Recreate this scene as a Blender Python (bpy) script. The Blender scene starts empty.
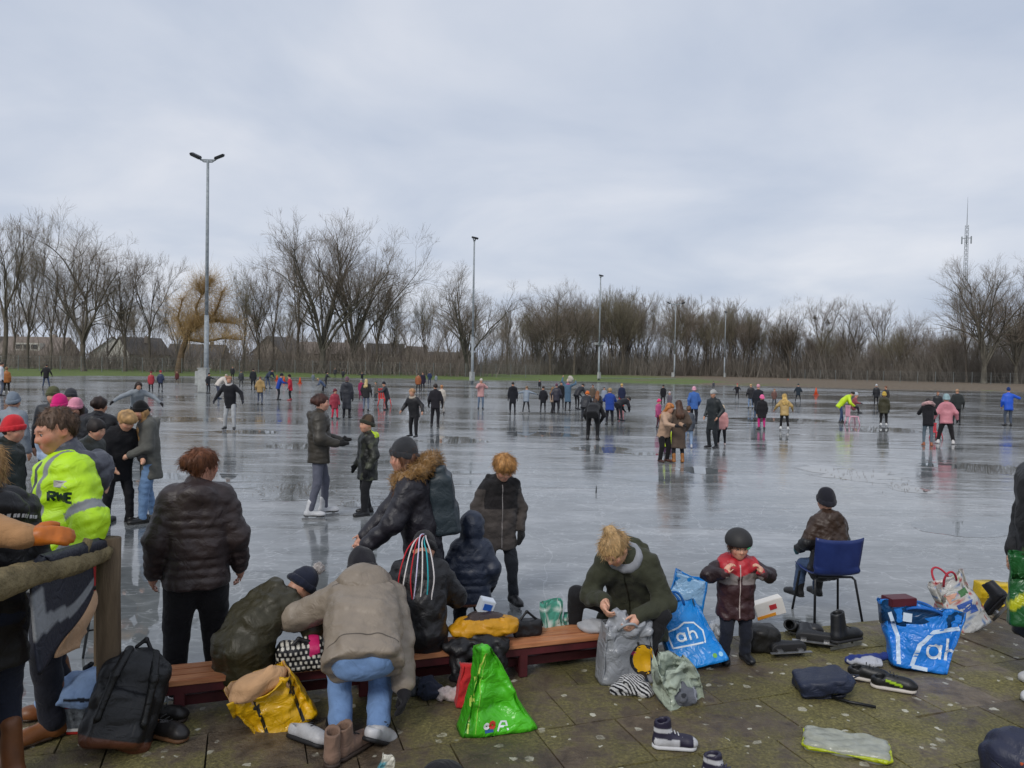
import bpy, math, random
import numpy as np
from mathutils import Vector, Matrix
from mathutils.bvhtree import BVHTree
R_ = math.radians
SC = bpy.context.scene
COL = SC.collection
# ------------------------------------------------------------------ camera
CAM_H, FPX, HOR, ROLL = 2.14, 769.0, 366.0, 1.0
cam_data = bpy.data.cameras.new('camera')
cam = bpy.data.objects.new('camera', cam_data); COL.objects.link(cam); SC.camera = cam
cam_data.sensor_width = 36.0; cam_data.lens = FPX/1024*36; cam_data.clip_end = 6000; cam_data.clip_start = 0.05
PITCH = math.degrees(math.atan((384-HOR)/FPX))
CM = Matrix.Rotation(R_(90-PITCH), 4, 'X') @ Matrix.Rotation(R_(ROLL), 4, 'Z')
CM.translation = (0, 0, CAM_H)
cam.matrix_world = CM
SC.render.resolution_x, SC.render.resolution_y = 1024, 768
# ------------------------------------------------------------------ sky
SUN_EL, SUN_AZ = 40.0, 205.0          # soft light from behind and left of the camera
w = bpy.data.worlds.new('World'); SC.world = w; w.use_nodes = True
nt = w.node_tree; nt.nodes.clear()
def N(t, typ, **kw):
    n = t.nodes.new(typ)
    for k, v in kw.items():
        if k == 'inp':
            for kk, vv in v.items(): n.inputs[kk].default_value = vv
        else: setattr(n, k, v)
    return n
out = N(nt, 'ShaderNodeOutputWorld')
sky = N(nt, 'ShaderNodeTexSky', sky_type='NISHITA', sun_disc=False, sun_elevation=R_(SUN_EL), sun_rotation=R_(SUN_AZ), altitude=0, air_density=1.0, dust_density=2.0)
bga = N(nt, 'ShaderNodeBackground', inp={'Strength': 0.10})
bgb = N(nt, 'ShaderNodeBackground', inp={'Strength': 1.0})
tc = N(nt, 'ShaderNodeTexCoord')
sep = N(nt, 'ShaderNodeSeparateXYZ'); nt.links.new(tc.outputs['Generated'], sep.inputs[0])
zc = N(nt, 'ShaderNodeMath', operation='MAXIMUM', inp={1: 0.0}); nt.links.new(sep.outputs[2], zc.inputs[0])
zadd = N(nt, 'ShaderNodeMath', operation='ADD', inp={1: 0.22}); nt.links.new(zc.outputs[0], zadd.inputs[0])
dx = N(nt, 'ShaderNodeMath', operation='DIVIDE'); dy = N(nt, 'ShaderNodeMath', operation='DIVIDE')
nt.links.new(sep.outputs[0], dx.inputs[0]); nt.links.new(zadd.outputs[0], dx.inputs[1])
nt.links.new(sep.outputs[1], dy.inputs[0]); nt.links.new(zadd.outputs[0], dy.inputs[1])
cmb = N(nt, 'ShaderNodeCombineXYZ'); nt.links.new(dx.outputs[0], cmb.inputs[0]); nt.links.new(dy.outputs[0], cmb.inputs[1])
cl = N(nt, 'ShaderNodeTexNoise', inp={'Scale': 1.25, 'Detail': 8.0, 'Roughness': 0.5, 'Distortion': 0.35})
nt.links.new(cmb.outputs[0], cl.inputs['Vector'])
rmp = N(nt, 'ShaderNodeValToRGB'); nt.links.new(cl.outputs['Fac'], rmp.inputs[0])
e = rmp.color_ramp.elements
e[0].position = 0.30; e[0].color = (0.47, 0.535, 0.66, 1)
e[1].position = 0.70; e[1].color = (0.73, 0.755, 0.82, 1)
m_ = e.new(0.5); m_.color = (0.585, 0.635, 0.735, 1)
nt.links.new(sky.outputs[0], bga.inputs[0]); nt.links.new(rmp.outputs[0], bgb.inputs[0])
mx = N(nt, 'ShaderNodeMixShader', inp={0: 0.93}); nt.links.new(bga.outputs[0], mx.inputs[1]); nt.links.new(bgb.outputs[0], mx.inputs[2])
nt.links.new(mx.outputs[0], out.inputs[0])
# ------------------------------------------------------------------ sun behind cloud
sd = bpy.data.lights.new('sun', 'SUN'); sd.energy = 1.5; sd.angle = R_(16); sd.color = (1, .96, .9)
sun = bpy.data.objects.new('sun', sd); COL.objects.link(sun)
sv = Vector((math.sin(R_(SUN_AZ))*math.cos(R_(SUN_EL)), math.cos(R_(SUN_AZ))*math.cos(R_(SUN_EL)), math.sin(R_(SUN_EL))))
sun.rotation_euler = sv.to_track_quat('Z', 'Y').to_euler()
# ------------------------------------------------------------------ exposure
SC.view_settings.view_transform = 'Standard'; SC.view_settings.look = 'None'
SC.view_settings.exposure = 0.08; SC.view_settings.gamma = 1.0; SC.view_settings.use_curve_mapping = False
SC.render.engine = 'CYCLES'
# ================================================================== helpers
CR = np.array(CM.to_3x3())
def ray(u, v):
    d = CR @ np.array([(u-512)/FPX, -(v-384)/FPX, -1.0]); return d
def G(u, v, z=0.0):
    d = ray(u, v); t = (z-CAM_H)/d[2]; return np.array([d[0]*t, d[1]*t, z])
def AT(u, v, y):
    d = ray(u, v); t = y/d[1]; return np.array([d[0]*t, y, CAM_H+d[2]*t])
def lin(h):
    if not isinstance(h, str): return tuple(h)
    h = h.lstrip('#'); o = []
    for i in (0, 2, 4):
        c = int(h[i:i+2], 16)/255; o.append(c/12.92 if c <= .04045 else ((c+.055)/1.055)**2.4)
    return tuple(o)
def tag(o, label=None, cat=None, group=None, kind=None):
    if label: o['label'] = label
    if cat: o['category'] = cat
    if group: o['group'] = group
    if kind: o['kind'] = kind
    return o
def empty(name, loc=(0, 0, 0), rz=0, label=None, cat=None, group=None):
    o = bpy.data.objects.new(name, None); COL.objects.link(o)
    o.location = tuple(loc); o.rotation_euler = (0, 0, rz); o.empty_display_size = .1
    return tag(o, label, cat, group)
def mesh_data(name, V, F, mat=None, smooth=True, col=None):
    """V (n,3); F: (m,3|4) array or list of lists"""
    me = bpy.data.meshes.new(name); V = np.asarray(V, np.float32)
    if isinstance(F, np.ndarray):
        k = F.shape[1]; m = len(F)
        me.vertices.add(len(V)); me.vertices.foreach_set('co', V.ravel())
        me.loops.add(m*k); me.loops.foreach_set('vertex_index', F.astype(np.int32).ravel())
        me.polygons.add(m); me.polygons.foreach_set('loop_start', np.arange(0, m*k, k, dtype=np.int32))
    else:
        me.from_pydata([tuple(map(float, v)) for v in V], [], [tuple(int(i) for i in f) for f in F])
    me.update(calc_edges=True)
    if smooth: me.polygons.foreach_set('use_smooth', np.ones(len(me.polygons), bool))
    if col is not None:
        a = me.color_attributes.new('Col', 'FLOAT_COLOR', 'POINT')
        c = np.ones((len(V), 4), np.float32); c[:, :3] = col; a.data.foreach_set('color', c.ravel())
    me.validate()
    if mat: me.materials.append(mat)
    return me
def link(name, me, parent=None, loc=None):
    o = bpy.data.objects.new(name, me); COL.objects.link(o)
    if parent: o.parent = parent
    if loc is not None: o.location = tuple(loc)
    return o
def obj(name, V, F, mat, parent=None, smooth=True, col=None, loc=None):
    return link(name, mesh_data(name, V, F, mat, smooth, col), parent, loc)
class MB:
    """collects hard shapes into one mesh"""
    def __init__(s): s.v = []; s.f = []
    def add(s, V, F):
        b = len(s.v); s.v += [tuple(x) for x in V]; s.f += [[i+b for i in f] for f in F]; return s
    def box(s, c, h, M=None):
        V = [np.array([x, y, z])*np.array(h) for z in (-1, 1) for y in (-1, 1) for x in (-1, 1)]
        if M is not None: V = [np.array(M) @ v for v in V]
        V = [v+np.array(c) for v in V]
        return s.add(V, [[0, 2, 3, 1], [4, 5, 7, 6], [0, 1, 5, 4], [2, 6, 7, 3], [0, 4, 6, 2], [1, 3, 7, 5]])
    def tube(s, pts, r, n=8, cap=True):
        pts = [np.array(p, float) for p in pts]; rs = r if hasattr(r, '__len__') else [r]*len(pts)
        V = []; F = []
        up = np.array([0.13, 0.21, 0.97])
        for i, p in enumerate(pts):
            t = pts[min(i+1, len(pts)-1)]-pts[max(i-1, 0)]; t = t/(np.linalg.norm(t)+1e-9)
            a = np.cross(t, up)
            if np.linalg.norm(a) < .2: a = np.cross(t, np.array([1., 0, 0]))
            a /= np.linalg.norm(a); b = np.cross(t, a)
            for k in range(n):
                th = 2*math.pi*k/n; V.append(p+rs[i]*(a*math.cos(th)+b*math.sin(th)))
        for i in range(len(pts)-1):
            for k in range(n): F.append([i*n+k, i*n+(k+1) % n, (i+1)*n+(k+1) % n, (i+1)*n+k])
        if cap: F.append(list(range(n))[::-1]); F.append([(len(pts)-1)*n+k for k in range(n)])
        return s.add(V, F)
    def prism(s, poly, y0, y1, axis='y'):
        """poly in (x,z) extruded in y"""
        n = len(poly); V = [(x, y0, z) for x, z in poly]+[(x, y1, z) for x, z in poly]
        F = [list(range(n)), [2*n-1-i for i in range(n)]]+[[i, n+i, n+(i+1) % n, (i+1) % n] for i in range(n)]
        return s.add(V, F)
    def build(s, name, mat, parent=None, smooth=False, bevel=0, loc=None):
        me = mesh_data(name, np.array(s.v), s.f, mat, smooth)
        import bmesh
        bm = bmesh.new(); bm.from_mesh(me); bmesh.ops.recalc_face_normals(bm, faces=bm.faces)
        if bevel: bmesh.ops.bevel(bm, geom=bm.edges[:], offset=bevel, segments=2, affect='EDGES', clamp_overlap=True)
        bm.to_mesh(me); bm.free()
        if smooth: me.polygons.foreach_set('use_smooth', np.ones(len(me.polygons), bool))
        return link(name, me, parent, loc)
# ------------------------------------------------------------------ materials
MATS = {}
def mat_new(name):
    m = bpy.data.materials.new(name); m.use_nodes = True; t = m.node_tree
    b = t.nodes['Principled BSDF']; return m, t, b
def noise(t, scale, detail=4, rough=.55, coord='Object', vec=None, stretch=None, dist=0):
    n = N(t, 'ShaderNodeTexNoise', inp={'Scale': scale, 'Detail': detail, 'Roughness': rough, 'Distortion': dist})
    tc = N(t, 'ShaderNodeTexCoord'); src = tc.outputs[coord]
    if stretch:
        mp = N(t, 'ShaderNodeMapping'); mp.inputs['Scale'].default_value = stretch
        t.links.new(src, mp.inputs[0]); src = mp.outputs[0]
    t.links.new(src, n.inputs['Vector']); return n
def ramp(t, src, stops):
    r = N(t, 'ShaderNodeValToRGB'); t.links.new(src, r.inputs[0]); e = r.color_ramp.elements
    while len(e) > 1: e.remove(e[-1])
    for i, (p, c) in enumerate(stops):
        x = e[0] if i == 0 else e.new(p); x.position = p
        if not hasattr(c, '__len__') and not isinstance(c, str): c = (c, c, c)
        x.color = (*lin(c), 1)
    return r
def mixc(t, fac, a, b, mode='MIX'):
    m = N(t, 'ShaderNodeMix', data_type='RGBA', blend_type=mode)
    for s, k in ((fac, 0), (a, 6), (b, 7)):
        if hasattr(s, 'is_output'): t.links.new(s, m.inputs[k])
        elif k == 0: m.inputs[0].default_value = s
        else: m.inputs[k].default_value = (*lin(s), 1)
    return m.outputs[2]
def bump(t, b, src, strength=.3, dist=.01):
    bp = N(t, 'ShaderNodeBump', inp={'Strength': strength, 'Distance': dist}); t.links.new(src, bp.inputs['Height'])
    t.links.new(bp.outputs[0], b.inputs['Normal']); return bp
def cloth_mat(name, rough, scale, bstr, bdist, sheen=0, spec=.3, var=.35, crease=(0, 0)):
    m, t, b = mat_new(name)
    a = N(t, 'ShaderNodeAttribute', attribute_name='Col')
    n1 = noise(t, 7, 5, .6); r = ramp(t, n1.outputs[0], [(.3, 1-var), (.7, 1+var*.3)])
    t.links.new(mixc(t, 1.0, a.outputs['Color'], r.outputs[0], 'MULTIPLY'), b.inputs['Base Color'])
    n2 = noise(t, scale, 4, .65); bp = bump(t, b, n2.outputs[0], bstr, bdist)
    if crease[0]:                                        # sharp folds
        n3 = noise(t, crease[0], 3, .5, dist=.8); q = N(t, 'ShaderNodeMath', operation='SUBTRACT', inp={1: .5}); t.links.new(n3.outputs[0], q.inputs[0])
        q2 = N(t, 'ShaderNodeMath', operation='ABSOLUTE'); t.links.new(q.outputs[0], q2.inputs[0])
        b2 = N(t, 'ShaderNodeBump', inp={'Strength': .7, 'Distance': crease[1]}); t.links.new(q2.outputs[0], b2.inputs['Height']); t.links.new(b2.outputs[0], bp.inputs['Normal'])
    b.inputs['Roughness'].default_value = rough; b.inputs['Specular IOR Level'].default_value = spec
    b.inputs['Sheen Weight'].default_value = sheen
    MATS[name] = m; return m
cloth_mat('cloth', .85, 160, .35, .004, .08, var=.2, crease=(11, .026))
cloth_mat('nylon', .48, 60, .35, .005, 0, .45, .16, crease=(12, .018))
cloth_mat('knit', .95, 220, .6, .006, .15)
cloth_mat('leather', .45, 60, .3, .004, 0, .5)
cloth_mat('hair', .55, 120, .5, .004, 0, .4, .5)
cloth_mat('rubber', .6, 80, .15, .002, 0, .4, .15)
cloth_mat('plastic', .3, 40, .25, .004, 0, .5, .2, crease=(9, .05))
cloth_mat('paint', .4, 40, .12, .002, 0, .5, .2)
cloth_mat('fur', 1.0, 90, 1.0, .02, .3, .1, .6)
m, t, b = mat_new('skin'); MATS['skin'] = m
a = N(t, 'ShaderNodeAttribute', attribute_name='Col'); n1 = noise(t, 28, 4); r = ramp(t, n1.outputs[0], [(.3, (.86, .82, .80)), (.7, (1.05, 1.02, 1.0))])
t.links.new(mixc(t, 1.0, a.outputs['Color'], r.outputs[0], 'MULTIPLY'), b.inputs['Base Color'])
b.inputs['Roughness'].default_value = .5; b.inputs['Subsurface Weight'].default_value = .12; b.inputs['Subsurface Radius'].default_value = (.02, .008, .005)
m, t, b = mat_new('metal'); MATS['metal'] = m
n1 = noise(t, 9, 5); b.inputs['Metallic'].default_value = .9
t.links.new(ramp(t, n1.outputs[0], [(.3, .28), (.7, .5)]).outputs[0], b.inputs['Base Color']); b.inputs['Roughness'].default_value = .35
def plain(name, c0, c1, scale=6, rough=.7, bstr=.3, bdist=.01, stretch=None, bscale=None, spec=.4, metal=0):
    m, t, b = mat_new(name); n1 = noise(t, scale, 6, .6, stretch=stretch)
    t.links.new(ramp(t, n1.outputs[0], [(.3, c0), (.7, c1)]).outputs[0], b.inputs['Base Color'])
    n2 = noise(t, bscale or scale*4, 5, .6, stretch=stretch); bump(t, b, n2.outputs[0], bstr, bdist)
    b.inputs['Roughness'].default_value = rough; b.inputs['Specular IOR Level'].default_value = spec; b.inputs['Metallic'].default_value = metal
    MATS[name] = m; return m
# ------------------------------------------------------------------ signed distance meshing
def cone(a, b, ra, rb, k=.02, op='u', q=0, sp=.1, ph=0): return ('c', np.array(a, float), np.array(b, float), ra, rb, k, op, q, sp, ph)
def ell(c, r, Rm=None, k=.02, op='u'): return ('e', np.array(c, float), np.array(r, float), Rm, 0, k, op)
def rbox(c, h, rd=.01, Rm=None, k=.01, op='u'): return ('b', np.array(c, float), np.array(h, float), Rm, rd, k, op)
def half(p, n, k=.004):
    """keep the side the normal points away from"""
    n = np.array(n, float); return ('h', np.array(p, float), n/np.linalg.norm(n), None, 0, k, 'i')
def prim_aabb(p):
    if p[0] == 'c':
        r = max(p[3], p[4])+abs(p[7]); return np.minimum(p[1], p[2])-r, np.maximum(p[1], p[2])+r
    r = np.linalg.norm(p[2]) if p[3] is not None else p[2]
    if p[0] == 'b': r = r+p[4]
    return p[1]-r, p[1]+r
def prim_eval(p, P):
    if p[0] == 'c':
        a, b_, ra, rb = p[1:5]; ba = b_-a; L2 = float(ba@ba)+1e-12; pa = P-a
        t = np.clip((pa@ba)/L2, 0, 1); d = pa-t[..., None]*ba
        r = ra+t*(rb-ra)
        if p[7]: r = r+p[7]*(np.abs(np.sin(np.pi*(t*math.sqrt(L2)/p[8]+p[9])))**.7-.6)
        return np.sqrt((d*d).sum(-1))-r
    if p[0] == 'h': return (P-p[1])@p[2]
    q = P-p[1]
    if p[3] is not None: q = q@np.asarray(p[3])          # into local axes
    if p[0] == 'e':
        r = p[2]; k0 = np.sqrt(((q/r)**2).sum(-1)); k1 = np.sqrt(((q/(r*r))**2).sum(-1))+1e-9
        return k0*(k0-1)/k1
    h = p[2]; w_ = np.abs(q)-h
    return np.sqrt((np.maximum(w_, 0)**2).sum(-1))+np.minimum(w_.max(-1), 0)-p[4]
CORN = np.array([[i & 1, (i >> 1) & 1, (i >> 2) & 1] for i in range(8)])
EDG = [(i, i | (1 << ax)) for i in range(8) for ax in range(3) if not i & (1 << ax)]
def sdf_mesh(prims, vox, disp=None, smooth=1):
    lo = np.min([prim_aabb(p)[0] for p in prims if p[6] == 'u'], 0)-3*vox
    hi = np.max([prim_aabb(p)[1] for p in prims if p[6] == 'u'], 0)+3*vox
    if disp is not None: lo -= .015; hi += .015
    n = np.ceil((hi-lo)/vox).astype(int)+1
    ax = [lo[i]+vox*np.arange(n[i]) for i in range(3)]
    D = np.full(tuple(n), .3, np.float32)
    for p in prims:
        if p[6] == 'i':
            P = np.stack(np.meshgrid(*ax, indexing='ij'), -1); d = prim_eval(p, P)
            k = p[5]; h = np.clip(.5-.5*(D-d)/k, 0, 1); h = np.clip(.5+.5*(D-d)/k, 0, 1)
            D = (d+(D-d)*h+k*h*(1-h)).astype(np.float32); continue
        l, h_ = prim_aabb(p); m = p[5]+3*vox+.02
        i0 = np.maximum(np.floor((l-m-lo)/vox).astype(int), 0); i1 = np.minimum(np.ceil((h_+m-lo)/vox).astype(int)+1, n)
        if (i1 <= i0).any(): continue
        sl = tuple(slice(i0[i], i1[i]) for i in range(3))
        P = np.stack(np.meshgrid(*[ax[i][sl[i]] for i in range(3)], indexing='ij'), -1)
        d = prim_eval(p, P); o = D[sl]; k = p[5]
        if p[6] == 'u':
            h = np.clip(.5+.5*(o-d)/k, 0, 1); D[sl] = o+(d-o)*h-k*h*(1-h)
        else:                                             # subtract
            d = -d; h = np.clip(.5-.5*(d-o)/k, 0, 1)*0+np.clip(.5+.5*(d-o)/k, 0, 1)
            D[sl] = o+(d-o)*h+k*h*(1-h)
    if disp is not None:
        I = np.nonzero(np.abs(D) < .035)
        P = np.stack([ax[i][I[i]] for i in range(3)], -1); D[I] += disp(P)
    S = D < 0
    S[0] = S[-1] = False; S[:, 0] = S[:, -1] = False; S[:, :, 0] = S[:, :, -1] = False
    D = np.where(S, np.minimum(D, -1e-6), np.maximum(D, 1e-6))
    cs = [S[c[0]:n[0]-1+c[0], c[1]:n[1]-1+c[1], c[2]:n[2]-1+c[2]] for c in CORN]
    cnt = sum(c.astype(np.int8) for c in cs); act = (cnt > 0) & (cnt < 8)
    idx = np.argwhere(act); m = len(idx)
    if m == 0: return np.zeros((0, 3)), np.zeros((0, 4), int)
    vid = np.full(act.shape, -1, np.int64); vid[tuple(idx.T)] = np.arange(m)
    val = np.stack([D[tuple((idx+c).T)] for c in CORN], 1)
    acc = np.zeros((m, 3)); w_ = np.zeros(m)
    for a, b_ in EDG:
        va, vb = val[:, a], val[:, b_]; x = (va < 0) != (vb < 0)
        tt = np.where(x, va/np.where(x, va-vb, 1), 0)
        pos = CORN[a]+tt[:, None]*(CORN[b_]-CORN[a]); acc += pos*x[:, None]; w_ += x
    V = lo+vox*(idx+acc/w_[:, None])
    Q = []
    for a in range(3):
        b_, c_ = (a+1) % 3, (a+2) % 3
        sl0 = [slice(1, -1)]*3; sl1 = [slice(1, -1)]*3
        sl0[a] = slice(0, n[a]-1); sl1[a] = slice(1, n[a])
        s0, s1 = S[tuple(sl0)], S[tuple(sl1)]
        for flip, msk in ((False, s0 & ~s1), (True, ~s0 & s1)):
            e_ = np.argwhere(msk)
            if not len(e_): continue
            off = np.array([1, 1, 1]); off[a] = 0; e_ = e_+off
            q = []
            for db, dc in ((-1, -1), (0, -1), (0, 0), (-1, 0)):
                k = e_.copy(); k[:, b_] += db; k[:, c_] += dc; q.append(vid[tuple(k.T)])
            q = np.stack(q, 1); Q.append(q[:, ::-1] if flip else q)
    Q = np.concatenate(Q); Q = Q[(Q >= 0).all(1)]
    for _ in range(smooth):
        s_ = np.zeros_like(V); c_ = np.zeros(len(V))
        for i in range(4):
            a, b_ = Q[:, i], Q[:, (i+1) % 4]
            np.add.at(s_, a, V[b_]); np.add.at(c_, a, 1); np.add.at(s_, b_, V[a]); np.add.at(c_, b_, 1)
        V = V*.5+.5*s_/np.maximum(c_, 1)[:, None]
    return V, Q
def wrinkle(amp, freq, seed, n=6, aniso=(1, 1, 1), sharp=False):
    rg = np.random.default_rng(seed); K = rg.normal(size=(n, 3)); K /= np.linalg.norm(K, axis=1)[:, None]
    K = K*freq*rg.uniform(.6, 1.6, n)[:, None]*np.array(aniso); ph = rg.uniform(0, 6.28, n)
    def f(P):
        s = np.sin(P@K.T+ph)
        if sharp: s = 1-2*np.abs(s)
        return amp*s.sum(-1)/math.sqrt(n)
    return f
def sdf_obj(name, prims, vox, mat, col, parent=None, disp=None, smooth=1, loc=None):
    V, Q = sdf_mesh(prims, vox, disp, smooth)
    c = col(V) if callable(col) else np.tile(np.array(lin(col)), (len(V), 1))
    return obj(name, V, Q, MATS[mat], parent, True, c, loc)
# ================================================================== setting
TZ = 0.08                                   # terrace level above the ice
TANG = R_(19.0); TX = np.array([math.cos(TANG), math.sin(TANG), 0]); TY = np.array([-math.sin(TANG), math.cos(TANG), 0])
TE = G(745, 634, TZ)                        # a point on the terrace edge
TE = TE*np.array([1, 1, 0])
# ---- shore line of the flooded field
shore = []
for u, v in ((-250, 374), (-120, 375), (0, 376.5), (110, 376), (220, 376.5), (330, 377.5), (430, 379), (520, 380.5), (600, 382), (700, 384.5), (800, 387), (900, 389.5), (1000, 391.5), (1120, 394), (1280, 398)):
    shore.append(G(u, v)[:2])
shore = [np.array([-95, 40.])]+shore+[np.array([110., 55.]), (TE+TX*70-TY*.3)[:2], (TE-TX*60-TY*.3)[:2], np.array([-95, 0.])]
SH = np.array(shore)
def poly_sd(P, PL):
    a = PL; b_ = np.roll(PL, -1, 0); d = np.full(len(P), 1e9); ins = np.zeros(len(P), bool)
    for p, q in zip(a, b_):
        e_ = q-p; t = np.clip(((P-p)@e_)/(e_@e_), 0, 1); d = np.minimum(d, np.linalg.norm(P-p-t[:, None]*e_, axis=1))
        c = ((p[1] > P[:, 1]) != (q[1] > P[:, 1])); x = (q[0]-p[0])*(P[:, 1]-p[1])/(q[1]-p[1]+1e-12)+p[0]
        ins ^= c & (P[:, 0] < x)
    return np.where(ins, -d, d)
# ground: grass and mud sheet to the horizon, a shallow basin under the ice
rad = np.concatenate([[0, 2, 4, 6, 9, 14, 22, 34, 50, 65], np.arange(76, 220, 3.0), [240, 280, 340, 450, 700, 1200, 2500, 5000]])
nth = 300; th = np.linspace(0, 2*np.pi, nth, endpoint=False)
V = np.array([(r*math.cos(a)+0, r*math.sin(a)+0) for r in rad[1:] for a in th]); V = np.vstack([[[0, 0]], V])
sdv = poly_sd(V, SH); wv = wrinkle(.10, .35, 3)(np.c_[V, np.zeros(len(V))])
Z = -.22+.40*np.clip((sdv+1.4)/4.5, 0, 1)+np.clip((sdv-3)/25, 0, 1)*.25+wv*np.clip((sdv+1)/4, 0, 1)*.6
dist = np.linalg.norm(V, axis=1); Z = np.where(dist < 18, -.22, Z); Z[dist > 230] = .3
F = [[0, 1+i, 1+(i+1) % nth] for i in range(nth)]
nr = len(rad)-1
F += [[1+j*nth+i, 1+(j+1)*nth+i, 1+(j+1)*nth+(i+1) % nth, 1+j*nth+(i+1) % nth] for j in range(nr-1) for i in range(nth)]
m, t, b = mat_new('grass_ground'); MATS['grass_ground'] = m
n1 = noise(t, .12, 6, .6); n2 = noise(t, 2.2, 6, .7); n3 = noise(t, .05, 3, .5)
gr = ramp(t, n2.outputs[0], [(.25, '#3a4a1c'), (.55, '#5a6a2e'), (.8, '#77813f')])
mu = ramp(t, n2.outputs[0], [(.25, '#4a4034'), (.55, '#6b5d4b'), (.8, '#8a7d68')])
tcg = N(t, 'ShaderNodeTexCoord'); sx = N(t, 'ShaderNodeSeparateXYZ'); t.links.new(tcg.outputs['Object'], sx.inputs[0])
mr = N(t, 'ShaderNodeMapRange', inp={1: 0.0, 2: 45.0, 3: -.35, 4: .25}); t.links.new(sx.outputs[0], mr.inputs[0])
ad = N(t, 'ShaderNodeMath', operation='ADD'); t.links.new(n1.outputs[0], ad.inputs[0]); t.links.new(mr.outputs[0], ad.inputs[1])
fr = ramp(t, ad.outputs[0], [(.48, 0), (.62, 1)])
t.links.new(mixc(t, fr.outputs[0], gr.outputs[0], mu.outputs[0]), b.inputs['Base Color'])
b.inputs['Roughness'].default_value = .95; bump(t, b, n2.outputs[0], .6, .05)
g_ = obj('ground', np.c_[V, Z], F, m); tag(g_, 'muddy green grass around the flooded frozen field', None, None, 'structure')
# ---- ice
m, t, b = mat_new('wet_ice'); MATS['wet_ice'] = m
ROT = (0, 0, 0)
big = noise(t, .16, 5, .55, stretch=(.45, 1.0, 1)); mid = noise(t, .9, 6, .6, stretch=(.35, 1.3, 1), dist=.6); fine = noise(t, 6, 5, .65, stretch=(.5, 1.4, 1))
scr = N(t, 'ShaderNodeTexVoronoi', feature='DISTANCE_TO_EDGE', inp={'Scale': .8})
tc2 = N(t, 'ShaderNodeTexCoord'); mp2 = N(t, 'ShaderNodeMapping'); mp2.inputs['Scale'].default_value = (.35, 1.1, 1); mp2.inputs['Rotation'].default_value = (0, 0, .5)
dn = noise(t, .7, 4, .6); va = N(t, 'ShaderNodeVectorMath', operation='MULTIPLY_ADD'); va.inputs[1].default_value = (1.6, 1.6, 0)
t.links.new(dn.outputs['Color'], va.inputs[0]); t.links.new(tc2.outputs['Object'], va.inputs[2]); t.links.new(va.outputs[0], mp2.inputs[0]); t.links.new(mp2.outputs[0], scr.inputs['Vector'])
sl = ramp(t, scr.outputs[0], [(0, 1), (.012, 0)])                    # skate scratches and cracks
sm = N(t, 'ShaderNodeMath', operation='ADD'); t.links.new(big.outputs[0], sm.inputs[0])
s2 = N(t, 'ShaderNodeMath', operation='MULTIPLY', inp={1: .75}); t.links.new(mid.outputs[0], s2.inputs[0])
hug = noise(t, .032, 5, .62, stretch=(.45, 1.0, 1), dist=.5); s4 = N(t, 'ShaderNodeMath', operation='MULTIPLY_ADD', inp={1: 1.5, 2: -.76}); t.links.new(hug.outputs[0], s4.inputs[0])
s5 = N(t, 'ShaderNodeMath', operation='ADD'); t.links.new(s2.outputs[0], s5.inputs[0]); t.links.new(s4.outputs[0], s5.inputs[1]); t.links.new(s5.outputs[0], sm.inputs[1])
wet0 = ramp(t, sm.outputs[0], [(.70, 1), (.78, .55), (.92, .12), (1.05, 0)])          # 1 where a film of melt water lies
PUD = ((300, 491, 46, 9), (362, 503, 30, 6), (455, 440, 34, 4), (300, 446, 40, 3.5), (850, 474, 45, 8), (912, 489, 24, 5), (960, 528, 48, 10), (985, 468, 50, 7), (600, 449, 34, 4.5), (645, 454, 18, 2.5), (250, 432, 40, 2.5), (420, 422, 44, 2.5), (540, 434, 50, 3), (780, 420, 60, 3), (880, 430, 50, 3), (700, 470, 34, 4))
wnz = noise(t, 1.1, 4, .6, stretch=(.6, 1, 1)); pm_ = None
tcp = N(t, 'ShaderNodeTexCoord')
for u, v, wu, hv in PUD:
    c = G(u, v); rx = abs(G(u+wu, v)[0]-c[0]); ry = abs(G(u, v-hv)[1]-c[1])
    mp_ = N(t, 'ShaderNodeVectorMath', operation='SUBTRACT'); mp_.inputs[1].default_value = tuple(c); t.links.new(tcp.outputs['Object'], mp_.inputs[0])
    dv = N(t, 'ShaderNodeVectorMath', operation='DIVIDE'); dv.inputs[1].default_value = (rx, ry, 1); t.links.new(mp_.outputs[0], dv.inputs[0])
    ln = N(t, 'ShaderNodeVectorMath', operation='LENGTH'); t.links.new(dv.outputs[0], ln.inputs[0])
    if pm_ is None: pm_ = ln.outputs['Value']
    else:
        mn = N(t, 'ShaderNodeMath', operation='MINIMUM'); t.links.new(pm_, mn.inputs[0]); t.links.new(ln.outputs['Value'], mn.inputs[1]); pm_ = mn.outputs[0]
pw = N(t, 'ShaderNodeMath', operation='MULTIPLY_ADD', inp={1: 2.2}); t.links.new(wnz.outputs[0], pw.inputs[0]); t.links.new(pm_, pw.inputs[2])
pmr = ramp(t, pw.outputs[0], [(0, 1)]); pmr = N(t, 'ShaderNodeMapRange', inp={1: 1.85, 2: 2.0, 3: 1.0, 4: 0.0}); t.links.new(pw.outputs[0], pmr.inputs[0])
wet = N(t, 'ShaderNodeMath', operation='MAXIMUM'); t.links.new(wet0.outputs[0], wet.inputs[0]); t.links.new(pmr.outputs[0], wet.inputs[1])
base = ramp(t, mid.outputs[0], [(.3, (.14, .15, .155)), (.5, (.215, .226, .232)), (.72, (.345, .355, .36))])
c1 = mixc(t, wet.outputs[0], base.outputs[0], (.13, .14, .142))
sm3 = N(t, 'ShaderNodeMath', operation='MULTIPLY', inp={1: .10}); t.links.new(sl.outputs[0], sm3.inputs[0])
c2 = mixc(t, sm3.outputs[0], c1, (.62, .65, .67))
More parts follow.
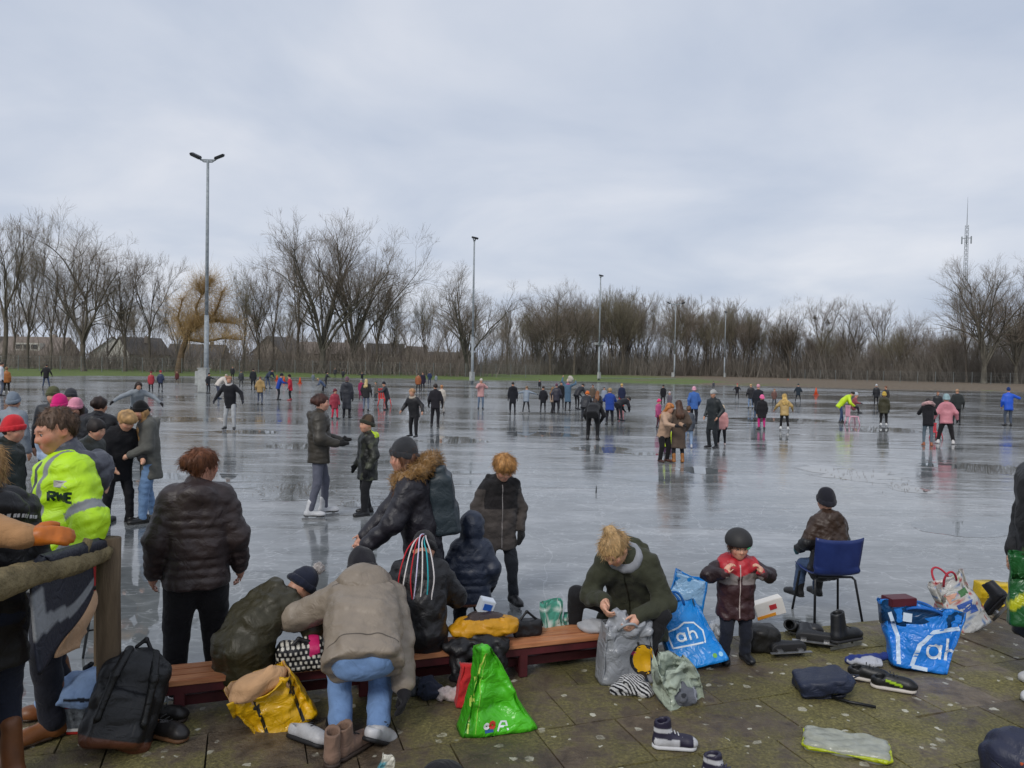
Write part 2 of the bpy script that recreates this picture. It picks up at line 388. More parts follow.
for sc_n, st_, wd_, amt in ((.9, (.5, 1.2, 1), .006, .18), (2.4, (.6, 1, 1), .010, .18), (.5, (1.3, .4, 1), .004, .17)):        # skate marks and hair cracks
    ln_ = noise(t, sc_n, 5, .55, stretch=st_, dist=.4); q1 = N(t, 'ShaderNodeMath', operation='SUBTRACT', inp={1: .5}); t.links.new(ln_.outputs[0], q1.inputs[0])
    q2 = N(t, 'ShaderNodeMath', operation='ABSOLUTE'); t.links.new(q1.outputs[0], q2.inputs[0]); lr_ = ramp(t, q2.outputs[0], [(0, amt), (wd_, 0)])
    c2 = mixc(t, lr_.outputs[0], c2, (.75, .77, .78))
blot = noise(t, 3.5, 6, .7); c2 = mixc(t, 1.0, c2, ramp(t, blot.outputs[0], [(.3, .78), (.7, 1.15)]).outputs[0], 'MULTIPLY')
t.links.new(c2, b.inputs['Base Color'])
rr = ramp(t, wet.outputs[0], [(0, .18), (.5, .075), (1, .02)]); rf = N(t, 'ShaderNodeMath', operation='MULTIPLY_ADD', inp={1: .12}); t.links.new(fine.outputs[0], rf.inputs[0]); t.links.new(rr.outputs[0], rf.inputs[2])
rg_ = N(t, 'ShaderNodeMath', operation='SUBTRACT', inp={1: .055}); t.links.new(rf.outputs[0], rg_.inputs[0])
t.links.new(rg_.outputs[0], b.inputs['Roughness'])
b.inputs['IOR'].default_value = 1.33
hb = N(t, 'ShaderNodeMath', operation='MULTIPLY'); iw = N(t, 'ShaderNodeMath', operation='SUBTRACT', inp={0: 1.0}); t.links.new(wet.outputs[0], iw.inputs[1])
t.links.new(fine.outputs[0], hb.inputs[0]); t.links.new(iw.outputs[0], hb.inputs[1])
hm = N(t, 'ShaderNodeMath', operation='MULTIPLY_ADD', inp={1: 2.0}); t.links.new(mid.outputs[0], hm.inputs[0]); t.links.new(hb.outputs[0], hm.inputs[2])
hr_ = noise(t, 17, 4, .6, stretch=(.45, 1.2, 1)); hm2 = N(t, 'ShaderNodeMath', operation='MULTIPLY_ADD', inp={1: .35}); t.links.new(hr_.outputs[0], hm2.inputs[0]); t.links.new(hm.outputs[0], hm2.inputs[2])
hm3 = N(t, 'ShaderNodeMath', operation='MULTIPLY'); iw2 = N(t, 'ShaderNodeMath', operation='SUBTRACT', inp={0: 1.03}); t.links.new(wet.outputs[0], iw2.inputs[1]); t.links.new(hm2.outputs[0], hm3.inputs[0]); t.links.new(iw2.outputs[0], hm3.inputs[1])
bump(t, b, hm3.outputs[0], .2, .012)
IP = [np.array([-100, -6.])]+[p+np.array([0, 14.]) for p in shore[1:-4]]+[np.array([125., 62.]), (TE+TX*75-TY*.9)[:2], (TE-TX*65-TY*.9)[:2]]
ic = obj('ice', [(p[0], p[1], 0) for p in IP], [list(range(len(IP)))[::-1]], m, smooth=False); tag(ic, 'wet grey ice of the flooded sports field', None, None, 'structure')
if ic.data.polygons[0].normal.z < 0: ic.data.flip_normals()
# ---- terrace of mossy concrete slabs
m, t, b = mat_new('mossy_slab'); MATS['mossy_slab'] = m
oi = N(t, 'ShaderNodeObjectInfo'); tcw = N(t, 'ShaderNodeNewGeometry')
def wn(scale, detail=6, rough=.65):
    n = N(t, 'ShaderNodeTexNoise', inp={'Scale': scale, 'Detail': detail, 'Roughness': rough}); t.links.new(tcw.outputs['Position'], n.inputs['Vector']); return n
a1 = wn(1.1); a2 = wn(9); a3 = wn(55, 4); a4 = wn(.55, 4)
stone = ramp(t, a2.outputs[0], [(.25, '#40372d'), (.5, '#6f6352'), (.75, '#978b78')])
moss = ramp(t, a3.outputs[0], [(.3, '#3f3d1f'), (.5, '#686236'), (.75, '#928a52')])
ms = N(t, 'ShaderNodeMath', operation='ADD'); t.links.new(a1.outputs[0], ms.inputs[0])
m2 = N(t, 'ShaderNodeMath', operation='MULTIPLY', inp={1: .45}); t.links.new(a2.outputs[0], m2.inputs[0]); t.links.new(m2.outputs[0], ms.inputs[1])
mf = ramp(t, ms.outputs[0], [(.64, 0), (.74, .8), (.88, 1)])
cA = mixc(t, mf.outputs[0], stone.outputs[0], moss.outputs[0])
dk = ramp(t, a4.outputs[0], [(.38, (.55, .5, .47)), (.55, (1.0, 1.0, 1.0))]); cA = mixc(t, 1.0, cA, dk.outputs[0], 'MULTIPLY')
ov = N(t, 'ShaderNodeMapRange', inp={1: 0, 2: 1, 3: .72, 4: 1.2}); t.links.new(oi.outputs['Random'], ov.inputs[0]); cA = mixc(t, 1.0, cA, ov.outputs[0], 'MULTIPLY')
vo = N(t, 'ShaderNodeTexVoronoi', inp={'Scale': 12.5, 'Randomness': 1.0}); vd = N(t, 'ShaderNodeVectorMath', operation='MULTIPLY_ADD'); vd.inputs[1].default_value = (.06, .06, .06)
t.links.new(wn(14, 3).outputs['Color'], vd.inputs[0]); t.links.new(tcw.outputs['Position'], vd.inputs[2]); t.links.new(vd.outputs[0], vo.inputs['Vector'])
sc_ = N(t, 'ShaderNodeSeparateColor'); t.links.new(vo.outputs['Color'], sc_.inputs[0])
lr = N(t, 'ShaderNodeMapRange', inp={1: .58, 2: 1.0, 3: 0.0, 4: .36}); t.links.new(sc_.outputs[0], lr.inputs[0])
ls = N(t, 'ShaderNodeMath', operation='LESS_THAN'); t.links.new(vo.outputs['Distance'], ls.inputs[0]); t.links.new(lr.outputs[0], ls.inputs[1])
lf = N(t, 'ShaderNodeMath', operation='MULTIPLY'); t.links.new(ls.outputs[0], lf.inputs[0]); t.links.new(ramp(t, a2.outputs[0], [(.38, .15), (.6, .95)]).outputs[0], lf.inputs[1])
cB = mixc(t, lf.outputs[0], cA, '#c2bfae')                          # lichen
t.links.new(cB, b.inputs['Base Color'])
t.links.new(ramp(t, a1.outputs[0], [(.35, .35), (.6, .8)]).outputs[0], b.inputs['Roughness'])
hb = N(t, 'ShaderNodeMath', operation='ADD'); t.links.new(a2.outputs[0], hb.inputs[0]); t.links.new(a3.outputs[0], hb.inputs[1]); bump(t, b, hb.outputs[0], .75, .016)
plain('joint_soil', '#100e08', '#221e12', 20, .95)
# bedding sheet under the slabs, then every slab a piece of its own
S_ = .5; cnr = [TE+TX*a+TY*c for a, c in ((-60, .0), (70, .0), (70, -30), (-60, -30))]
ter = MB().add([(p[0], p[1], TZ-.03) for p in cnr]+[(p[0], p[1], -.3) for p in cnr], [[0, 3, 2, 1], [0, 1, 5, 4], [1, 2, 6, 5], [2, 3, 7, 6], [3, 0, 4, 7]]).build('terrace', MATS['joint_soil'])
tag(ter, 'mossy paved terrace along the ice edge', None, None, 'structure')
rg = random.Random(8); SLABS = []
for k in range(4):
    Vs = []; n = 4; h = S_/2-.005
    xs = np.linspace(-h, h, n)
    top = [(x, y, rg.uniform(-.0025, .0025)-(.008 if (abs(x) > h-.01 or abs(y) > h-.01) else 0)) for y in xs for x in xs]
    F = [[j*n+i, j*n+i+1, (j+1)*n+i+1, (j+1)*n+i] for j in range(n-1) for i in range(n-1)]
    rim = [0, 1, 2, 3, 7, 11, 15, 14, 13, 12, 8, 4]; bo = len(top)
    top += [(top[i][0]*1.012, top[i][1]*1.012, -.05) for i in rim]
    F += [[rim[i], bo+i, bo+(i+1) % 12, rim[(i+1) % 12]] for i in range(12)]
    me = mesh_data('slab', np.array(top), F, MATS['mossy_slab'], False); me.flip_normals() if me.polygons[0].normal.z < 0 else None
    SLABS.append(me)
for j in range(9):
    for i in range(-13, 18):
        p = TE+TX*(i*S_+(.25 if j % 2 else 0)+.12)-TY*(S_/2+j*S_); 
        if p[1] < .8 or p[1] > 9 or abs(p[0]) > 5.6: continue
        o = link('slab', SLABS[rg.randrange(4)], ter, (p[0], p[1], TZ+rg.uniform(-.004, .004)))
        o.rotation_euler = (rg.uniform(-.012, .012), rg.uniform(-.012, .012), TANG+rg.choice([0, math.pi/2, math.pi])+rg.uniform(-.008, .008))
# ================================================================== trees, houses, poles
plain('bark', '#4a443c', '#6f675c', 3, .9, .6, .05, (1, 1, .25))
plain('bark_pale', '#45413a', '#6e6a5f', 3, .9, .6, .05, (1, 1, .25))
plain('twig', '#665c51', '#8f8375', .5, .9)
plain('twig_olive', '#696353', '#8e8671', .5, .9)
plain('twig_red', '#6e645b', '#948a80', .5, .9)
plain('willow', '#94784c', '#c0a474', .6, .9)
plain('brush', '#655e56', '#8c857b', .08, .95)
def segs_to_mesh(S, n=3):
    """S: (m,8) p0 p1 r0 r1 -> prisms"""
    S = np.asarray(S, float); a, b_ = S[:, :3], S[:, 3:6]; d = b_-a; d /= np.linalg.norm(d, axis=1)[:, None]+1e-9
    ref = np.where(np.abs(d[:, 2:3]) > .9, np.array([[1., 0, 0]]), np.array([[0, 0, 1.]]))
    u = np.cross(d, ref); u /= np.linalg.norm(u, axis=1)[:, None]+1e-9; v = np.cross(d, u)
    V = np.zeros((len(S), 2*n, 3))
    for k in range(n):
        th = 2*math.pi*k/n; o = u*math.cos(th)+v*math.sin(th)
        V[:, k] = a+o*S[:, 6:7]; V[:, n+k] = b_+o*S[:, 7:8]
    F = np.array([[k, (k+1) % n, n+(k+1) % n, n+k] for k in range(n)])
    FF = (F[None]+np.arange(len(S))[:, None, None]*2*n).reshape(-1, 4)
    return V.reshape(-1, 3), FF
def grow_tree(seed, H, r0, fork=.22, limbs=6, spread=.55, up=.5, twist=.18, kids=(7, 6, 6), rmin=.017, droop=0, lens=(.62, .5, .52, .6), lean=(0, 0), clear=.2):
    rg = np.random.default_rng(seed); big, small = [], []
    def branch(p, d, L, r, lvl):
        n = max(2, int(round(L/(H*.045)))) if lvl < 2 else (3 if lvl == 2 else 2)
        pts = [p.copy()]; dirs = []
        for i in range(n):
            d = d+rg.normal(size=3)*twist*(.6 if lvl == 0 else 1)+np.array([0, 0, up*(.32 if lvl else .2)/n])
            if droop and lvl >= 2: d = d+np.array([0, 0, -droop/n])
            d /= np.linalg.norm(d); q = pts[-1]+d*L/n; q[2] = max(q[2], .3)
            ra = max(r*(1-.75*i/n), rmin*.6); rb = max(r*(1-.75*(i+1)/n), rmin*.45)
            (big if lvl < 2 else small).append([*pts[-1], *q, ra, rb]); pts.append(q); dirs.append(d)
        if lvl >= len(kids): return
        for k in range(kids[lvl]):
            f = rg.uniform(clear if lvl == 0 else .15, 1.0)
            f = 1-(1-f)**1.1
            x = f*n; i = min(int(x), n-1); q = pts[i]+(pts[i+1]-pts[i])*(x-i); dd = dirs[i]
            s = np.cross(dd, rg.normal(size=3)); s /= np.linalg.norm(s)+1e-9
            a = rg.uniform(.35, .85)*spread*2
            nd = dd*math.cos(a)+s*math.sin(a); nd[2] += up*.22; nd /= np.linalg.norm(nd)
            branch(q, nd, L*lens[min(lvl+1, 3)]*rg.uniform(.7, 1.25)*(1.25-.6*f), max(r*(1-.7*f)*.55, rmin*.7), lvl+1)
    # trunk then main limbs
    d = np.array([lean[0], lean[1], 1.]); d /= np.linalg.norm(d); p = np.array([0, 0, -.3]); hf = H*fork; n = 4; r = r0
    for i in range(n):
        d2 = d+rg.normal(size=3)*.05; d2 /= np.linalg.norm(d2); q = p+d2*hf/n
        big.append([*p, *q, r*(1.25 if i == 0 else 1), r*.94]); r *= .94; p = q
    for k in range(limbs):
        az = 2*math.pi*(k+rg.uniform(-.3, .3))/limbs; tl = spread*rg.uniform(.25, 1.0)*(0.15 if k == 0 else 1)
        dd = np.array([math.cos(az)*math.sin(tl)+lean[0]*.5, math.sin(az)*math.sin(tl)+lean[1]*.5, math.cos(tl)])
        branch(p-np.array([0, 0, hf*.25*rg.uniform(0, 1)]), dd, (H-hf)*rg.uniform(.72, 1.0), r*(.75 if k == 0 else .55)*rg.uniform(.8, 1.1), 0)
    return np.array(big), np.array(small)
PHT = {}
def tree_meshes(name, mt, mc, **kw):
    b_, s = grow_tree(**kw)
    PHT[name] = float(np.percentile(s[:, 5], 99.7))
    V, F = segs_to_mesh(b_, 6); V2, F2 = segs_to_mesh(s, 3)
    return mesh_data(name+'_trunk', V, F, MATS[mt]), mesh_data(name+'_crown', V2, F2, MATS[mc], False)
PROTO = {
 'spread': tree_meshes('spread', 'bark', 'twig', seed=3, H=24, r0=.48, fork=.26, limbs=7, spread=.60, up=.5, kids=(10, 7, 8)),
 'spread2': tree_meshes('spread2', 'bark', 'twig', seed=21, H=24, r0=.42, fork=.30, limbs=6, spread=.55, up=.55, kids=(10, 7, 8), twist=.20),
 'tall': tree_meshes('tall', 'bark', 'twig', seed=8, H=24, r0=.34, fork=.38, limbs=4, spread=.40, up=.6, kids=(9, 6, 8), twist=.16),
 'tall2': tree_meshes('tall2', 'bark', 'twig_olive', seed=14, H=24, r0=.30, fork=.30, limbs=4, spread=.34, up=.7, kids=(9, 6, 8)),
 'vase': tree_meshes('vase', 'bark_pale', 'twig', seed=5, H=24, r0=.62, fork=.20, limbs=9, spread=.52, up=.45, kids=(11, 6, 8), twist=.11, lens=(.62, .44, .52, .62)),
 'vase2': tree_meshes('vase2', 'bark_pale', 'twig', seed=33, H=24, r0=.55, fork=.18, limbs=10, spread=.58, up=.45, kids=(9, 6, 8), twist=.12, lens=(.62, .44, .52, .62)),
 'sapling': tree_meshes('sapling', 'bark', 'twig_olive', seed=41, H=18, r0=.20, fork=.25, limbs=3, spread=.28, up=.8, kids=(10, 7, 7), rmin=.018, clear=.05),
 'sapling2': tree_meshes('sapling2', 'bark', 'twig', seed=52, H=18, r0=.17, fork=.35, limbs=3, spread=.32, up=.8, kids=(10, 7, 7), rmin=.018, clear=.05),
 'sapling3': tree_meshes('sapling3', 'bark_pale', 'twig_red', seed=63, H=18, r0=.18, fork=.25, limbs=4, spread=.30, up=.7, kids=(9, 7, 7), rmin=.018, clear=.05),
}
PH = PHT
GZ = .25
def plant(proto, u, y, H, rz, label, group, sx=1.0, name='bare_tree'):
    x = (u-512)/FPX*y
    o = empty(name, (x, y, GZ), rz, label, 'tree', group)
    s = H/PH[proto]; o.scale = (s*sx, s*sx, s)
    link('trunk', PROTO[proto][0], o); link('crown', PROTO[proto][1], o)
    return o
rg = random.Random(17)
LEFT = [ # proto,u,y,H,sx,label
 ('tall', 2, 112, 23.5, 1.0, 'leftmost tall bare tree cut by the photo edge, behind the grass'),
 ('tall2', 28, 116, 23.5, .8, 'slim bare tree second from the left edge behind the fence'),
 ('tall2', 15, 124, 20, .9, 'thin bare tree half hidden at the far left, behind the leftmost trees'),
 ('tall', 50, 114, 17, .7, 'shorter thin bare tree just left of the big forked tree'),
 ('spread', 84, 113, 22.8, 1.0, 'big dark bare tree with forked trunk left of the tall floodlight'),
 ('tall2', 63, 125, 20, .8, 'slim bare tree right behind the big forked tree on the left'),
 ('spread2', 125, 116, 20.0, .75, 'bare tree with curved limbs between forked tree and willow'),
 ('tall', 150, 118, 18.5, .8, 'bare tree just left of the orange willow'),
 ('tall2', 108, 128, 17, .7, 'small thin bare tree behind the white gabled house'),
 ('tall2', 243, 124, 17, .9, 'bare tree just right of the tallest floodlight mast'),
 ('spread2', 258, 130, 19, .8, 'bushy bare tree left of the biggest group of poplars'),
 ('tall', 272, 136, 20, .7, 'slender bare tree at the left foot of the biggest poplar group'),
 ('vase', 322, 128, 26.2, 1.0, 'largest bare poplar with many rising limbs, left in the biggest group'),
 ('vase2', 352, 131, 27, .9, 'tall bare poplar in the middle of the biggest group'),
 ('tall', 300, 134, 24, .9, 'tall thin bare poplar on the left side of the biggest group'),
 ('spread2', 376, 130, 22, .8, 'bare poplar at the right end of the biggest group'),
 ('tall2', 392, 136, 17, .8, 'low bare tree right of the biggest poplar group'),
 ('tall2', 425, 138, 16, .9, 'bare tree left of the vase shaped tree'),
 ('vase2', 466, 126, 18.5, 1.05, 'vase shaped bare tree behind the second floodlight mast'),
 ('tall', 508, 145, 14.5, .9, 'pale bare tree just right of the vase shaped tree'),
 ('spread', 550, 160, 19.5, .9, 'broad bare tree left of the middle floodlight mast'),
 ('spread2', 574, 162, 20, .9, 'bare tree with a thick trunk beside the middle floodlight mast'),
 ('vase', 984, 138, 23.5, 1.05, 'huge bare poplar at the right beneath the radio mast'),
 ('vase2', 1016, 140, 23, .9, 'bare poplar cut by the right edge of the photo'),
 ('tall2', 966, 146, 22, .8, 'tall thin bare tree at the left side of the huge right poplar'),
 ('spread', 908, 165, 15.5, .7, 'dark round crowned bare tree standing above the wood at right'),
 ('spread2', 790, 185, 19.5, .9, 'bare tree with airy crown above the wood right of the masts'),
 ('tall', 822, 180, 19.5, .9, 'bare tree holding dark nests above the right wood'),
 ('spread', 852, 182, 19.5, .8, 'airy bare tree in the middle of the right wood'),
 ('tall', 878, 178, 18.5, .9, 'airy bare tree left of the dark round crowned one'),
]
for p, u, y, H, sx, lb in LEFT: plant(p, u, y, H, rg.uniform(0, 6.28), lb, 'bare trees behind the frozen field', sx)
# the wood on the right: slim trees one can still tell apart, told apart by nothing
WL = [(480, 150), (540, 165), (600, 180), (700, 192), (800, 184), (900, 162), (1000, 150), (1130, 145)]
TOP = [(490, 315), (520, 312), (545, 300), (620, 288), (660, 300), (700, 297), (740, 305), (770, 318), (800, 326), (900, 330), (1000, 318), (1100, 300)]
SLIM = [(f'slim bare tree among many alike in the wood {w_}', f'slim trees {w_}') for w_ in ('left of the middle mast', 'between middle mast and T topped mast', 'between T topped mast and thinnest mast', 'just right of the thinnest mast', 'below the huge right poplar')]
for k in range(150):
    u = rg.uniform(505, 1060); row = k % 3
    y = np.interp(u, *zip(*WL))+row*7+rg.uniform(-2, 4)
    vt = np.interp(u, *zip(*TOP))+rg.uniform(-4, 16); hz = HOR+.01746*(u-512)
    H = max(8, (hz-vt)/FPX*y+1.9)
    plant(rg.choice(['sapling', 'sapling2', 'sapling3', 'tall2']), u, y, H, rg.uniform(0, 6.28), *SLIM[0 if u < 600 else 1 if u < 675 else 2 if u < 726 else 3 if u < 880 else 4], rg.uniform(.8, 1.15), 'slim_tree')
for k in range(44):
    u = -30+535*(k+rg.uniform(0, 1))/44; y = rg.uniform(150, 190); plant(rg.choice(['sapling', 'sapling2', 'sapling3', 'tall', 'tall2']), u, y, rg.uniform(10, 17), rg.uniform(0, 6.28), 'thin bare tree in the fine grey row far behind the houses', 'thin trees behind the houses', rg.uniform(.9, 1.3), 'thin_tree')
# undergrowth: brown brush nobody could count
def brush_field(name, spots, seed, mat, label):
    r = np.random.default_rng(seed); S = []
    for x, y, h, n in spots:
        for _ in range(n):
            p = np.array([x+r.normal()*1.6, y+r.normal()*1.6, GZ-.1]); d = np.array([r.normal()*.28, r.normal()*.28, 1.]); L = h*r.uniform(.45, 1.1)
            d /= np.linalg.norm(d); q = p+d*L*.55; d2 = d+r.normal(size=3)*.22; d2 /= np.linalg.norm(d2); e_ = q+d2*L*.45
            w_ = .045*r.uniform(.5, 1.2); S.append([*p, *q, w_, w_*.7]); S.append([*q, *e_, w_*.7, w_*.2])
            for _k in range(3):
                f = r.uniform(.2, 1); s = p+(q-p)*f; dd = d+r.normal(size=3)*.6; dd /= np.linalg.norm(dd); S.append([*s, *(s+dd*L*r.uniform(.2, .45)), w_*.55, .006])
    V, F = segs_to_mesh(np.array(S), 3); tag(obj(name, V, F, MATS[mat], None, False), label, 'brush', None, 'stuff')
sp = []
for k in range(560):
    u = rg.uniform(480, 1120); y = np.interp(u, *zip(*WL))+rg.uniform(-5, 26)
    sp.append(((u-512)/FPX*y, y, rg.uniform(5, 11)*np.interp(u, [480, 600, 1100], [.5, .9, 1.15]), 17))
for k in range(470):
    u = rg.uniform(500, 1120); y = np.interp(u, *zip(*WL))+rg.uniform(8, 40); sp.append(((u-512)/FPX*y, y, rg.uniform(9, 15.5), 9))
brush_field('undergrowth', sp, 4, 'brush', 'tangled brown undergrowth filling the wood on the right')
sp = []
SLIM = [(f'slim bare tree among many alike in the wood {w_}', f'slim trees {w_}') for w_ in ('left of the middle mast', 'between middle mast and T topped mast', 'between T topped mast and thinnest mast', 'just right of the thinnest mast', 'below the huge right poplar')]
for k in range(150):
    u = rg.uniform(215, 480); y = rg.uniform(126, 146); sp.append(((u-512)/FPX*y, y, rg.uniform(3, 10), 16))
for k in range(120):
    u = rg.uniform(-60, 210); y = rg.uniform(118, 136); sp.append(((u-512)/FPX*y, y, rg.uniform(2.5, 8), 13))
brush_field('hedge_brush', sp, 6, 'twig_red', 'reddish brown brush under the poplars on the left')
# orange willow with a thick dark trunk
def willow(u, y, H):
    x = (u-512)/FPX*y; o = empty('willow_tree', (x, y, GZ), 0, 'old orange willow with thick leaning trunk behind tallest floodlight', 'tree')
    r = np.random.default_rng(2); big = []; sm = []
    def limb(pts, rs):
        for i in range(len(pts)-1): big.append([*pts[i], *pts[i+1], rs[i], rs[i+1]])
    P = lambda a, c, z: np.array([a, c, z])
    base = [P(-.9, 0, -.3), P(-.5, .2, 3), P(.6, 0, 6), P(2.2, .3, 7.2)]; limb(base, [.62, .45, .36, .28])
    ls = [[P(2.2, .3, 7.2), P(1.6, 0, 9.5), P(2.4, .2, 11.5), P(1.8, .3, 13)], [P(2.2, .3, 7.2), P(4.2, .3, 8.6), P(5.0, .2, 10.5), P(5.4, 0, 12)], [P(.2, .1, 5), P(3, -.4, 4.6), P(6, -.5, 5.2), P(8.5, -.3, 5.0)], [P(.2, .1, 5), P(-1.2, .5, 8), P(-.6, .7, 11)], [P(2.2, .3, 7.2), P(4, 1.5, 7.8), P(6.8, 1.8, 7.4)], [P(2.4, .2, 11.5), P(3.6, .4, 13.6)]]
    for l in ls: limb(l, list(np.linspace(.24, .06, len(l))))
    for l in ls+[base[2:]]:
        for _ in range(460):
            i = r.integers(0, len(l)-1); f = r.uniform(); p = l[i]+(l[i+1]-l[i])*f
            d = np.array([r.normal()*.7, r.normal()*.7, r.uniform(-.1, 1)]); d /= np.linalg.norm(d); q = p+d*r.uniform(.5, 2.2)
            sm.append([*p, *q, .016, .012]); dd = d*.4+np.array([0, 0, -1])*r.uniform(-.8, 1.0)+r.normal(size=3)*.2; dd /= np.linalg.norm(dd)+1e-9
            e_ = q+dd*r.uniform(.8, 3.0); sm.append([*q, *e_, .012, .005])
    V, F = segs_to_mesh(np.array(big), 8); obj('trunk', V, F, MATS['willow_bark'], o)
    V, F = segs_to_mesh(np.array(sm), 3); obj('crown', V, F, MATS['willow'], o, False)
plain('willow_bark', '#4a3c2e', '#75634d', 2, .9, .6, .05)
willow(184, 112, 15)
# ---- bird nests, dark balls of twigs in the right wood
for u, v, y, lb in ((815, 318, 178, 'dark bird nest in the crown left of the nest pair'), (828, 322, 178, 'dark bird nest low in the crown of the right wood')):
    p = AT(u, v, y); r = np.random.default_rng(u); S = []
    for _ in range(90):
        a = r.normal(size=3)*.28; b_ = a+r.normal(size=3)*.3; S.append([*a, *b_, .035, .02])
    V, F = segs_to_mesh(np.array(S)); tag(obj('bird_nest', V, F, MATS['bark'], None, False, None, p), lb, 'nest')
# ---- chain link fences with posts
plain('galvanised', '#6f7473', '#9aa09f', 12, .5, .1, .004, metal=.6)
def fence(name, pts, h, label, step=2.5):
    pts = [np.array(p, float) for p in pts]; o = empty(name, (*pts[0][:2], GZ-.1), 0, label, 'fence'); wires = []; b0 = np.array([*pts[0][:2], 0])
    pm = mesh_data('post', *segs_to_mesh([[0, 0, 0, 0, 0, h+.1, .04, .04]], 6), MATS['galvanised'])
    for a, c in zip(pts, pts[1:]):
        L = np.linalg.norm(c-a); n = int(L/step); 
        for i in range(n):
            p = a+(c-a)*i/n; link('post', pm, o, (*(p-b0[:len(p)])[:2], 0))
        A = np.array([*(a[:2]-b0[:2]), 0]); C = np.array([*(c[:2]-b0[:2]), 0])
        for z in np.linspace(.1, h, 5): wires.append([*(A+[0, 0, z]), *(C+[0, 0, z]), .008, .008])
        nn = int(L/.16)
        for i in range(nn):
            p = A+(C-A)*i/nn; wires.append([*(p+[0, 0, .1]), *(p+[0, 0, h]), .006, .006])
    V, F = segs_to_mesh(np.array(wires), 3); k = obj('wire_mesh', V, F, MATS['galvanised'], o, False); k['kind'] = 'stuff'
def ux(u, y): return ((u-512)/FPX*y, y)
fence('mesh_fence', [ux(-90, 104), ux(60, 107), ux(220, 113), ux(330, 120), ux(450, 124), ux(540, 128)], 2.2, 'grey wire mesh fence before the houses and poplars on the left')
fence('mesh_fence', [ux(790, 146), ux(900, 136), ux(1010, 128), ux(1120, 124)], 2.2, 'grey wire mesh fence before the wood on the right')
# rope along the far bank between the masts
tag(MB().tube([AT(598, 378, 121), AT(640, 378.6, 121), AT(676, 379, 121)], .05, 5).build('barrier_tape', MATS['galvanised']), 'pale barrier tape stretched between two masts on the bank', 'tape')
# ---- floodlight masts
plain('mast_steel', '#787f84', '#a2a9ad', 5, .5, .1, .01)
plain('lamp_black', '#1d2023', '#303438', 5, .5)
plain('cabinet', '#8f9290', '#b3b5b2', 5, .6)
def mast(u, y, vtop, label, arm, lampn, yaw, mid=False):
    x, _ = ux(u, y); H = AT(u, vtop, y)[2]; z0 = 0
    o = empty('floodlight_mast', (x, y, z0), yaw, label, 'floodlight', 'floodlight masts')
    MB().tube([(0, 0, -.2), (0, 0, H*.33)], [.17, .155], 10).build('pole_base', MATS['mast_steel'], o, True)
    MB().tube([(0, 0, H*.33), (0, 0, H*.72), (0, 0, H)], [.125, .11, .09], 10).build('pole', MATS['mast_steel'], o, True)
    MB().tube([(-arm, 0, H+.12), (-arm*.45, 0, H-.12), (0, 0, H-.12), (arm*.45, 0, H-.12), (arm, 0, H+.12)], .06, 6).tube([(-arm*.9, 0, H-.0), (arm*.9, 0, H+.02)], .05, 6).build('cross_arm', MATS['mast_steel'], o)
    for s in ([-1, 1] if lampn == 2 else [0]):
        l = empty('lamp', (0, 0, 0)); bpy.data.objects.remove(l)
        Mr = np.array(Matrix.Rotation(-.42*s, 3, 'Y'))@np.array(Matrix.Rotation(.3, 3, 'X'))
        h = MB().box((s*(arm+.2), -.1, H+.24), (.36, .26, .10), Mr).build('lamp', MATS['lamp_black'], o, False, .05)
        MB().box((s*(arm+.2), -.1, H+.12), (.30, .20, .012), Mr).build('lamp_glass', MATS['galvanised'], h)
    if mid:
        MB().box((-.9, 0, H*.36), (.32, .14, .16)).box((.9, 0, H*.36), (.32, .14, .16)).tube([(-1, 0, H*.355), (1, 0, H*.355)], .04, 6).build('speaker', MATS['cabinet'], o)
    MB().box((-.35, -.3, .9), (.28, .18, .5)).build('junction_box', MATS['cabinet'], o, False, .02)
    return o
mast(206, 54, 160, 'tallest floodlight mast with two lamps, left, nearest on the ice', .6, 2, .1)
mast(472, 87, 240, 'second tallest floodlight mast before the vase shaped tree', .2, 1, .9)
mast(598.5, 121, 277, 'middle floodlight mast with white loudspeakers halfway up', .2, 1, .9, True)
mast(674, 160, 304, 'floodlight mast with a wide T shaped top, fourth from left', 1.3, 2, .0)
mast(724, 176, 313, 'thinnest floodlight mast, farthest right against the wood', .2, 1, .9)
p = G(204, 393)
cb = empty('service_cabinet', p, .05, 'pale grey service cabinet at the foot of the tallest mast', 'cabinet')
MB().box((-.1, .2, .8), (.30, .28, .8)).build('housing', MATS['cabinet'], cb, False, .03)
MB().box((-.1, -.095, .8), (.25, .012, .72)).build('door', MATS['cabinet'], cb); MB().box((-.1, .2, 1.63), (.33, .31, .03)).build('lid', MATS['cabinet'], cb)
# ---- radio mast
p = ux(962, 250); rt = empty('radio_mast', (*p, 0), 0, 'lattice radio mast with antennas rising behind the right poplar', 'mast')
HT = AT(962, 225, 250)[2]; Hw = AT(962, 197, 250)[2]; legs = []; br = []
for k in range(3):
    a = 2.1*k; S = [[.9*math.cos(a), .9*math.sin(a), 0, .55*math.cos(a), .55*math.sin(a), HT, .08, .06]]; V, F = segs_to_mesh(S, 6); obj('leg', V, F, MATS['mast_steel'], rt)
nb = 34
for i in range(nb):
    z0, z1 = HT*i/nb, HT*(i+1)/nb
    for k in range(3):
        a, c = 2.1*k, 2.1*(k+1); r0 = .9-.35*i/nb
        br.append([r0*math.cos(a), r0*math.sin(a), z0, r0*math.cos(c), r0*math.sin(c), z1, .035, .035]); br.append([r0*math.cos(c), r0*math.sin(c), z0, r0*math.cos(a), r0*math.sin(a), z1, .035, .035])
V, F = segs_to_mesh(np.array(br), 4); obj('bracing', V, F, MATS['mast_steel'], rt)
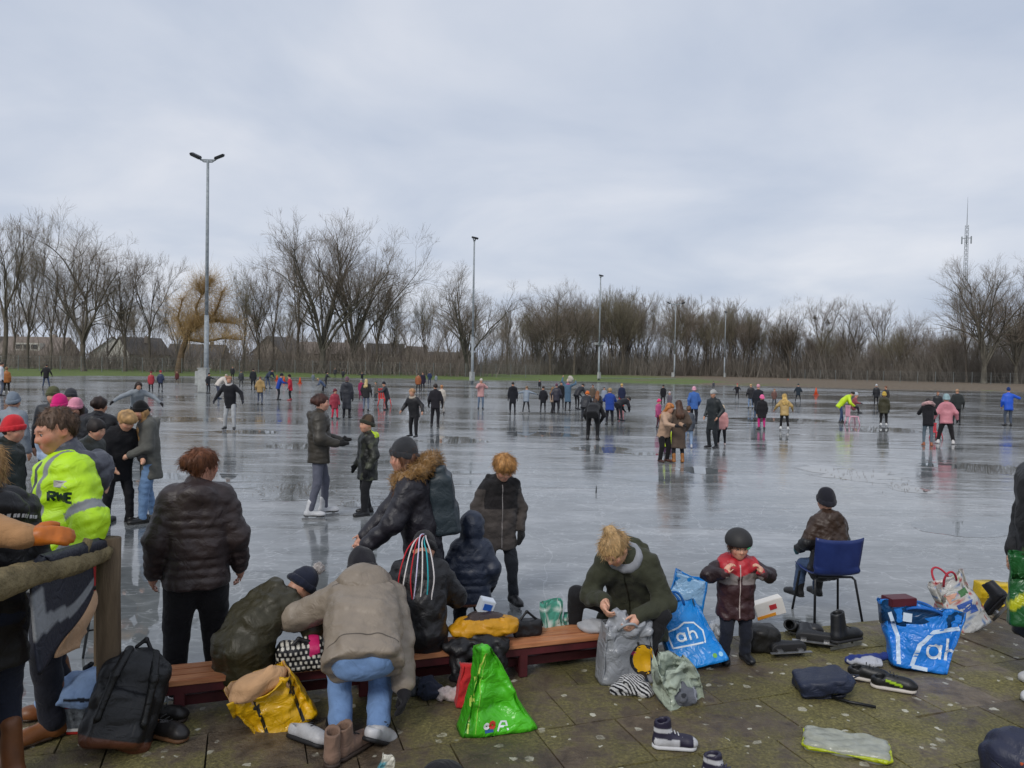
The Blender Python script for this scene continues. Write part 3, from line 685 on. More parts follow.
MB().tube([(0, 0, HT-.2), (0, 0, (HT+Hw)/2), (0, 0, Hw)], [.12, .08, .03], 6).build('whip_aerial', MATS['mast_steel'], rt)
za = AT(962, 240, 250)[2]
for k in range(6):
    a = k*1.047; MB().box((1.5*math.cos(a), 1.5*math.sin(a), za), (.16, .16, 1.1)).build('panel_antenna', MATS['mast_steel'], rt, False, .05)
    MB().tube([(0, 0, za+.6), (1.5*math.cos(a), 1.5*math.sin(a), za+.6)], .06, 5).build('bracket', MATS['mast_steel'], rt)
# ---- houses behind the trees on the left
plain('brick_wall', '#857a72', '#a2978d', 4, .9); plain('render_white', '#b9b6ad', '#d2cfc7', 2, .9); plain('roof_tile', '#4a4746', '#66625f', 3, .85); plain('roof_brown', '#6c625b', '#887d75', 3, .85)
plain('window_dark', '#1d2328', '#394149', 2, .15); plain('frame_white', '#c9c9c6', '#e0e0dd', 2, .5)
def house(u, y, W, D, hw, hr, wall, roof, yaw, label, gable_front=False, nwin=3, dormer=False):
    y = y*1.1; W *= .92; hw *= .85; hr *= .85; x, _ = ux(u, y); o = empty('house', (x, y, .2), yaw, label, 'house')
    MB().box((0, 0, hw/2), (W/2, D/2, hw/2)).build('wall', MATS[wall], o)
    if gable_front:
        MB().prism([(-W/2, hw), (W/2, hw), (0, hw+hr)], -D/2+.02, D/2-.02).build('gable', MATS[wall], o)
        rf = MB()
        for s in (-1, 1):
            a = np.array([0, 0, hw+hr+.12]); e_ = np.array([s*(W/2+.4), 0, hw-.3]); rf.add([(a[0], -D/2-.3, a[2]), (e_[0], -D/2-.3, e_[2]), (e_[0], D/2+.3, e_[2]), (a[0], D/2+.3, a[2]), (a[0], -D/2-.3, a[2]+.2), (e_[0], -D/2-.3, e_[2]+.2), (e_[0], D/2+.3, e_[2]+.2), (a[0], D/2+.3, a[2]+.2)], [[0, 1, 2, 3], [4, 7, 6, 5], [0, 4, 5, 1], [1, 5, 6, 2], [2, 6, 7, 3], [3, 7, 4, 0]])
        r_ = rf.build('roof', MATS[roof], o)
    else:
        r_ = MB().add([(-W/2-.3, -D/2-.4, hw-.1), (W/2+.3, -D/2-.4, hw-.1), (W/2+.3, D/2+.4, hw-.1), (-W/2-.3, D/2+.4, hw-.1), (-W/2-.3, 0, hw+hr), (W/2+.3, 0, hw+hr)], [[0, 1, 5, 4], [2, 3, 4, 5], [0, 4, 3], [1, 2, 5], [0, 3, 2, 1]]).build('roof', MATS[roof], o)
    MB().box((W*.25, .3, hw+hr*.95), (.35, .35, .7)).build('chimney', MATS['brick_wall'], r_)
    for st in range(2):
        if st and hw < 4.5: continue
        for i in range(nwin):
            xx = -W/2+W*(i+.5)/nwin
            f = MB().box((xx, -D/2-.03, 1.5+st*2.7), (.75, .06, .65)).build('window', MATS['frame_white'], o)
            for q in (-1, 1): MB().box((xx+q*.33, -D/2-.1, 1.5+st*2.7), (.28, .02, .53)).build('pane', MATS['window_dark'], f)
    if dormer:
        d_ = MB().box((0, -D*.28, hw+hr*.42), (W*.2, D*.16, .75)).build('dormer', MATS['render_white'], o)
        for q in (-1, 0, 1): MB().box((q*W*.12, -D*.44-.02, hw+hr*.42), (W*.05, .03, .45)).build('pane', MATS['window_dark'], d_)
house(38, 140, 13, 9, 3.0, 4.2, 'brick_wall', 'roof_brown', .05, 'brown roofed house with white dormer at far left', dormer=True, nwin=4)
house(6, 150, 9, 9, 3, 4.5, 'brick_wall', 'roof_tile', .0, 'dark roofed house cut by the left edge')
house(112, 146, 9, 8, 3.4, 4.0, 'render_white', 'roof_brown', .5, 'cream house behind the big forked tree', True, 2)
house(140, 142, 7, 9, 3.6, 3.6, 'render_white', 'roof_tile', -.5, 'white gabled house with dark roof left of the willow', True, 2)
house(198, 150, 12, 8, 2.8, 3.6, 'brick_wall', 'roof_tile', .1, 'low dark roofed house behind the willow')
house(280, 158, 9, 8, 4.8, 3.8, 'brick_wall', 'roof_tile', -.45, 'brick house with pale gable left of the poplar group', True, 2)
house(330, 165, 16, 8, 4.8, 3.2, 'brick_wall', 'roof_brown', .0, 'long brown row house behind the poplar trunks', nwin=6)
house(385, 168, 9, 8, 5.0, 3.0, 'render_white', 'roof_tile', .1, 'pale house right of the poplar group')
house(415, 162, 10, 8, 2.8, 4.0, 'brick_wall', 'roof_brown', -.3, 'brown house with tall roof left of the second mast', True, 2)
house(448, 172, 14, 8, 2.8, 3.2, 'brick_wall', 'roof_tile', .1, 'low house with grey roof behind the second mast')
# ================================================================== people
def RX(a): a = R_(a); return np.array([[1, 0, 0], [0, math.cos(a), -math.sin(a)], [0, math.sin(a), math.cos(a)]])
def RY(a): a = R_(a); return np.array([[math.cos(a), 0, math.sin(a)], [0, 1, 0], [-math.sin(a), 0, math.cos(a)]])
def RZ(a): a = R_(a); return np.array([[math.cos(a), -math.sin(a), 0], [math.sin(a), math.cos(a), 0], [0, 0, 1]])
def v3(*a): return np.array(a, float)
def nrm(v): return v/(np.linalg.norm(v)+1e-9)
def ik(a, tgt, l1, l2, pole):
    d = tgt-a; L = np.linalg.norm(d); mx_ = (l1+l2)*.998
    if L > mx_: tgt = a+d/L*mx_; d = tgt-a; L = mx_
    L = max(L, abs(l1-l2)+.01); u = d/(np.linalg.norm(d)+1e-9)
    x = (l1*l1-l2*l2+L*L)/(2*L); h = math.sqrt(max(l1*l1-x*x, 0))
    p = pole-u*(pole@u); p = nrm(p)
    return a+u*x+p*h, tgt
KID = [(.132, .50, 1.0), (.158, .475, 1.08), (.195, .43, 1.2)]
def skeleton(H, kid, po):
    hf, lf, ws = KID[kid]; s = H/1.75*ws; J = {'s': s, 'H': H, 'hh': hf*H}
    leg = lf*H; torso = H-hf*H-.05*H-leg; arm = .33*H if not kid else .32*H
    px, pf, pz = po.get('pel', (0, 0, None)); pz = leg*.985+po.get('lift', 0) if pz is None else pz
    P = v3(px, -pf, pz); l1 = po.get('lean', 0); l2 = po.get('lean2', l1); sd = po.get('side', 0); tw = po.get('twist', 0)
    R1 = RY(sd)@RX(l1); R2 = RZ(tw)@RY(sd)@RX(l2)
    J['pel'] = P; J['waist'] = P+R1@v3(0, 0, torso*.42); J['neck'] = J['waist']+R2@v3(0, 0, torso*.62); J['R1'], J['R2'] = R1, R2
    shc = J['waist']+R2@v3(0, 0, torso*.55); J['shc'] = shc; pyw = RZ(po.get('pyaw', 0))
    hp, hy, hr = po.get('head', (0, 0, 0)); Rh = RZ(hy)@RY(hr)@RX(hp); J['Rh'] = Rh
    nd = nrm(R2@v3(0, 0, 1)*.5+Rh@v3(0, 0, 1)*.5); J['nk2'] = J['neck']+nd*.045*H; J['hc'] = J['nk2']+Rh@v3(0, -.02*H, hf*H*.42)
    la = arm*.53; lb = arm*.47; sw = .094*H*(1 if not kid else .94); hw = .05*H*ws
    for sn, sg in (('L', 1), ('R', -1)):
        sh = shc+R2@v3(sg*sw, 0, 0); J['sh'+sn] = sh
        if sn+'a' in po: tg = v3(*po[sn+'a'])
        else:
            o, f, u = po.get(sn, (.13, .10, -.97)); tg = sh+arm*(RZ(tw)@v3(sg*o, -f, u))
        pole = po.get(sn+'p'); pole = R2@v3(sg*.5, .8, -.4) if pole is None else v3(*pole)
        J['el'+sn], J['wr'+sn] = ik(sh, tg, la, lb, pole)
        hj = P+pyw@v3(sg*hw, 0, 0); J['hip'+sn] = hj
        o, f, u = po.get('F'+sn, (0.03, 0, 0)); ank = v3(px+sg*(hw+o), -f, .05*H+u+po.get('lift', 0)) if 'F'+sn+'a' not in po else v3(*po['F'+sn+'a'])
        kp = po.get('K'+sn, (sg*.15, -1, .2)); tl = (leg-.05*H)/2
        J['kn'+sn], J['an'+sn] = ik(hj, ank, tl, tl*1.0, v3(*kp))
        J['fy'+sn] = po.get('fy'+sn, sg*10); J['fp'+sn] = po.get('fp'+sn, 0)
    return J
def hand_prims(w_, e_, s, sg, r, fine, po, sn):
    d = po.get(sn+'hd'); d = nrm(w_-e_) if d is None else nrm(v3(*d))
    n_ = po.get(sn+'pn'); n_ = v3(-sg, .15, 0) if n_ is None else v3(*n_)       # palm normal
    n_ = nrm(n_-d*(n_@d)); th = np.cross(n_, d)*sg*-1
    if po.get(sn+'th') is not None: th = nrm(v3(*po[sn+'th'])-d*(v3(*po[sn+'th'])@d))
    elif th@v3(0, -1, .2) < 0: th = -th
    L = .105*s*1.75/1.75*1.75*1.0 if False else .105*s*1.7; L = .18*s; cu = R_(po.get(sn+'cu', 28)); k = .010*s
    pr = [cone(w_-d*.03*s, w_+d*L*.28, .028*s+r, .036*s+r, .015*s)]
    for i in (-1.2, 0, 1.2): pr.append(cone(w_+d*L*.08+th*i*.012*s, w_+d*L*.46+th*i*.019*s, .018*s+r, .0145*s+r, k))
    if not fine:
        pr += [cone(w_+d*L*.4, w_+d*L*.78+n_*.03*s, .032*s+r, .022*s+r, .02*s), cone(w_+d*L*.12, w_+d*L*.42+th*.05*s, .016*s+r, .012*s+r, .01*s)]
        return pr
    def curl(v, a): return v*math.cos(a)+n_*math.sin(a)
    for i, lf in zip((-1.5, -.5, .5, 1.5), (.80, 1.0, 1.06, .95)):
        b0 = w_+d*L*.46+th*i*.0185*s; d1 = curl(d, cu*.7); p1 = b0+d1*.042*s*lf; d2 = curl(d, cu*1.7); p2 = p1+d2*.028*s*lf; d3 = curl(d, cu*2.5); p3 = p2+d3*.022*s*lf
        pr += [cone(b0, p1, .0098*s+r, .0092*s+r, .003), cone(p1, p2, .0092*s+r, .0085*s+r, .003), cone(p2, p3, .0085*s+r, .0072*s+r, .003)]
    b0 = w_+d*L*.10+th*.02*s; p1 = b0+nrm(d*.62+th*.75+n_*.25)*.042*s; p2 = p1+nrm(d*.9+th*.35+n_*.35)*.034*s; p3 = p2+nrm(d*.9+th*.1+n_*.5)*.024*s
    pr += [cone(b0, p1, .014*s+r, .0115*s+r, .008), cone(p1, p2, .0112*s+r, .010*s+r, .003), cone(p2, p3, .010*s+r, .008*s+r, .003)]
    return pr
def person(label, loc, yaw, H, po, jacket, pants, shoes, hat=None, hair=None, gloves=None, skin='#c4957c', kid=0, vox=.02, group=None, seed=1, brow='#5a4030', scarf=None, face=None, z0=None):
    J = skeleton(H, kid, po); s = J['s']; hh = J['hh']; Rh, hc = J['Rh'], J['hc']; fine = vox < .012
    HP = lambda x, y, z: hc+Rh@v3(x, y, z)*hh
    o = empty('person', loc, R_(yaw), label, 'person', group)
    if scarf is None: scarf = {}
    # ---- body: one continuous surface
    pr = [ell(HP(0, .07, .12), v3(.335, .415, .375)*hh, Rh, .03*s), ell(HP(0, -.09, -.2), v3(.255, .285, .28)*hh, Rh, .05*s), ell(HP(0, -.25, -.37), v3(.11, .09, .085)*hh, Rh, .03*s)]
    if vox < .018:
        pr += [cone(HP(0, -.36, .07), HP(0, -.445, -.095), .026*hh, .044*hh, .02*s), cone(HP(-.035, -.40, -.11), HP(.035, -.40, -.11), .038*hh, .038*hh, .015*s),
               cone(HP(-.17, -.315, .115), HP(.17, -.315, .115), .06*hh, .06*hh, .02*s), cone(HP(-.085, -.352, -.225), HP(.085, -.352, -.225), .030*hh, .030*hh, .012*s), cone(HP(-.07, -.345, -.275), HP(.07, -.345, -.275), .034*hh, .034*hh, .012*s)]
        for g in (-1, 1):
            pr += [ell(HP(g*.17, -.24, -.09), v3(.11, .12, .11)*hh, Rh, .03*s), ell(HP(g*.14, -.40, .035), v3(.075, .06, .042)*hh, Rh, .012*s, 's'), ell(HP(g*.345, .06, -.02), v3(.035, .10, .14)*hh, Rh@RZ(g*-18), .008*s), ell(HP(g*.385, .05, .0), v3(.025, .05, .08)*hh, Rh, .006*s, 's')]
    pr += [cone(J['neck'], HP(0, .10, -.25), .058*s, .052*s, .03*s)]
    for sn, g in (('L', 1), ('R', -1)):
        pr += [cone(J['shc']+J['R2']@v3(g*.07*s, 0, -.02*s), J['pel']+v3(g*.05*s, 0, 0), .085*s, .085*s, .05*s), cone(J['neck'], J['sh'+sn], .05*s, .052*s, .04*s),
               cone(J['sh'+sn], J['el'+sn], .05*s, .04*s, .02*s), cone(J['el'+sn], J['wr'+sn], .04*s, .027*s, .02*s),
               ]+([cone(J['hip'+sn], J['kn'+sn], .075*s, .052*s, .03*s), cone(J['kn'+sn], J['an'+sn], .05*s, .036*s, .02*s)] if vox < .0125 else [])
        if not gloves: pr += hand_prims(J['wr'+sn], J['el'+sn], s, g, 0, fine, po, sn)
    lc = np.array(lin(skin)); bc = np.array(lin(brow))
    def skincol(V):
        q = (V-hc)@Rh/hh; c = np.tile(lc, (len(V), 1))
        def dab(cx, cy, cz, rx, ry, rz, col, a):
            d = np.sqrt(((q-[cx, cy, cz])/[rx, ry, rz])**2@np.ones(3)); k = np.clip(1.6-1.6*d, 0, 1)*a; c[:] = c*(1-k[:, None])+np.array(col)*k[:, None]
        if vox < .018:
            for g in (-1, 1):
                dab(g*.2, -.28, -.1, .16, .14, .14, lc*[1.05, .72, .70], .7)
                dab(g*.15, -.37, .125, .13, .12, .035, bc, .9); dab(g*.35, .06, 0, .08, .12, .16, lc*[1.05, .75, .7], .6)
            dab(0, -.44, -.1, .09, .08, .08, lc*[1.05, .75, .7], .6); dab(0, -.38, -.245, .12, .08, .05, lc*[.85, .45, .45], .8)
        return c
    bvox = .0085 if face else max(vox*1.1, .014)
    sdf_obj('body', pr, bvox, 'skin', skincol, o)
    if face:                                             # eyes
        for g in (-1, 1):
            c = HP(g*.14, -.318, .035); V, Q = sdf_mesh([ell(v3(0, 0, 0), v3(.056, .056, .056)*hh)], .0035, None, 2)
            f = Rh@v3(0, -1, -.12); dt = (V/np.linalg.norm(V, axis=1)[:, None])@f; col = np.where(dt[:, None] > .86, np.array(lin('#241a14')), np.where(dt[:, None] > .72, np.array(lin('#5a6a70')), np.array(lin('#c8bdb5'))))
            obj('eye', V+c, Q, MATS['paint'], o, True, col)
            # lid
            sdf_obj('eyelid', [cone(HP(g*.075, -.345, .068), HP(g*.145, -.368, .078), .016*hh, .020*hh, .004), cone(HP(g*.145, -.368, .078), HP(g*.205, -.335, .062), .020*hh, .016*hh, .004)], .003, 'skin', lc*.8, o)
    # ---- jacket
    j = dict(c='#222222', len=.10, b=.02, q=0, sp=.08, hood=None, mat='nylon', wr=.004, fl=0); j.update(jacket); bk = j['b']*s/1.0; q_ = j['q']; sp = j['sp']*s**.5
    JP = []; R1, R2 = J['R1'], J['R2']; seat = po.get('seat', 0)
    SL = []; hems = []
    for sn, g in (('L', 1), ('R', -1)):
        hd = nrm(-R1@v3(0, 0, 1)*(1-seat)+nrm(J['kn'+sn]-J['hip'+sn])*seat); hem = J['pel']+R1@v3(g*(.062+j['fl'])*s, 0, .0)+hd*j['len']; hems.append((hem, hd))
        ch = J['shc']+R2@v3(g*.068*s, .0, -.07*s); wa = J['waist']+R1@v3(g*.06*s, 0, 0)
        JP += [cone(ch, wa, .110*s+bk, .100*s+bk, .05*s, 'u', q_, sp, 0), cone(wa, hem, .100*s+bk, (.104+j['fl'])*s+bk, .05*s, 'u', q_, sp, .3)]
        if seat < .45: JP += [cone(hem, hem+hd*.06*s, (.104+j['fl'])*s+bk, (.106+j['fl'])*s+bk, .03*s)]
        SL += [cone(J['neck']-R2@v3(0, 0, .02*s), J['sh'+sn]+R2@v3(-g*.015*s, 0, -.015*s), .07*s+bk*.4, .066*s+bk*.6, .05*s),
               cone(J['sh'+sn]+R2@v3(-g*.01*s, 0, -.01*s), J['el'+sn], .068*s+bk*.7, .054*s+bk*.6, .03*s, 'u', q_*.7, sp, .1), cone(J['el'+sn], J['wr'+sn]-nrm(J['wr'+sn]-J['el'+sn])*.012*s, .054*s+bk*.6, .038*s+bk*.45, .03*s, 'u', q_*.7, sp, .4)]
    if seat >= .3: JP.append(cone(J['pel']+v3(-.06*s, 0, .02), J['pel']+v3(.06*s, 0, .02), .108*s+bk, .108*s+bk, .05*s))
    if seat < .45: JP.append(half((hems[0][0]+hems[1][0])/2+hems[0][1]*.02*s, nrm(hems[0][1]+hems[1][1]), .015*s))
    JP += SL
    if j['hood'] != 'none': JP += [cone(J['neck']-R2@v3(0, 0, .03*s), J['neck']+R2@v3(0, -.005, .045*s), .075*s+bk*.3, .068*s+bk*.2, .03*s)]
    if j['hood'] == 'down':
        hb = J['neck']+R2@v3(0, .10*s, .0); HDP = [ell(hb+R2@v3(0, .015*s, -.035*s), v3(.125, .055, .10)*s, R2@RX(-15), .03*s), cone(hb+R2@v3(-.10*s, -.05*s, .03*s), hb+R2@v3(.10*s, -.05*s, .03*s), .04*s, .04*s, .03*s), cone(hb+R2@v3(-.11*s, -.05*s, .02*s), J['neck']+R2@v3(-.06*s, -.09*s, -.02*s), .035*s, .028*s, .03*s), cone(hb+R2@v3(.11*s, -.05*s, .02*s), J['neck']+R2@v3(.06*s, -.09*s, -.02*s), .035*s, .028*s, .03*s)]
        if not j.get('hoodc'): JP += HDP
    if j['hood'] == 'up':
        JP += [ell(HP(0, .07, .08), v3(.46, .52, .53)*hh, Rh, .04*s), cone(HP(0, .15, -.3), J['neck'], .40*hh, .09*s, .05*s), ell(HP(0, -.72, -.05), v3(.30, .45, .40)*hh, Rh, .02*s, 's')]
    f1 = wrinkle(j['wr'], 26/s, seed, 7, (1, 1, 1.5)); f2 = wrinkle(j['wr']*.6, 60/s, seed+50, 6, (1, 1, .7)); f6 = wrinkle(j['wr']*.8, 15/s, seed+80, 5, (1, 1, 1.6), True); f7 = wrinkle(j['wr']*.55, 38/s, seed+81, 5, (.8, .8, 1.4), True); dsp = (lambda P: f1(P)*.5+f2(P)+f6(P)+f7(P)) if vox < .03 else None
    cf = j['c']; cfn = (lambda V: cf(V, J)) if callable(cf) else cf
    jo = sdf_obj('jacket', JP, vox, j['mat'], cfn, o, dsp)
    if j.get('hoodc'): sdf_obj('hood', HDP+[ell(hb+R2@v3(0, .045*s, -.07*s), v3(.15, .07, .12)*s, R2@RX(-12), .04*s), cone(hb+R2@v3(-.13*s, -.02*s, -.02*s), hb+R2@v3(.13*s, -.02*s, -.02*s), .055*s, .055*s, .03*s), cone(J['neck']-R2@v3(0, 0, .02*s), J['neck']+R2@v3(0, -.01, .06*s), .092*s, .080*s, .03*s)], vox, j['mat'], j['hoodc'], jo, dsp)
    if j.get('fur'):
        hb = J['neck']+R2@v3(0, .06*s, .03*s); FP = []; n = 14; r = random.Random(seed)
        for k in range(n):
            a = 2*math.pi*k/n; a2 = 2*math.pi*(k+1)/n; pt = lambda a: hb+R2@v3(.165*s*math.sin(a), .145*s*math.cos(a)-.0*s, .05*s*math.cos(a)+.02*s)
            FP.append(cone(pt(a), pt(a2), .058*s*r.uniform(.9, 1.25), .058*s, .015))
        fo = sdf_obj('fur_trim', FP, max(vox*.8, .008), 'fur', j['fur'], jo, wrinkle(.012, 95, seed, 8))
        if fine: fuzz(fo, 'fur_hairs', 2200, .042, .0016, np.array(lin(j['fur'])), None, None, seed, 1.6)
    if fine and j.get('seams'):
        d = R2@v3(0, 1, 0); sc_ = J['shc']
        conform(jo, [[sc_+R2@v3((-.19+.38*k/30)*s, .12*s, -.07*s) for k in range(31)], [J['pel']+R1@v3((-.2+.4*k/30)*s, .12*s, .035*s) for k in range(31)]], d, .006, j['seams'], 'seam', .3, lift=.0015)
    if fine and j.get('zip'):
        d = R2@v3(0, -1, 0); a = J['neck']+R2@v3(0, -.08*s, -.02*s); b_ = J['pel']-R1@v3(0, 0, 1)*j['len']+R1@v3(0, -.115*s-bk, 0)
        conform(jo, [[a+(b_-a)*k/20 for k in range(21)]], d, .007, j['zip'], 'zip_line', .25)
    # ---- trousers
    p = dict(c='#1a1a1d', b=1.0, mat='cloth', wr=.004, cut=0, leg=1.0); p.update(pants); pb = p['b']
    TP = [cone(J['pel']+v3(-.05*s, 0, 0), J['pel']+v3(.05*s, 0, 0), .098*s*pb, .098*s*pb, .04*s), cone(J['pel'], J['waist'], .10*s, .08*s, .04*s)]
    for sn, g in (('L', 1), ('R', -1)):
        en = J['kn'+sn]+(J['an'+sn]-J['kn'+sn])*(1-p['cut'])
        TP += [cone(J['hip'+sn], J['kn'+sn], .090*s*pb, .064*s*pb, .03*s), cone(J['kn'+sn], en, .064*s*pb, .050*s*pb*p['leg'], .02*s)]
    f3a = wrinkle(p['wr']*.5, 30/s, seed+9, 7, (1, 1, 1.8)); f3b = wrinkle(p['wr']*.8, 22/s, seed+10, 5, (.7, .7, 2.0), True); f3 = lambda P: f3a(P)+f3b(P); cf2 = p['c']; c2 = (lambda V: cf2(V, J)) if callable(cf2) else cf2
    sdf_obj('trousers', TP, max(vox*1.15, .0145), p['mat'], c2, o, f3 if vox < .03 else None)
    # ---- shoes
    sh = dict(c='#1b1b1b', kind='shoe', sole='#2a2a2a', mat='leather', h=.06); sh.update(shoes)
    for sn, g in (('L', 1), ('R', -1)):
        a = J['an'+sn]; Rf = RZ(J['fy'+sn])@RX(J['fp'+sn]); L = .155*H; F_ = lambda x, y, z: a+Rf@v3(x, y, z)
        bz = -.05*H; skate = sh['kind'] == 'skate'
        SP = [cone(F_(0, .045*s, bz+.035*s), F_(0, -L*.62+.03*s, bz+.028*s), .046*s, .042*s, .02*s), ell(F_(0, -L*.55, bz+.03*s), v3(.05*s, .075*s, .042*s), Rf, .02*s), cone(F_(0, .02*s, bz+.05*s), F_(0, .015*s, bz+.05*s)+nrm(nrm(J['kn'+sn]-a)+v3(0, 0, .4))*sh['h']*s, .05*s, .050*s if sh['h'] < .12 else .054*s, .03*s), half(F_(0, 0, bz+.004), Rf@v3(0, 0, -1))]
        if fine or sh['kind'] == 'boot': SP += [cone(F_(0, -.02*s, bz+.06*s), F_(0, -.10*s, bz+.052*s), .04*s, .034*s, .02*s)]
        so = sdf_obj('shoe', SP, min(max(vox*.9, .009), .04), sh['mat'], sh['c'], o, wrinkle(.0025, 50, seed+3) if fine else None)
        if vox < .018:
            sdf_obj('sole', [cone(F_(0, .05*s, bz+.012*s), F_(0, -L*.6, bz+.012*s), .049*s, .054*s, .01), half(F_(0, 0, bz-.001), Rf@v3(0, 0, -1)), half(F_(0, 0, bz+.02*s), Rf@v3(0, 0, 1))], .013, 'rubber', sh['sole'], so)
        if skate:
            lt = po.get('lift', .05); z = bz
            m_ = MB().box(F_(0, -.05*s, z-lt*.72), (.0025, L*.62, lt*.28), Rf).build('blade', MATS['metal'], so)
            MB().box(F_(0, .05*s, z-lt*.25), (.012, .022*s, lt*.3), Rf).build('blade_holder', MATS['metal'], so); MB().box(F_(0, -.13*s, z-lt*.25), (.012, .022*s, lt*.3), Rf).build('blade_holder', MATS['metal'], so)
    # ---- gloves
    if gloves:
        gc, gm = gloves if isinstance(gloves, tuple) else (gloves, 'cloth')
        for sn, g in (('L', 1), ('R', -1)): sdf_obj('glove', hand_prims(J['wr'+sn], J['el'+sn], s, g, .006*s, fine and gm != 'knit', po, sn), min(vox, .008) if fine else vox, gm, gc, o, wrinkle(.001, 90, 4) if fine else None)
    # ---- hair
    if hair:
        kind, hcv = hair; hcol = np.array(lin(hcv)); r = random.Random(seed)
        hk = .90 if hat else 1.0
        HS = [ell(HP(0, .095, .14 if not hat else .08), v3(.385, .465, .42)*hh*hk, Rh, .02*s), ell(HP(0, -.52, -.12), v3(.36, .30, .44)*hh, Rh, .02*s, 's')]
        if kind == 'man': HS = [ell(HP(0, .10, .15), v3(.365, .44, .405)*hh, Rh, .02*s), ell(HP(0, -.50, -.02), v3(.38, .30, .42)*hh, Rh, .02*s, 's'), half(HP(0, .12, -.08), Rh@v3(0, -.55, -.84), .01)]
        elif kind in ('short', 'fringe'): HS += [half(HP(0, .1, -.17), Rh@v3(0, -.45, -.9), .01)]
        else: HS += [half(HP(0, .1, -.26), Rh@v3(0, -.30, -.95), .01)]
        if kind == 'fringe': HS += [cone(HP(-.26, -.30, .27), HP(.26, -.30, .27), .10*hh, .10*hh, .05*s), cone(HP(-.2, -.37, .2), HP(.2, -.37, .2), .05*hh, .05*hh, .03*s), ell(HP(0, .0, .35), v3(.36, .40, .25)*hh, Rh, .05*s)]
        if kind == 'bun': HS += [ell(HP(.0, .30, .55), v3(.19, .19, .18)*hh, Rh, .02*s)]
        if kind == 'lowbun': HS += [ell(HP(.0, .56, .12), v3(.20, .18, .20)*hh, Rh, .03*s)]
        if kind == 'pony': HS += [cone(HP(0, .5, .2), HP(0, .68, -.15), .10*hh, .11*hh, .03*s), cone(HP(0, .68, -.15), HP(.04, .6, -.75), .11*hh, .05*hh, .03*s)]
        if kind == 'bob':
            for g in (-1, 0, 1): HS += [cone(HP(g*.26, .22+.1*(g == 0), -.1), HP(g*.24, .26+.1*(g == 0), -.52), .15*hh, .11*hh, .05*s)]
        if kind in ('long', 'longfront'):
            yy = .33 if kind == 'long' else -.05
            for g in (-1, 0, 1): HS += [cone(HP(g*.26, .22+.1*(g == 0), -.1), J['neck']+R2@v3(g*.09*s, (.14 if kind == 'long' else -.10)*s, -.10*s), .14*hh, .15*hh, .05*s), cone(J['neck']+R2@v3(g*.09*s, (.14 if kind == 'long' else -.10)*s, -.10*s), J['neck']+R2@v3(g*.08*s, (.15 if kind == 'long' else -.13)*s, -.24*s), .15*hh, .07*hh, .05*s)]
        st = wrinkle(1, 340 if fine else 120, seed+7, 5, (1, 1, .22))
        def hairc(V):
            k = np.clip(.5+.28*st((V-hc)@Rh), 0, 1)[:, None]; return hcol*(.55+.9*k)
        f4a = wrinkle(.003 if fine else .004, 150, seed+7, 6, (1, 1, .3)); f4b = wrinkle(.006, 42, seed+8, 5, (1, 1, .35), True); f4 = lambda P: f4a(P)+f4b(P)
        hob = sdf_obj('hair', HS, min(vox, .007) if fine else vox, 'hair', hairc, o, f4 if vox < .03 else None)
        if vox < .015: fuzz(hob, 'hair_strands', 900 if fine else 300, .055*hh/.23*(.5 if kind == 'man' else 1), .0014, hcol, hc, Rh, seed, .22)
    # ---- hat
    if hat:
        kind, c = hat[0], hat[1]
        if kind in ('beanie', 'pom'):
            HS = [ell(HP(0, .09, .12), v3(.395, .475, .44)*hh, Rh, .02*s), ell(HP(.03, .14, .46), v3(.25, .29, .22)*hh, Rh, .08*s), half(HP(0, 0, -.02), Rh@v3(0, -.36, -.93), .012)]
            f5 = wrinkle(.003, 70, seed, 5, (1, 1, .3)); ho = sdf_obj('hat', HS, min(vox, .008) if fine else vox, 'knit', c if not callable(c) else (lambda V: c(V, J)), o, f5 if vox < .03 else None)
            if vox < .03:
                CP = []; n = 16
                for k in range(n):
                    for zz in (.0, .10):
                        pt = lambda a: HP(.352*math.cos(a), .09+.432*math.sin(a), .05+zz-.17*math.sin(a))
                        CP.append(cone(pt(2*math.pi*k/n), pt(2*math.pi*(k+1)/n), .075*hh, .075*hh, .012))
                sdf_obj('cuff', CP, min(vox, .009), 'knit', (hat[2] if len(hat) > 2 and kind == 'beanie' else (c if not callable(c) else '#3a3a30')), ho, wrinkle(.002, 120, 3, 5, (1, 1, .2)) if fine else None)
            if kind == 'pom': sdf_obj('pompom', [ell(HP(0, .15, .80), v3(.17, .17, .17)*hh)], max(min(vox, .008), .006), 'fur', hat[2], ho, wrinkle(.006, 140, 5, 8)) if vox > .012 else fuzz(sdf_obj('pompom', [ell(HP(0, .15, .80), v3(.15, .15, .15)*hh)], .006, 'fur', hat[2], ho, wrinkle(.006, 140, 5, 8)), 'yarn_ends', 700, .011, .0022, np.array(lin(hat[2])), None, None, seed, 2.0)
        if kind == 'cap':
            HS = [ell(HP(0, .08, .17), v3(.39, .47, .40)*hh, Rh, .02*s), half(HP(0, 0, .13), Rh@v3(0, -.1, -1), .008)]
            ho = sdf_obj('hat', HS, min(vox, .01), 'cloth', c, o); sdf_obj('brim', [ell(HP(0, -.52, .14), v3(.30, .26, .035)*hh, Rh)], min(vox, .01), 'cloth', c, ho)
        if kind == 'wide':
            HS = [ell(HP(0, .08, .22), v3(.39, .46, .38)*hh, Rh, .02*s), ell(HP(0, .05, .13), v3(.62, .68, .05)*hh, Rh, .02*s)]; sdf_obj('hat', HS, vox, 'cloth', c, o)
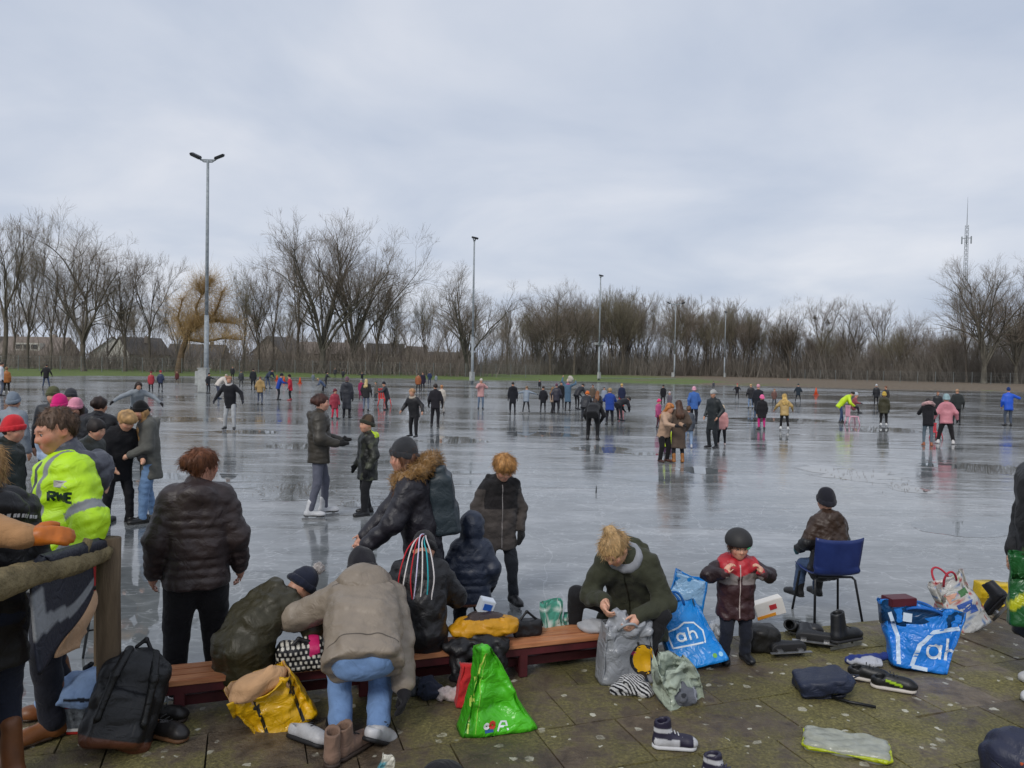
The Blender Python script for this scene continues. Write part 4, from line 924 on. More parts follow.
        if kind == 'helmet':
            HS = [ell(HP(0, .07, .19), v3(.52, .60, .50)*hh, Rh, .02*s), half(HP(0, 0, .06), Rh@v3(0, -.18, -1), .01), ell(HP(0, .02, .0), v3(.36, .45, .45)*hh, Rh, .01, 's')]
            ho = sdf_obj('helmet', HS, min(vox, .006), 'rubber', c, o)
            for g in (-1, 1):
                sdf_obj('chin_strap', [cone(HP(g*.40, .0, .08), HP(g*.30, -.15, -.35), .018*hh, .018*hh, .004), cone(HP(g*.30, -.15, -.35), HP(0, -.28, -.47), .018*hh, .018*hh, .004)], .005, 'cloth', '#141414', ho)
                sdf_obj('vent', [ell(HP(g*.2, -.28, .45), v3(.035, .07, .03)*hh, Rh)], .004, 'rubber', '#0c0c0c', ho)
            c0 = HP(.22, -.50, .16); sdf_obj('sticker', [ell(c0, v3(.10, .03, .03)*hh, Rh@RZ(25)@RY(-20))], .003, 'paint', '#2f9a62', ho)
        if kind == 'headband':
            CP = []; n = 14
            for k in range(n):
                pt = lambda a: HP(.365*math.cos(a), .08+.44*math.sin(a), .14); CP.append(cone(pt(2*math.pi*k/n), pt(2*math.pi*(k+1)/n), .07*hh, .07*hh, .01))
            sdf_obj('headband', CP, min(vox, .012), 'knit', c, o)
    if scarf:
        CP = []; n = 12; rr_ = .078*s+bk*.3
        for k in range(n):
            pt = lambda a: J['neck']+R2@v3(rr_*math.cos(a), rr_*.95*math.sin(a)-.01*s, .035*s+.015*s*math.sin(a)); CP.append(cone(pt(2*math.pi*k/n), pt(2*math.pi*(k+1)/n), .038*s, .038*s, .02))
        sdf_obj('scarf', CP, min(vox, .01) if fine else vox, 'knit', scarf['c'], o, wrinkle(.004, 60, seed))
    return o, J, jo
def fuzz(ob, name, n, L, r, col, hc, Rh, seed, out):
    """loose strands rooted on a surface"""
    me = ob.data; nv = len(me.vertices); V = np.zeros(nv*3, np.float32); Nn = np.zeros(nv*3, np.float32)
    me.vertices.foreach_get('co', V); me.vertices.foreach_get('normal', Nn); V = V.reshape(-1, 3).astype(float); Nn = Nn.reshape(-1, 3).astype(float)
    g = np.random.default_rng(seed); I = g.integers(0, nv, n); p = V[I]; nn = Nn[I]
    if hc is not None:                                   # combed from the crown outwards
        cr = hc+Rh@v3(.02, .12, .55)*.2; d = p-cr; d += np.array([0, 0, -.08]); 
    else: d = g.normal(size=(n, 3))
    d -= nn*(d*nn).sum(1)[:, None]; d /= np.linalg.norm(d, axis=1)[:, None]+1e-9; d = d+nn*out+g.normal(size=(n, 3))*.28; d /= np.linalg.norm(d, axis=1)[:, None]
    l = (L*g.uniform(.5, 1.2, n))[:, None]; q = p+d*l*.5+nn*.002; d2 = d+g.normal(size=(n, 3))*.25-nn*.25*min(out, .5); d2 /= np.linalg.norm(d2, axis=1)[:, None]; e_ = q+d2*l*.5
    rr = np.full((n, 1), r); S = np.concatenate([np.hstack([p, q, rr, rr*.8]), np.hstack([q, e_, rr*.8, rr*.25])])
    VV, F = segs_to_mesh(S, 3); c = col[None]*g.uniform(.55, 1.5, (n, 1)); c = np.repeat(np.concatenate([c, c]), 6, 0)
    k = obj(name, VV, F, MATS['hair'], ob, False, np.clip(c, 0, 1)); k['kind'] = 'stuff'; return k
# ---- ribbons and prints laid onto a surface along a direction
def bvh_of(ob):
    me = ob.data; return BVHTree.FromPolygons([v.co.copy() for v in me.vertices], [tuple(p.vertices) for p in me.polygons])
def conform(ob, lines, d, width, col, name, reach=.3, mat='paint', lift=.0025, wd=None):
    """lines: point lists in the object's own space, thrown along -d onto its surface"""
    bv = bvh_of(ob); d = nrm(np.array(d, float)); V = []; F = []
    for L in lines:
        L = [np.array(p, float) for p in L]; prev = None
        for i, p in enumerate(L):
            t = L[min(i+1, len(L)-1)]-L[max(i-1, 0)]; sd = nrm(np.cross(t, d))*width/2; row = []
            for sg in (-1, 0, 1):
                q = p+sd*sg+d*reach; hit = bv.ray_cast(Vector(q), Vector(-d), reach*2.2)
                row.append(None if hit[0] is None else np.array(hit[0])+d*lift)
            if all(r is not None for r in row):
                ids = list(range(len(V), len(V)+3)); V += row
                if prev: F += [[prev[0], prev[1], ids[1], ids[0]], [prev[1], prev[2], ids[2], ids[1]]]
                prev = ids
            else: prev = None
    if not F: return None
    return obj(name, np.array(V), F, MATS[mat], ob, False, np.tile(np.array(lin(col)), (len(V), 1)))
def patch(ob, poly, d, col, name, reach=.3, mat='paint', lift=.0025, rings=5):
    """filled shape: star shaped outline thrown onto the surface"""
    bv = bvh_of(ob); d = nrm(np.array(d, float)); P = [np.array(p, float) for p in poly]; c = sum(P)/len(P); V = []; n = len(P); ok = []
    for k in range(1, rings+1):
        for p in P:
            q = c+(p-c)*k/rings; h = bv.ray_cast(Vector(q+d*reach), Vector(-d), reach*2.2); V.append(np.array(h[0])+d*lift if h[0] is not None else q); ok.append(h[0] is not None)
    h = bv.ray_cast(Vector(c+d*reach), Vector(-d), reach*2.2); V.append(np.array(h[0])+d*lift if h[0] is not None else c); ok.append(h[0] is not None)
    F = [[n*rings, i, (i+1) % n] for i in range(n)]+[[k*n+i, (k+1)*n+i, (k+1)*n+(i+1) % n, k*n+(i+1) % n] for k in range(rings-1) for i in range(n)]
    F = [f for f in F if all(ok[i] for i in f)]
    return obj(name, np.array(V), F, MATS[mat], ob, False, np.tile(np.array(lin(col)), (len(V), 1)))
# ================================================================== the crowd on the ice
POSE = {
 'stand': dict(head=(5, 0, 0)), 'stand2': dict(FL=(.05, .06, 0), FR=(.03, -.05, 0), L=(.16, .2, -.9), R=(.2, .05, -.93), head=(4, 15, 0)),
 'walk': dict(FL=(.02, .22, 0), FR=(.02, -.2, .04), L=(.15, -.2, -.9), R=(.15, .3, -.85), lean=5), 'wide': dict(FL=(.14, .05, 0), FR=(.14, 0, 0), L=(.35, .15, -.85), R=(.35, .1, -.85), lean=6, head=(8, 0, 0)),
 'skate': dict(lean=24, head=(8, 0, 0), FL=(.08, .12, 0), FR=(.14, -.28, .03), L=(.4, .2, -.75), R=(.45, -.2, -.75), lift=.03), 'glide': dict(lean=12, FL=(.06, .10, 0), FR=(.08, -.06, 0), L=(.5, .15, -.75), R=(.45, .15, -.75), head=(6, 0, 0), lift=.03),
 'out': dict(lean=15, L=(.9, .15, -.25), R=(.9, .1, -.3), FL=(.12, .1, 0), FR=(.12, -.15, 0), head=(10, 0, 0), lift=.03), 'fwd': dict(lean=14, L=(.05, .75, -.45), R=(.05, .75, -.45), head=(15, 0, 0)),
 'reach': dict(lean=6, L=(.6, .5, -.25), R=(.15, .1, -.93), head=(5, 20, 0)), 'reachR': dict(lean=6, R=(.6, .5, -.25), L=(.15, .1, -.93), head=(5, -20, 0)),
 'bend': dict(lean=62, lean2=78, pel=(0, -.15, .80), L=(.02, .12, -.85), R=(.02, .2, -.82), FL=(.06, .05, 0), FR=(.06, -.05, 0), head=(60, 0, 0)), 'stoop': dict(lean=35, lean2=50, pel=(0, -.10, .84), L=(.05, .4, -.8), R=(.05, .45, -.75), head=(40, 0, 0), FL=(.08, .05, 0), FR=(.06, -.1, 0)),
 'pockets': dict(L=(.14, .16, -.82), R=(.14, .16, -.82), head=(8, 10, 0)), 'face': dict(L=(-.1, .45, .05), R=(-.1, .45, .05), head=(12, 0, 0)), 'squat': dict(pel=(0, -.12, .42), lean=40, lean2=50, L=(.05, .7, -.4), R=(.05, .7, -.4), head=(25, 0, 0)),
 'up': dict(L=(.3, .3, .8), R=(.4, .3, .5), head=(0, 0, 0)), 'sit': dict(pel=(0, -.1, .42), lean=15, FL=(.04, .3, 0), FR=(.04, .28, 0), L=(.1, .6, -.5), R=(.1, .6, -.5), seat=.5, head=(10, 0, 0))}
BF = {'bend': .62, 'stoop': .84, 'skate': .93, 'out': .94, 'fwd': .97, 'squat': .62, 'sit': .72, 'up': 1.0}
def scaled(po, H):
    r = dict(po)
    if 'pel' in r and r['pel'][2]: r['pel'] = (r['pel'][0], r['pel'][1]*H/1.7, r['pel'][2]*H/1.7)
    for k in ('FL', 'FR'):
        if k in r: r[k] = tuple(x*H/1.7 for x in r[k])
    return r
BK, CH, NV = '#222124', '#2c2b2e', '#1c2233'
# u, v feet, v head, yaw (0 faces camera, 90 faces right, 180 away), pose, jacket, trousers, shoes, hat, hair, kid, extras, label
T = [
 (1, 396, 367, 100, 'stand', '#c9ccd2', '#5b6170', BK, None, ('short', '#4a4038'), 0, {}, 'far person in white jacket cut by the left photo edge'),
 (6.5, 393, 371, 180, 'stand', '#a0622c', '#23211f', '#c8c8c8', ('beanie', '#8a6a4a'), None, 1, {}, 'far child in orange brown jacket near the left edge'),
 (46, 388, 367, 170, 'wide', BK, '#3f4a63', BK, None, ('short', '#2a2522'), 0, {}, 'far man in black jacket and blue jeans alone before the left grass'),
 (151, 392, 373, 0, 'stand', '#a8303a', '#25242a', BK, ('beanie', '#7d2a33'), None, 1, {}, 'far child in red jacket, left one of the pair by the grass'),
 (160.5, 392, 372, 180, 'stand2', '#2a3552', '#262833', BK, ('beanie', '#b0303a'), None, 1, {}, 'far child in navy jacket with red hat, right one of the pair'),
 (177, 384.5, 371.5, 0, 'stand', '#5a2f2d', '#3a2a2a', BK, None, ('short', '#2a2522'), 1, {}, 'tiny far child in maroon at the grass edge'),
 (208, 394, 374, 60, 'reach', '#26282c', '#2e3136', BK, ('beanie', '#22242a'), None, 0, {}, 'dark clothed person in front of the grey cabinet'),
 (219, 399, 376, 115, 'stoop', '#cfc6bc', '#4a4f63', '#23304a', None, ('short', '#b0a698'), 0, {}, 'person in cream coat stooping beside the grey cabinet'),
 (230, 431, 379, -8, 'glide', '#1f1f24', '#aeb0b2', '#2a2a2c', None, ('short', '#a87f62'), 0, {'skate': 1, 'scarf': '#b9b6b4'}, 'skater in black jacket and pale grey trousers gliding towards the camera'),
 (232.5, 380, 366.5, 0, 'stand', '#1c1d20', '#1c1d20', BK, None, ('short', '#2a2522'), 0, {}, 'tiny black clothed person left of the tan jacket, farther back'),
 (241, 387.5, 371, 180, 'stand', '#35383c', '#2d2f33', BK, ('beanie', '#2b2d30'), None, 0, {}, 'tiny far person in grey between black clothed person and tan jacket'),
 (253, 390, 369, 180, 'stand', '#2a2c31', '#202226', BK, None, ('short', '#3a3029'), 0, {}, 'tiny far adult in dark coat beside the blue hooded one'),
 (268, 389, 370, 60, 'stoop', '#3a4456', '#59657a', BK, None, ('short', '#3a3029'), 0, {}, 'tiny far person in blue grey stooping right of the tan jacket'),
 (260, 405, 377, 180, 'stand2', '#a88a58', '#4a5266', BK, None, ('short', '#6b4f38'), 0, {'hood': 1}, 'person in tan jacket and blue jeans seen from behind'),
 (278, 400, 374.5, 95, 'fwd', '#2547a0', '#24262c', BK, ('beanie', '#23252b'), None, 1, {}, 'child in bright blue jacket facing the red jacket'),
 (290.5, 400.5, 375, -90, 'reachR', '#c0293b', '#222228', '#a03030', ('beanie', '#2a2326'), None, 1, {}, 'child in bright red jacket facing the blue jacket'),
 (313, 384, 373, 180, 'stand', '#68727a', '#9aa0a5', BK, None, ('short', '#3a3029'), 1, {}, 'tiny far child in pale grey left of the long coat'),
 (325.5, 388, 372, 100, 'fwd', '#24262b', '#222428', BK, None, ('short', '#2a2522'), 0, {}, 'tiny far person in black leaning forward near the grass'),
 (322.5, 394, 379, -90, 'stoop', '#41506b', '#24262b', BK, None, ('short', '#b59a6c'), 1, {}, 'blond far child in blue bending behind the bun haired skater'),
 (335, 378.5, 368, 0, 'stand', '#2a2b2e', '#2a2b2e', BK, None, ('short', '#2a2522'), 0, {}, 'tiny dark person standing on the far grass, left one'),
 (343, 380.5, 369.5, 180, 'stand', '#26272a', '#26272a', BK, None, ('short', '#2a2522'), 0, {}, 'tiny dark person standing on the far grass, right one'),
 (334.5, 419, 389, 30, 'stand2', '#962f3f', '#d2304f', BK, ('beanie', '#6a2b35'), None, 1, {}, 'child in dark red jacket and pink red trousers behind the bun haired skater'),
 (346.5, 418, 377, 178, 'stand', '#2f3138', '#2a2b30', BK, ('beanie', '#6f5560'), None, 0, {'len': .42, 'hood': 1}, 'adult in long charcoal coat and mauve hat seen from behind'),
 (361, 400, 379, 0, 'stand', '#8d2b52', '#7a2f4a', BK, ('beanie', '#8a8d90'), None, 0, {'len': .3}, 'person in magenta coat beside blond woman in jeans'),
 (366, 411, 378.5, 175, 'stand2', '#2c2c2e', '#6b7486', BK, None, ('long', '#c9b078'), 0, {}, 'blond woman in dark jacket and pale jeans seen from behind'),
 (376, 401, 381, -60, 'stand', '#5f5a54', '#3a3a40', BK, ('beanie', '#5a6658'), None, 1, {}, 'child in grey brown jacket left of the red sled'),
 (387, 410, 382, -80, 'fwd', '#23252c', '#23252c', BK, ('beanie', '#25272e'), None, 1, {}, 'child in black leaning on the red sled'),
 (362, 383, 372.5, 0, 'out', '#1f2023', '#1f2023', BK, None, ('short', '#2a2522'), 0, {}, 'tiny far black clothed person with arms spread above the magenta coat'),
 (414, 438, 388, -25, 'glide', '#1b1a1d', '#1c1b1f', BK, None, ('short', '#b58a63'), 1, {'scarf': '#b7ab9b'}, 'blond boy all in black with pale collar skating, left of the dark capped one'),
 (435, 427, 383, 175, 'stand2', '#232127', '#201f24', BK, None, ('short', '#2f2520'), 0, {}, 'person in dark jacket with back turned next to a person in cream'),
 (441.5, 414, 384, 200, 'stand', '#c7bdb0', '#a09a94', BK, None, ('short', '#a8764d'), 1, {}, 'child in cream jacket half hidden behind a dark jacketed person'),
 (418, 393, 373, 180, 'stand', '#9a5a33', '#2b2a30', BK, None, ('short', '#2a2522'), 0, {}, 'far person in orange brown jacket in the trio before the grass'),
 (422.5, 392, 371.5, 0, 'stand', '#2a2535', '#24242b', BK, None, ('short', '#3a2a25'), 0, {}, 'far person in dark purple jacket, middle of the trio before the grass'),
 (429.5, 385.5, 371, 180, 'stand2', '#2f3b57', '#2a3146', BK, None, ('short', '#2a2522'), 0, {}, 'far person in blue coat, right one of the trio before the grass'),
 (436, 384, 374, 180, 'stand', '#7c8790', '#626b75', BK, None, ('short', '#2a2522'), 1, {}, 'tiny far child in grey right of the trio before the grass'),
 (480.5, 409.5, 378, 10, 'face', '#c99a98', '#5f7188', BK, ('beanie', '#d8cfc6'), ('long', '#a98a60'), 0, {}, 'woman in pale pink jacket and blue jeans standing alone by the second mast'),
 (512.5, 415, 381, 180, 'stand', '#1e1f26', '#202128', BK, None, ('short', '#2a2320'), 0, {'hood': 1, 'len': .2}, 'tall person in black coat seen from behind, alone in mid ice'),
 (526, 413, 387, 175, 'out', '#7f8a97', '#24252b', BK, None, ('short', '#8f7355'), 1, {}, 'child in grey sweater with arms out right of the tall black coat'),
 (543, 412.5, 385, 180, 'stand2', '#23242b', '#1f2025', BK, None, ('short', '#3a2e27'), 1, {}, 'person in dark jacket left of the busy group'),
 (539.5, 390, 379, 0, 'stand', '#2a2b30', '#2a2b30', BK, None, ('short', '#2a2522'), 1, {}, 'tiny far person in black above the dark jacket'),
 (552, 413, 386, 100, 'stand', '#b79f8c', '#2a2a2f', BK, None, ('long', '#8a6a4a'), 1, {}, 'child in beige jacket at the left of the busy group'),
 (556, 414, 383, 180, 'walk', '#2a2936', '#22222a', BK, ('beanie', '#6b4a5c'), None, 0, {}, 'person in dark purple jacket in the busy group'),
 (561, 409, 381, 0, 'stand', '#1c1c20', '#1c1c20', BK, None, ('short', '#4a3628'), 0, {}, 'tall person in black in the middle of the busy group'),
 (567.5, 411, 379, 170, 'up', '#506a80', '#2a2c33', BK, ('beanie', '#c9b9a6'), None, 0, {'len': .3, 'scarf': '#c45a96'}, 'person in blue grey coat and pink scarf lifting a white bag'),
 (577.5, 409.5, 384, 130, 'stoop', '#1d1e25', '#1c1c20', BK, None, ('short', '#2a2522'), 0, {}, 'person in black stooping at the right of the busy group'),
 (592.5, 404, 384, 0, 'stand', '#5a4a3c', '#2a2a2f', BK, None, ('short', '#3a2e27'), 0, {'len': .2}, 'person in brown jacket behind the bending black clothed person'),
 (597, 420, 390, 160, 'stand', '#1f2025', '#2a2a2f', BK, None, ('long', '#8a5a3a'), 1, {}, 'girl with auburn hair in black behind the bending person'),
 (585, 423, 393, 165, 'stoop', '#25262b', '#3a3d44', BK, ('beanie', '#d9702c'), None, 1, {}, 'person with orange hat stooping left of the bending person'),
 (592.5, 440, 403, 172, 'bend', '#1b1b1e', '#1a1a1d', BK, None, ('short', '#3a2a22'), 0, {}, 'person all in black bending deep over the ice, belt showing'),
 (609.5, 425, 388, 180, 'fwd', '#22418f', '#22232a', BK, None, ('short', '#b39263'), 1, {}, 'child in royal blue jacket right of the bending person'),
 (604, 406, 386.5, 0, 'stand', '#8f97a5', '#2a2b32', BK, None, ('short', '#2a2522'), 1, {}, 'child in pale jacket half hidden behind the royal blue jacket'),
 (620, 421, 399, 140, 'bend', '#23242b', '#2a2b32', BK, None, ('short', '#2a2522'), 1, {}, 'child in black bending right of the royal blue jacket'),
 (621.5, 408, 383, 180, 'stand', '#232a45', '#e0452f', BK, None, ('short', '#c0a060'), 1, {}, 'child in navy top and bright red orange trousers'),
 (663, 404, 384.5, 180, 'stand', '#1b1b20', '#1f1f24', BK, None, ('short', '#2a2320'), 0, {}, 'tall person in black behind the magenta hooded child'),
 (669.5, 408, 391.5, -30, 'stand', '#5d5660', '#4a4450', BK, ('beanie', '#c9b9c0'), None, 1, {}, 'small child in grey mauve beside the tall black clothed person'),
 (658, 428, 399, 60, 'stand', '#b04a78', '#4a2430', BK, ('beanie', '#e23f78'), None, 1, {}, 'child with bright pink hat left of the auburn girl'),
 (663.5, 462, 403, 35, 'fwd', '#b3947c', '#1b1a1c', '#4a2a20', None, ('long', '#b8733a'), 1, {'hood': 1}, 'auburn long haired girl in beige jacket and black trousers'),
 (678, 462.5, 400, 190, 'pockets', '#5a4c42', '#26262c', '#a0672f', None, ('long', '#4f3526'), 0, {'len': .36, 'boot': 1}, 'brown haired woman in taupe coat and tan boots'),
 (667.5, 455, 432, 180, 'stand', '#c8e02a', '#5a3a5a', '#3a2430', ('beanie', '#c8d040'), None, 2, {}, 'small child in neon yellow between the auburn girl and the taupe coat'),
 (688, 448, 406, 180, 'stand', '#4a4f58', '#8fa6c4', '#c8c8cc', None, ('short', '#6a5038'), 1, {}, 'child in pale blue jeans half hidden right of the taupe coat'),
 (693.5, 425, 387, 175, 'walk', '#3f66a8', '#20222a', BK, ('beanie', '#e0a5b8'), None, 0, {}, 'person in sky blue jacket with pale pink hat'),
 (712.5, 448, 390, -40, 'pockets', '#23282a', '#22262b', BK, ('wide', '#a9a9a7'), None, 0, {'len': .28}, 'man in long dark coat and pale brimmed hat'),
 (721.5, 445, 406, -20, 'stand', '#c98f8d', '#1f1f24', '#c9b6b0', ('beanie', '#d9c4a6'), None, 1, {}, 'child in dusty pink jacket beside the man in pale brimmed hat'),
 (713.5, 389, 381, 180, 'stand', '#3a3d48', '#3a3d48', BK, None, ('short', '#2a2522'), 1, {}, 'tiny far child by the thinnest mast'),
 (737, 400, 384, 0, 'glide', '#26242a', '#26242a', BK, ('beanie', '#b03038'), None, 1, {}, 'far child in black with red hat'),
 (750.5, 409, 384.5, 175, 'stand2', '#1d1d22', '#7f95b4', BK, None, ('short', '#c9a878'), 0, {}, 'blond person in black jacket and pale blue jeans'),
 (757.5, 421, 385.5, 180, 'stand', '#22242b', '#4a5a70', BK, ('beanie', '#d99aa8'), None, 0, {'len': .3}, 'tall person in dark coat behind magenta trousers child'),
 (761.5, 430, 396, 185, 'stand', '#1f1e22', '#c9307c', '#2a2226', ('beanie', '#e86f9f'), None, 1, {}, 'child in black jacket and magenta trousers with pink hat'),
 (774, 405, 389, 0, 'pockets', '#6a4a42', '#3a3d46', BK, None, ('short', '#9a6a48'), 1, {}, 'small child in brown jacket before the far bank'),
 (784, 431, 396, 178, 'glide', '#b0935c', '#1d1b1d', '#e0e0de', None, ('long', '#c9a660'), 1, {'skate': 1}, 'blond girl in camel jacket and white skates seen from behind'),
 (798, 402, 384.5, 178, 'wide', '#26303a', '#22242a', BK, ('beanie', '#2f4048'), None, 0, {}, 'far person in dark teal jacket alone before the bank'),
 (842, 423, 394, 85, 'stoop', '#c9e828', '#3a4a6a', BK, None, ('short', '#1f1a18'), 0, {}, 'person in neon yellow jacket pushing the pale pink sled chair'),
 (854, 413, 396, 90, 'sit', '#8f4a52', '#2a2530', BK, ('beanie', '#b9c0c8'), None, 2, {}, 'small child riding the pale pink sled chair'),
 (876, 406, 386, 180, 'stand', '#1b1c21', '#1b1c21', BK, ('beanie', '#c9cdd0'), None, 0, {}, 'far person in black with white hat'),
 (885.5, 412, 388, -60, 'stand', '#2a2624', '#2a2624', BK, None, ('short', '#7a4a30'), 0, {}, 'tall person in dark brown behind the olive jacket'),
 (883.5, 427, 396, 178, 'stand', '#3d3a26', '#1e1d20', '#d8d8d6', ('beanie', '#c0a24a'), None, 1, {'skate': 1, 'hood': 1}, 'child in olive jacket with mustard hat and white skates'),
 (927.5, 446, 404, 178, 'fwd', '#1b1a1f', '#5d6a74', '#a05a33', None, ('short', '#2a2320'), 0, {'fur': '#d3a9a8', 'hood': 1}, 'person in black jacket with pink fur hood and tan boots'),
 (945.5, 444, 400, 178, 'wide', '#c9838c', '#211f22', '#d8d4d2', ('beanie', '#96b0b4'), None, 1, {'hood': 1}, 'person in pink jacket and black trousers seen from behind'),
 (937, 421, 394.5, 0, 'stand', '#222326', '#222326', BK, None, ('short', '#8a5f45'), 0, {}, 'person in black facing the camera between the pair with red sled'),
 (956.5, 425, 393, 180, 'stand2', '#2f3232', '#202124', BK, None, ('short', '#b08a6a'), 0, {}, 'person in dark grey jacket right of the pink jacket'),
 (1008, 426, 393, 185, 'reachR', '#1f55c4', '#4a5260', BK, ('beanie', '#243a70'), None, 0, {}, 'person in bright blue jacket at the right edge of the ice'),
]
def add_person(i, row):
    u, vf, vh, yaw, pose, jc, pc, sc, hat, hair, kid, ex, lb = row
    loc = G(u, vf); d = loc[1]; Hpx = (vf-vh)/FPX*math.hypot(loc[0], d)*.985; H = Hpx/BF.get(pose, 1.0); H = min(max(H, .75), 1.95)
    if H < 1.3 and kid == 0: kid = 1
    if H < 1.0: kid = 2
    po = scaled(POSE[pose], H); r = random.Random(i*7+3)
    vis = math.degrees(math.atan2(loc[0], loc[1])); vx = .022 if d < 20 else (.029 if d < 32 else (.04 if d < 50 else .052))
    if ex.get('skate'): po['lift'] = .05
    jk = dict(c=jc, b=r.uniform(.012, .03), len=ex.get('len', r.uniform(.06, .14)), hood='down' if ex.get('hood') else None, mat='nylon' if r.random() < .6 else 'cloth')
    if ex.get('fur'): jk['fur'] = ex['fur']
    po['twist'] = po.get('twist', 0)+r.uniform(-8, 8)
    person(lb, (loc[0], loc[1], 0.0 if d < 100 else .02), yaw-vis*.6+r.uniform(-6, 6), H, po, jk, dict(c=pc, b=r.uniform(.92, 1.1)), dict(c=sc, kind='skate' if ex.get('skate') else ('boot' if ex.get('boot') else 'shoe'), h=.18 if ex.get('boot') else .07), hat, hair if hair or hat else ('short', '#4a3a30'), gloves=r.choice([BK, None, '#2a2b33']), kid=kid, vox=vx, group='people out on the ice', seed=i+1, scarf={'c': ex['scarf']} if ex.get('scarf') else None)
for i, row in enumerate(T): add_person(i, row)
# ================================================================== people near the terrace
def to_local(wp, loc, yaw):
    return RZ(-yaw)@(np.array(wp)-np.array(loc))
def band(V, c0, bands):
    c = np.tile(np.array(lin(c0)), (len(V), 1))
    for msk, col in bands: c[msk] = lin(col)
    return c
BENCH_TOP = .31
def on_bench(u, back=.13):                                   # a spot on the seat seen at column u
    a = G(160, 683, BENCH_TOP); lo, hi = 0.0, 4.0
    for _ in range(40):
        m_ = (lo+hi)/2; p = a+TX*m_+TY*back
        uu = 512+FPX*p[0]/p[1]
        lo, hi = (m_, hi) if uu < u else (lo, m_)
    return p
NV_ = .0105
def A(u, ap): return ap-math.degrees(math.atan((u-512)/FPX))
GRP = 'people at the terrace edge'
# woman in brown quilted jacket, back to us
person('stout woman in dark brown quilted jacket and black leggings, back to the camera', G(196, 693), A(196, 182), 1.585, dict(head=(4, -62, 0), L=(.20, .10, -.93), R=(.22, .12, -.93), FL=(.05, .02, 0), FR=(.05, .05, 0)),
       dict(c='#352b2b', b=.046, q=.010, sp=.062, len=.06, hood='down', wr=.004), dict(c='#19181c', b=1.46, wr=.003, leg=1.0), dict(c='#1b1b1d', sole='#cfcfcf'), None, ('lowbun', '#6b4128'), None, '#cf9c86', 0, NV_, GRP, 11, face=None)
# girl with black beanie in grey jacket and jeans, boy in black beside her
person('long haired girl in grey green jacket, jeans and black beanie beside the blond boy', G(150, 521), A(147, -82), 1.60, dict(head=(22, 5, 0), L=(-.05, .42, -.72), R=(0, .42, -.75), FL=(.03, .10, 0), FR=(.03, -.06, 0), lean=5),
       dict(c='#5d5d58', b=.03, len=.20, hood='down', mat='cloth'), dict(c='#6e8cb2', b=1.12, wr=.006), dict(c='#191919'), ('beanie', '#151517'), ('longfront', '#b98f5c'), None, '#d3a58c', 0, .0165, GRP, 12)
person('blond boy in black hooded jacket looking down beside the girl in jeans', G(117, 523), A(121, 25), 1.52, dict(head=(30, 12, 0), lean=12, L=(.05, .5, -.65), R=(.12, .35, -.8), FL=(.06, .05, 0), FR=(.06, -.05, 0)),
       dict(c='#17171b', b=.03, len=.12, hood='down', mat='cloth'), dict(c='#1a1a1f', b=1.0), dict(c='#18181a'), None, ('fringe', '#b58f5f'), None, '#cfa084', 1, .0165, GRP, 13)
person('skater in pale grey sweater leaning forward with both arms spread', G(137, 434), A(137, 5), 1.66, dict(head=(12, 8, 0), lean=38, lean2=42, pel=(0, -.12, .82), L=(.75, .25, -.55), R=(.85, .2, -.45), FL=(.10, .10, 0), FR=(.10, -.2, 0)),
       dict(c='#8b9298', b=.012, len=.06, mat='cloth'), dict(c='#1e1e22', b=1.0), dict(c='#1b1b1d'), None, ('long', '#2c201b'), BK, '#c79a80', 0, .018, GRP, 14)
# the cluster at the left behind the neon jacket
person('dark haired woman in black puffer jacket right of the pale pink beanie', G(97, 523), A(97, 160), 1.66, dict(head=(6, -20, 0)), dict(c='#17181d', b=.045, q=.008, sp=.07, len=.2, hood='down'), dict(c='#1b1b1f'), dict(c=BK), None, ('lowbun', '#33251f'), BK, kid=0, vox=.0172, group=GRP, seed=15)
person('girl in pale blue jacket with bright magenta beanie', G(58, 512), A(58, 170), 1.62, dict(head=(10, -15, 0)), dict(c='#a9bbd3', b=.03, q=.006, len=.15), dict(c='#2a2c35'), dict(c=BK), ('beanie', '#d81f78'), ('long', '#4a3528'), BK, kid=1, vox=.0172, group=GRP, seed=16)
person('person in black coat with pale pink beanie facing the camera', G(79, 519), A(79, -15), 1.62, dict(head=(24, -20, 0), L=(.1, .5, -.6)), dict(c='#1b1c22', b=.03, len=.2), dict(c='#1b1b1f'), dict(c=BK), ('beanie', '#e89ab0'), ('longfront', '#3a2a20'), BK, '#d0a088', 0, .0165, GRP, 17)
person('dark haired child in dark olive jacket below the pale pink beanie', G(84, 541), A(84, 50), 1.47, dict(head=(20, 0, 0), lean=10, R=(.1, .5, -.6)), dict(c='#262a26', b=.03), dict(c='#1d1d22'), dict(c=BK), None, ('short', '#1f1714'), None, '#c89a80', 1, .0165, GRP, 18)
person('person with olive knit hat behind the magenta beanie', G(53, 500), A(53, -20), 1.70, dict(head=(10, 10, 0)), dict(c='#2a2c30', b=.03, len=.2), dict(c='#22242b'), dict(c=BK), ('beanie', '#585a3e'), ('short', '#4a3a2c'), kid=0, vox=.0178, group=GRP, seed=19)
person('person with dark grey hat between the magenta and pale pink beanies', G(70, 496), A(70, 5), 1.66, dict(head=(8, 0, 0)), dict(c='#30313a', b=.03, len=.15), dict(c='#22242b'), dict(c=BK), ('beanie', '#3c3d42'), ('short', '#4a3a2c'), kid=0, vox=.0178, group=GRP, seed=20)
person('person with grey blue beanie in pale coat at the far left', G(12, 505), 170, 1.62, dict(head=(6, 15, 0)), dict(c='#7f8790', b=.03, len=.15), dict(c='#22242b'), dict(c=BK), ('beanie', '#7d8894'), ('short', '#3a2e27'), kid=0, vox=.0178, group=GRP, seed=21)
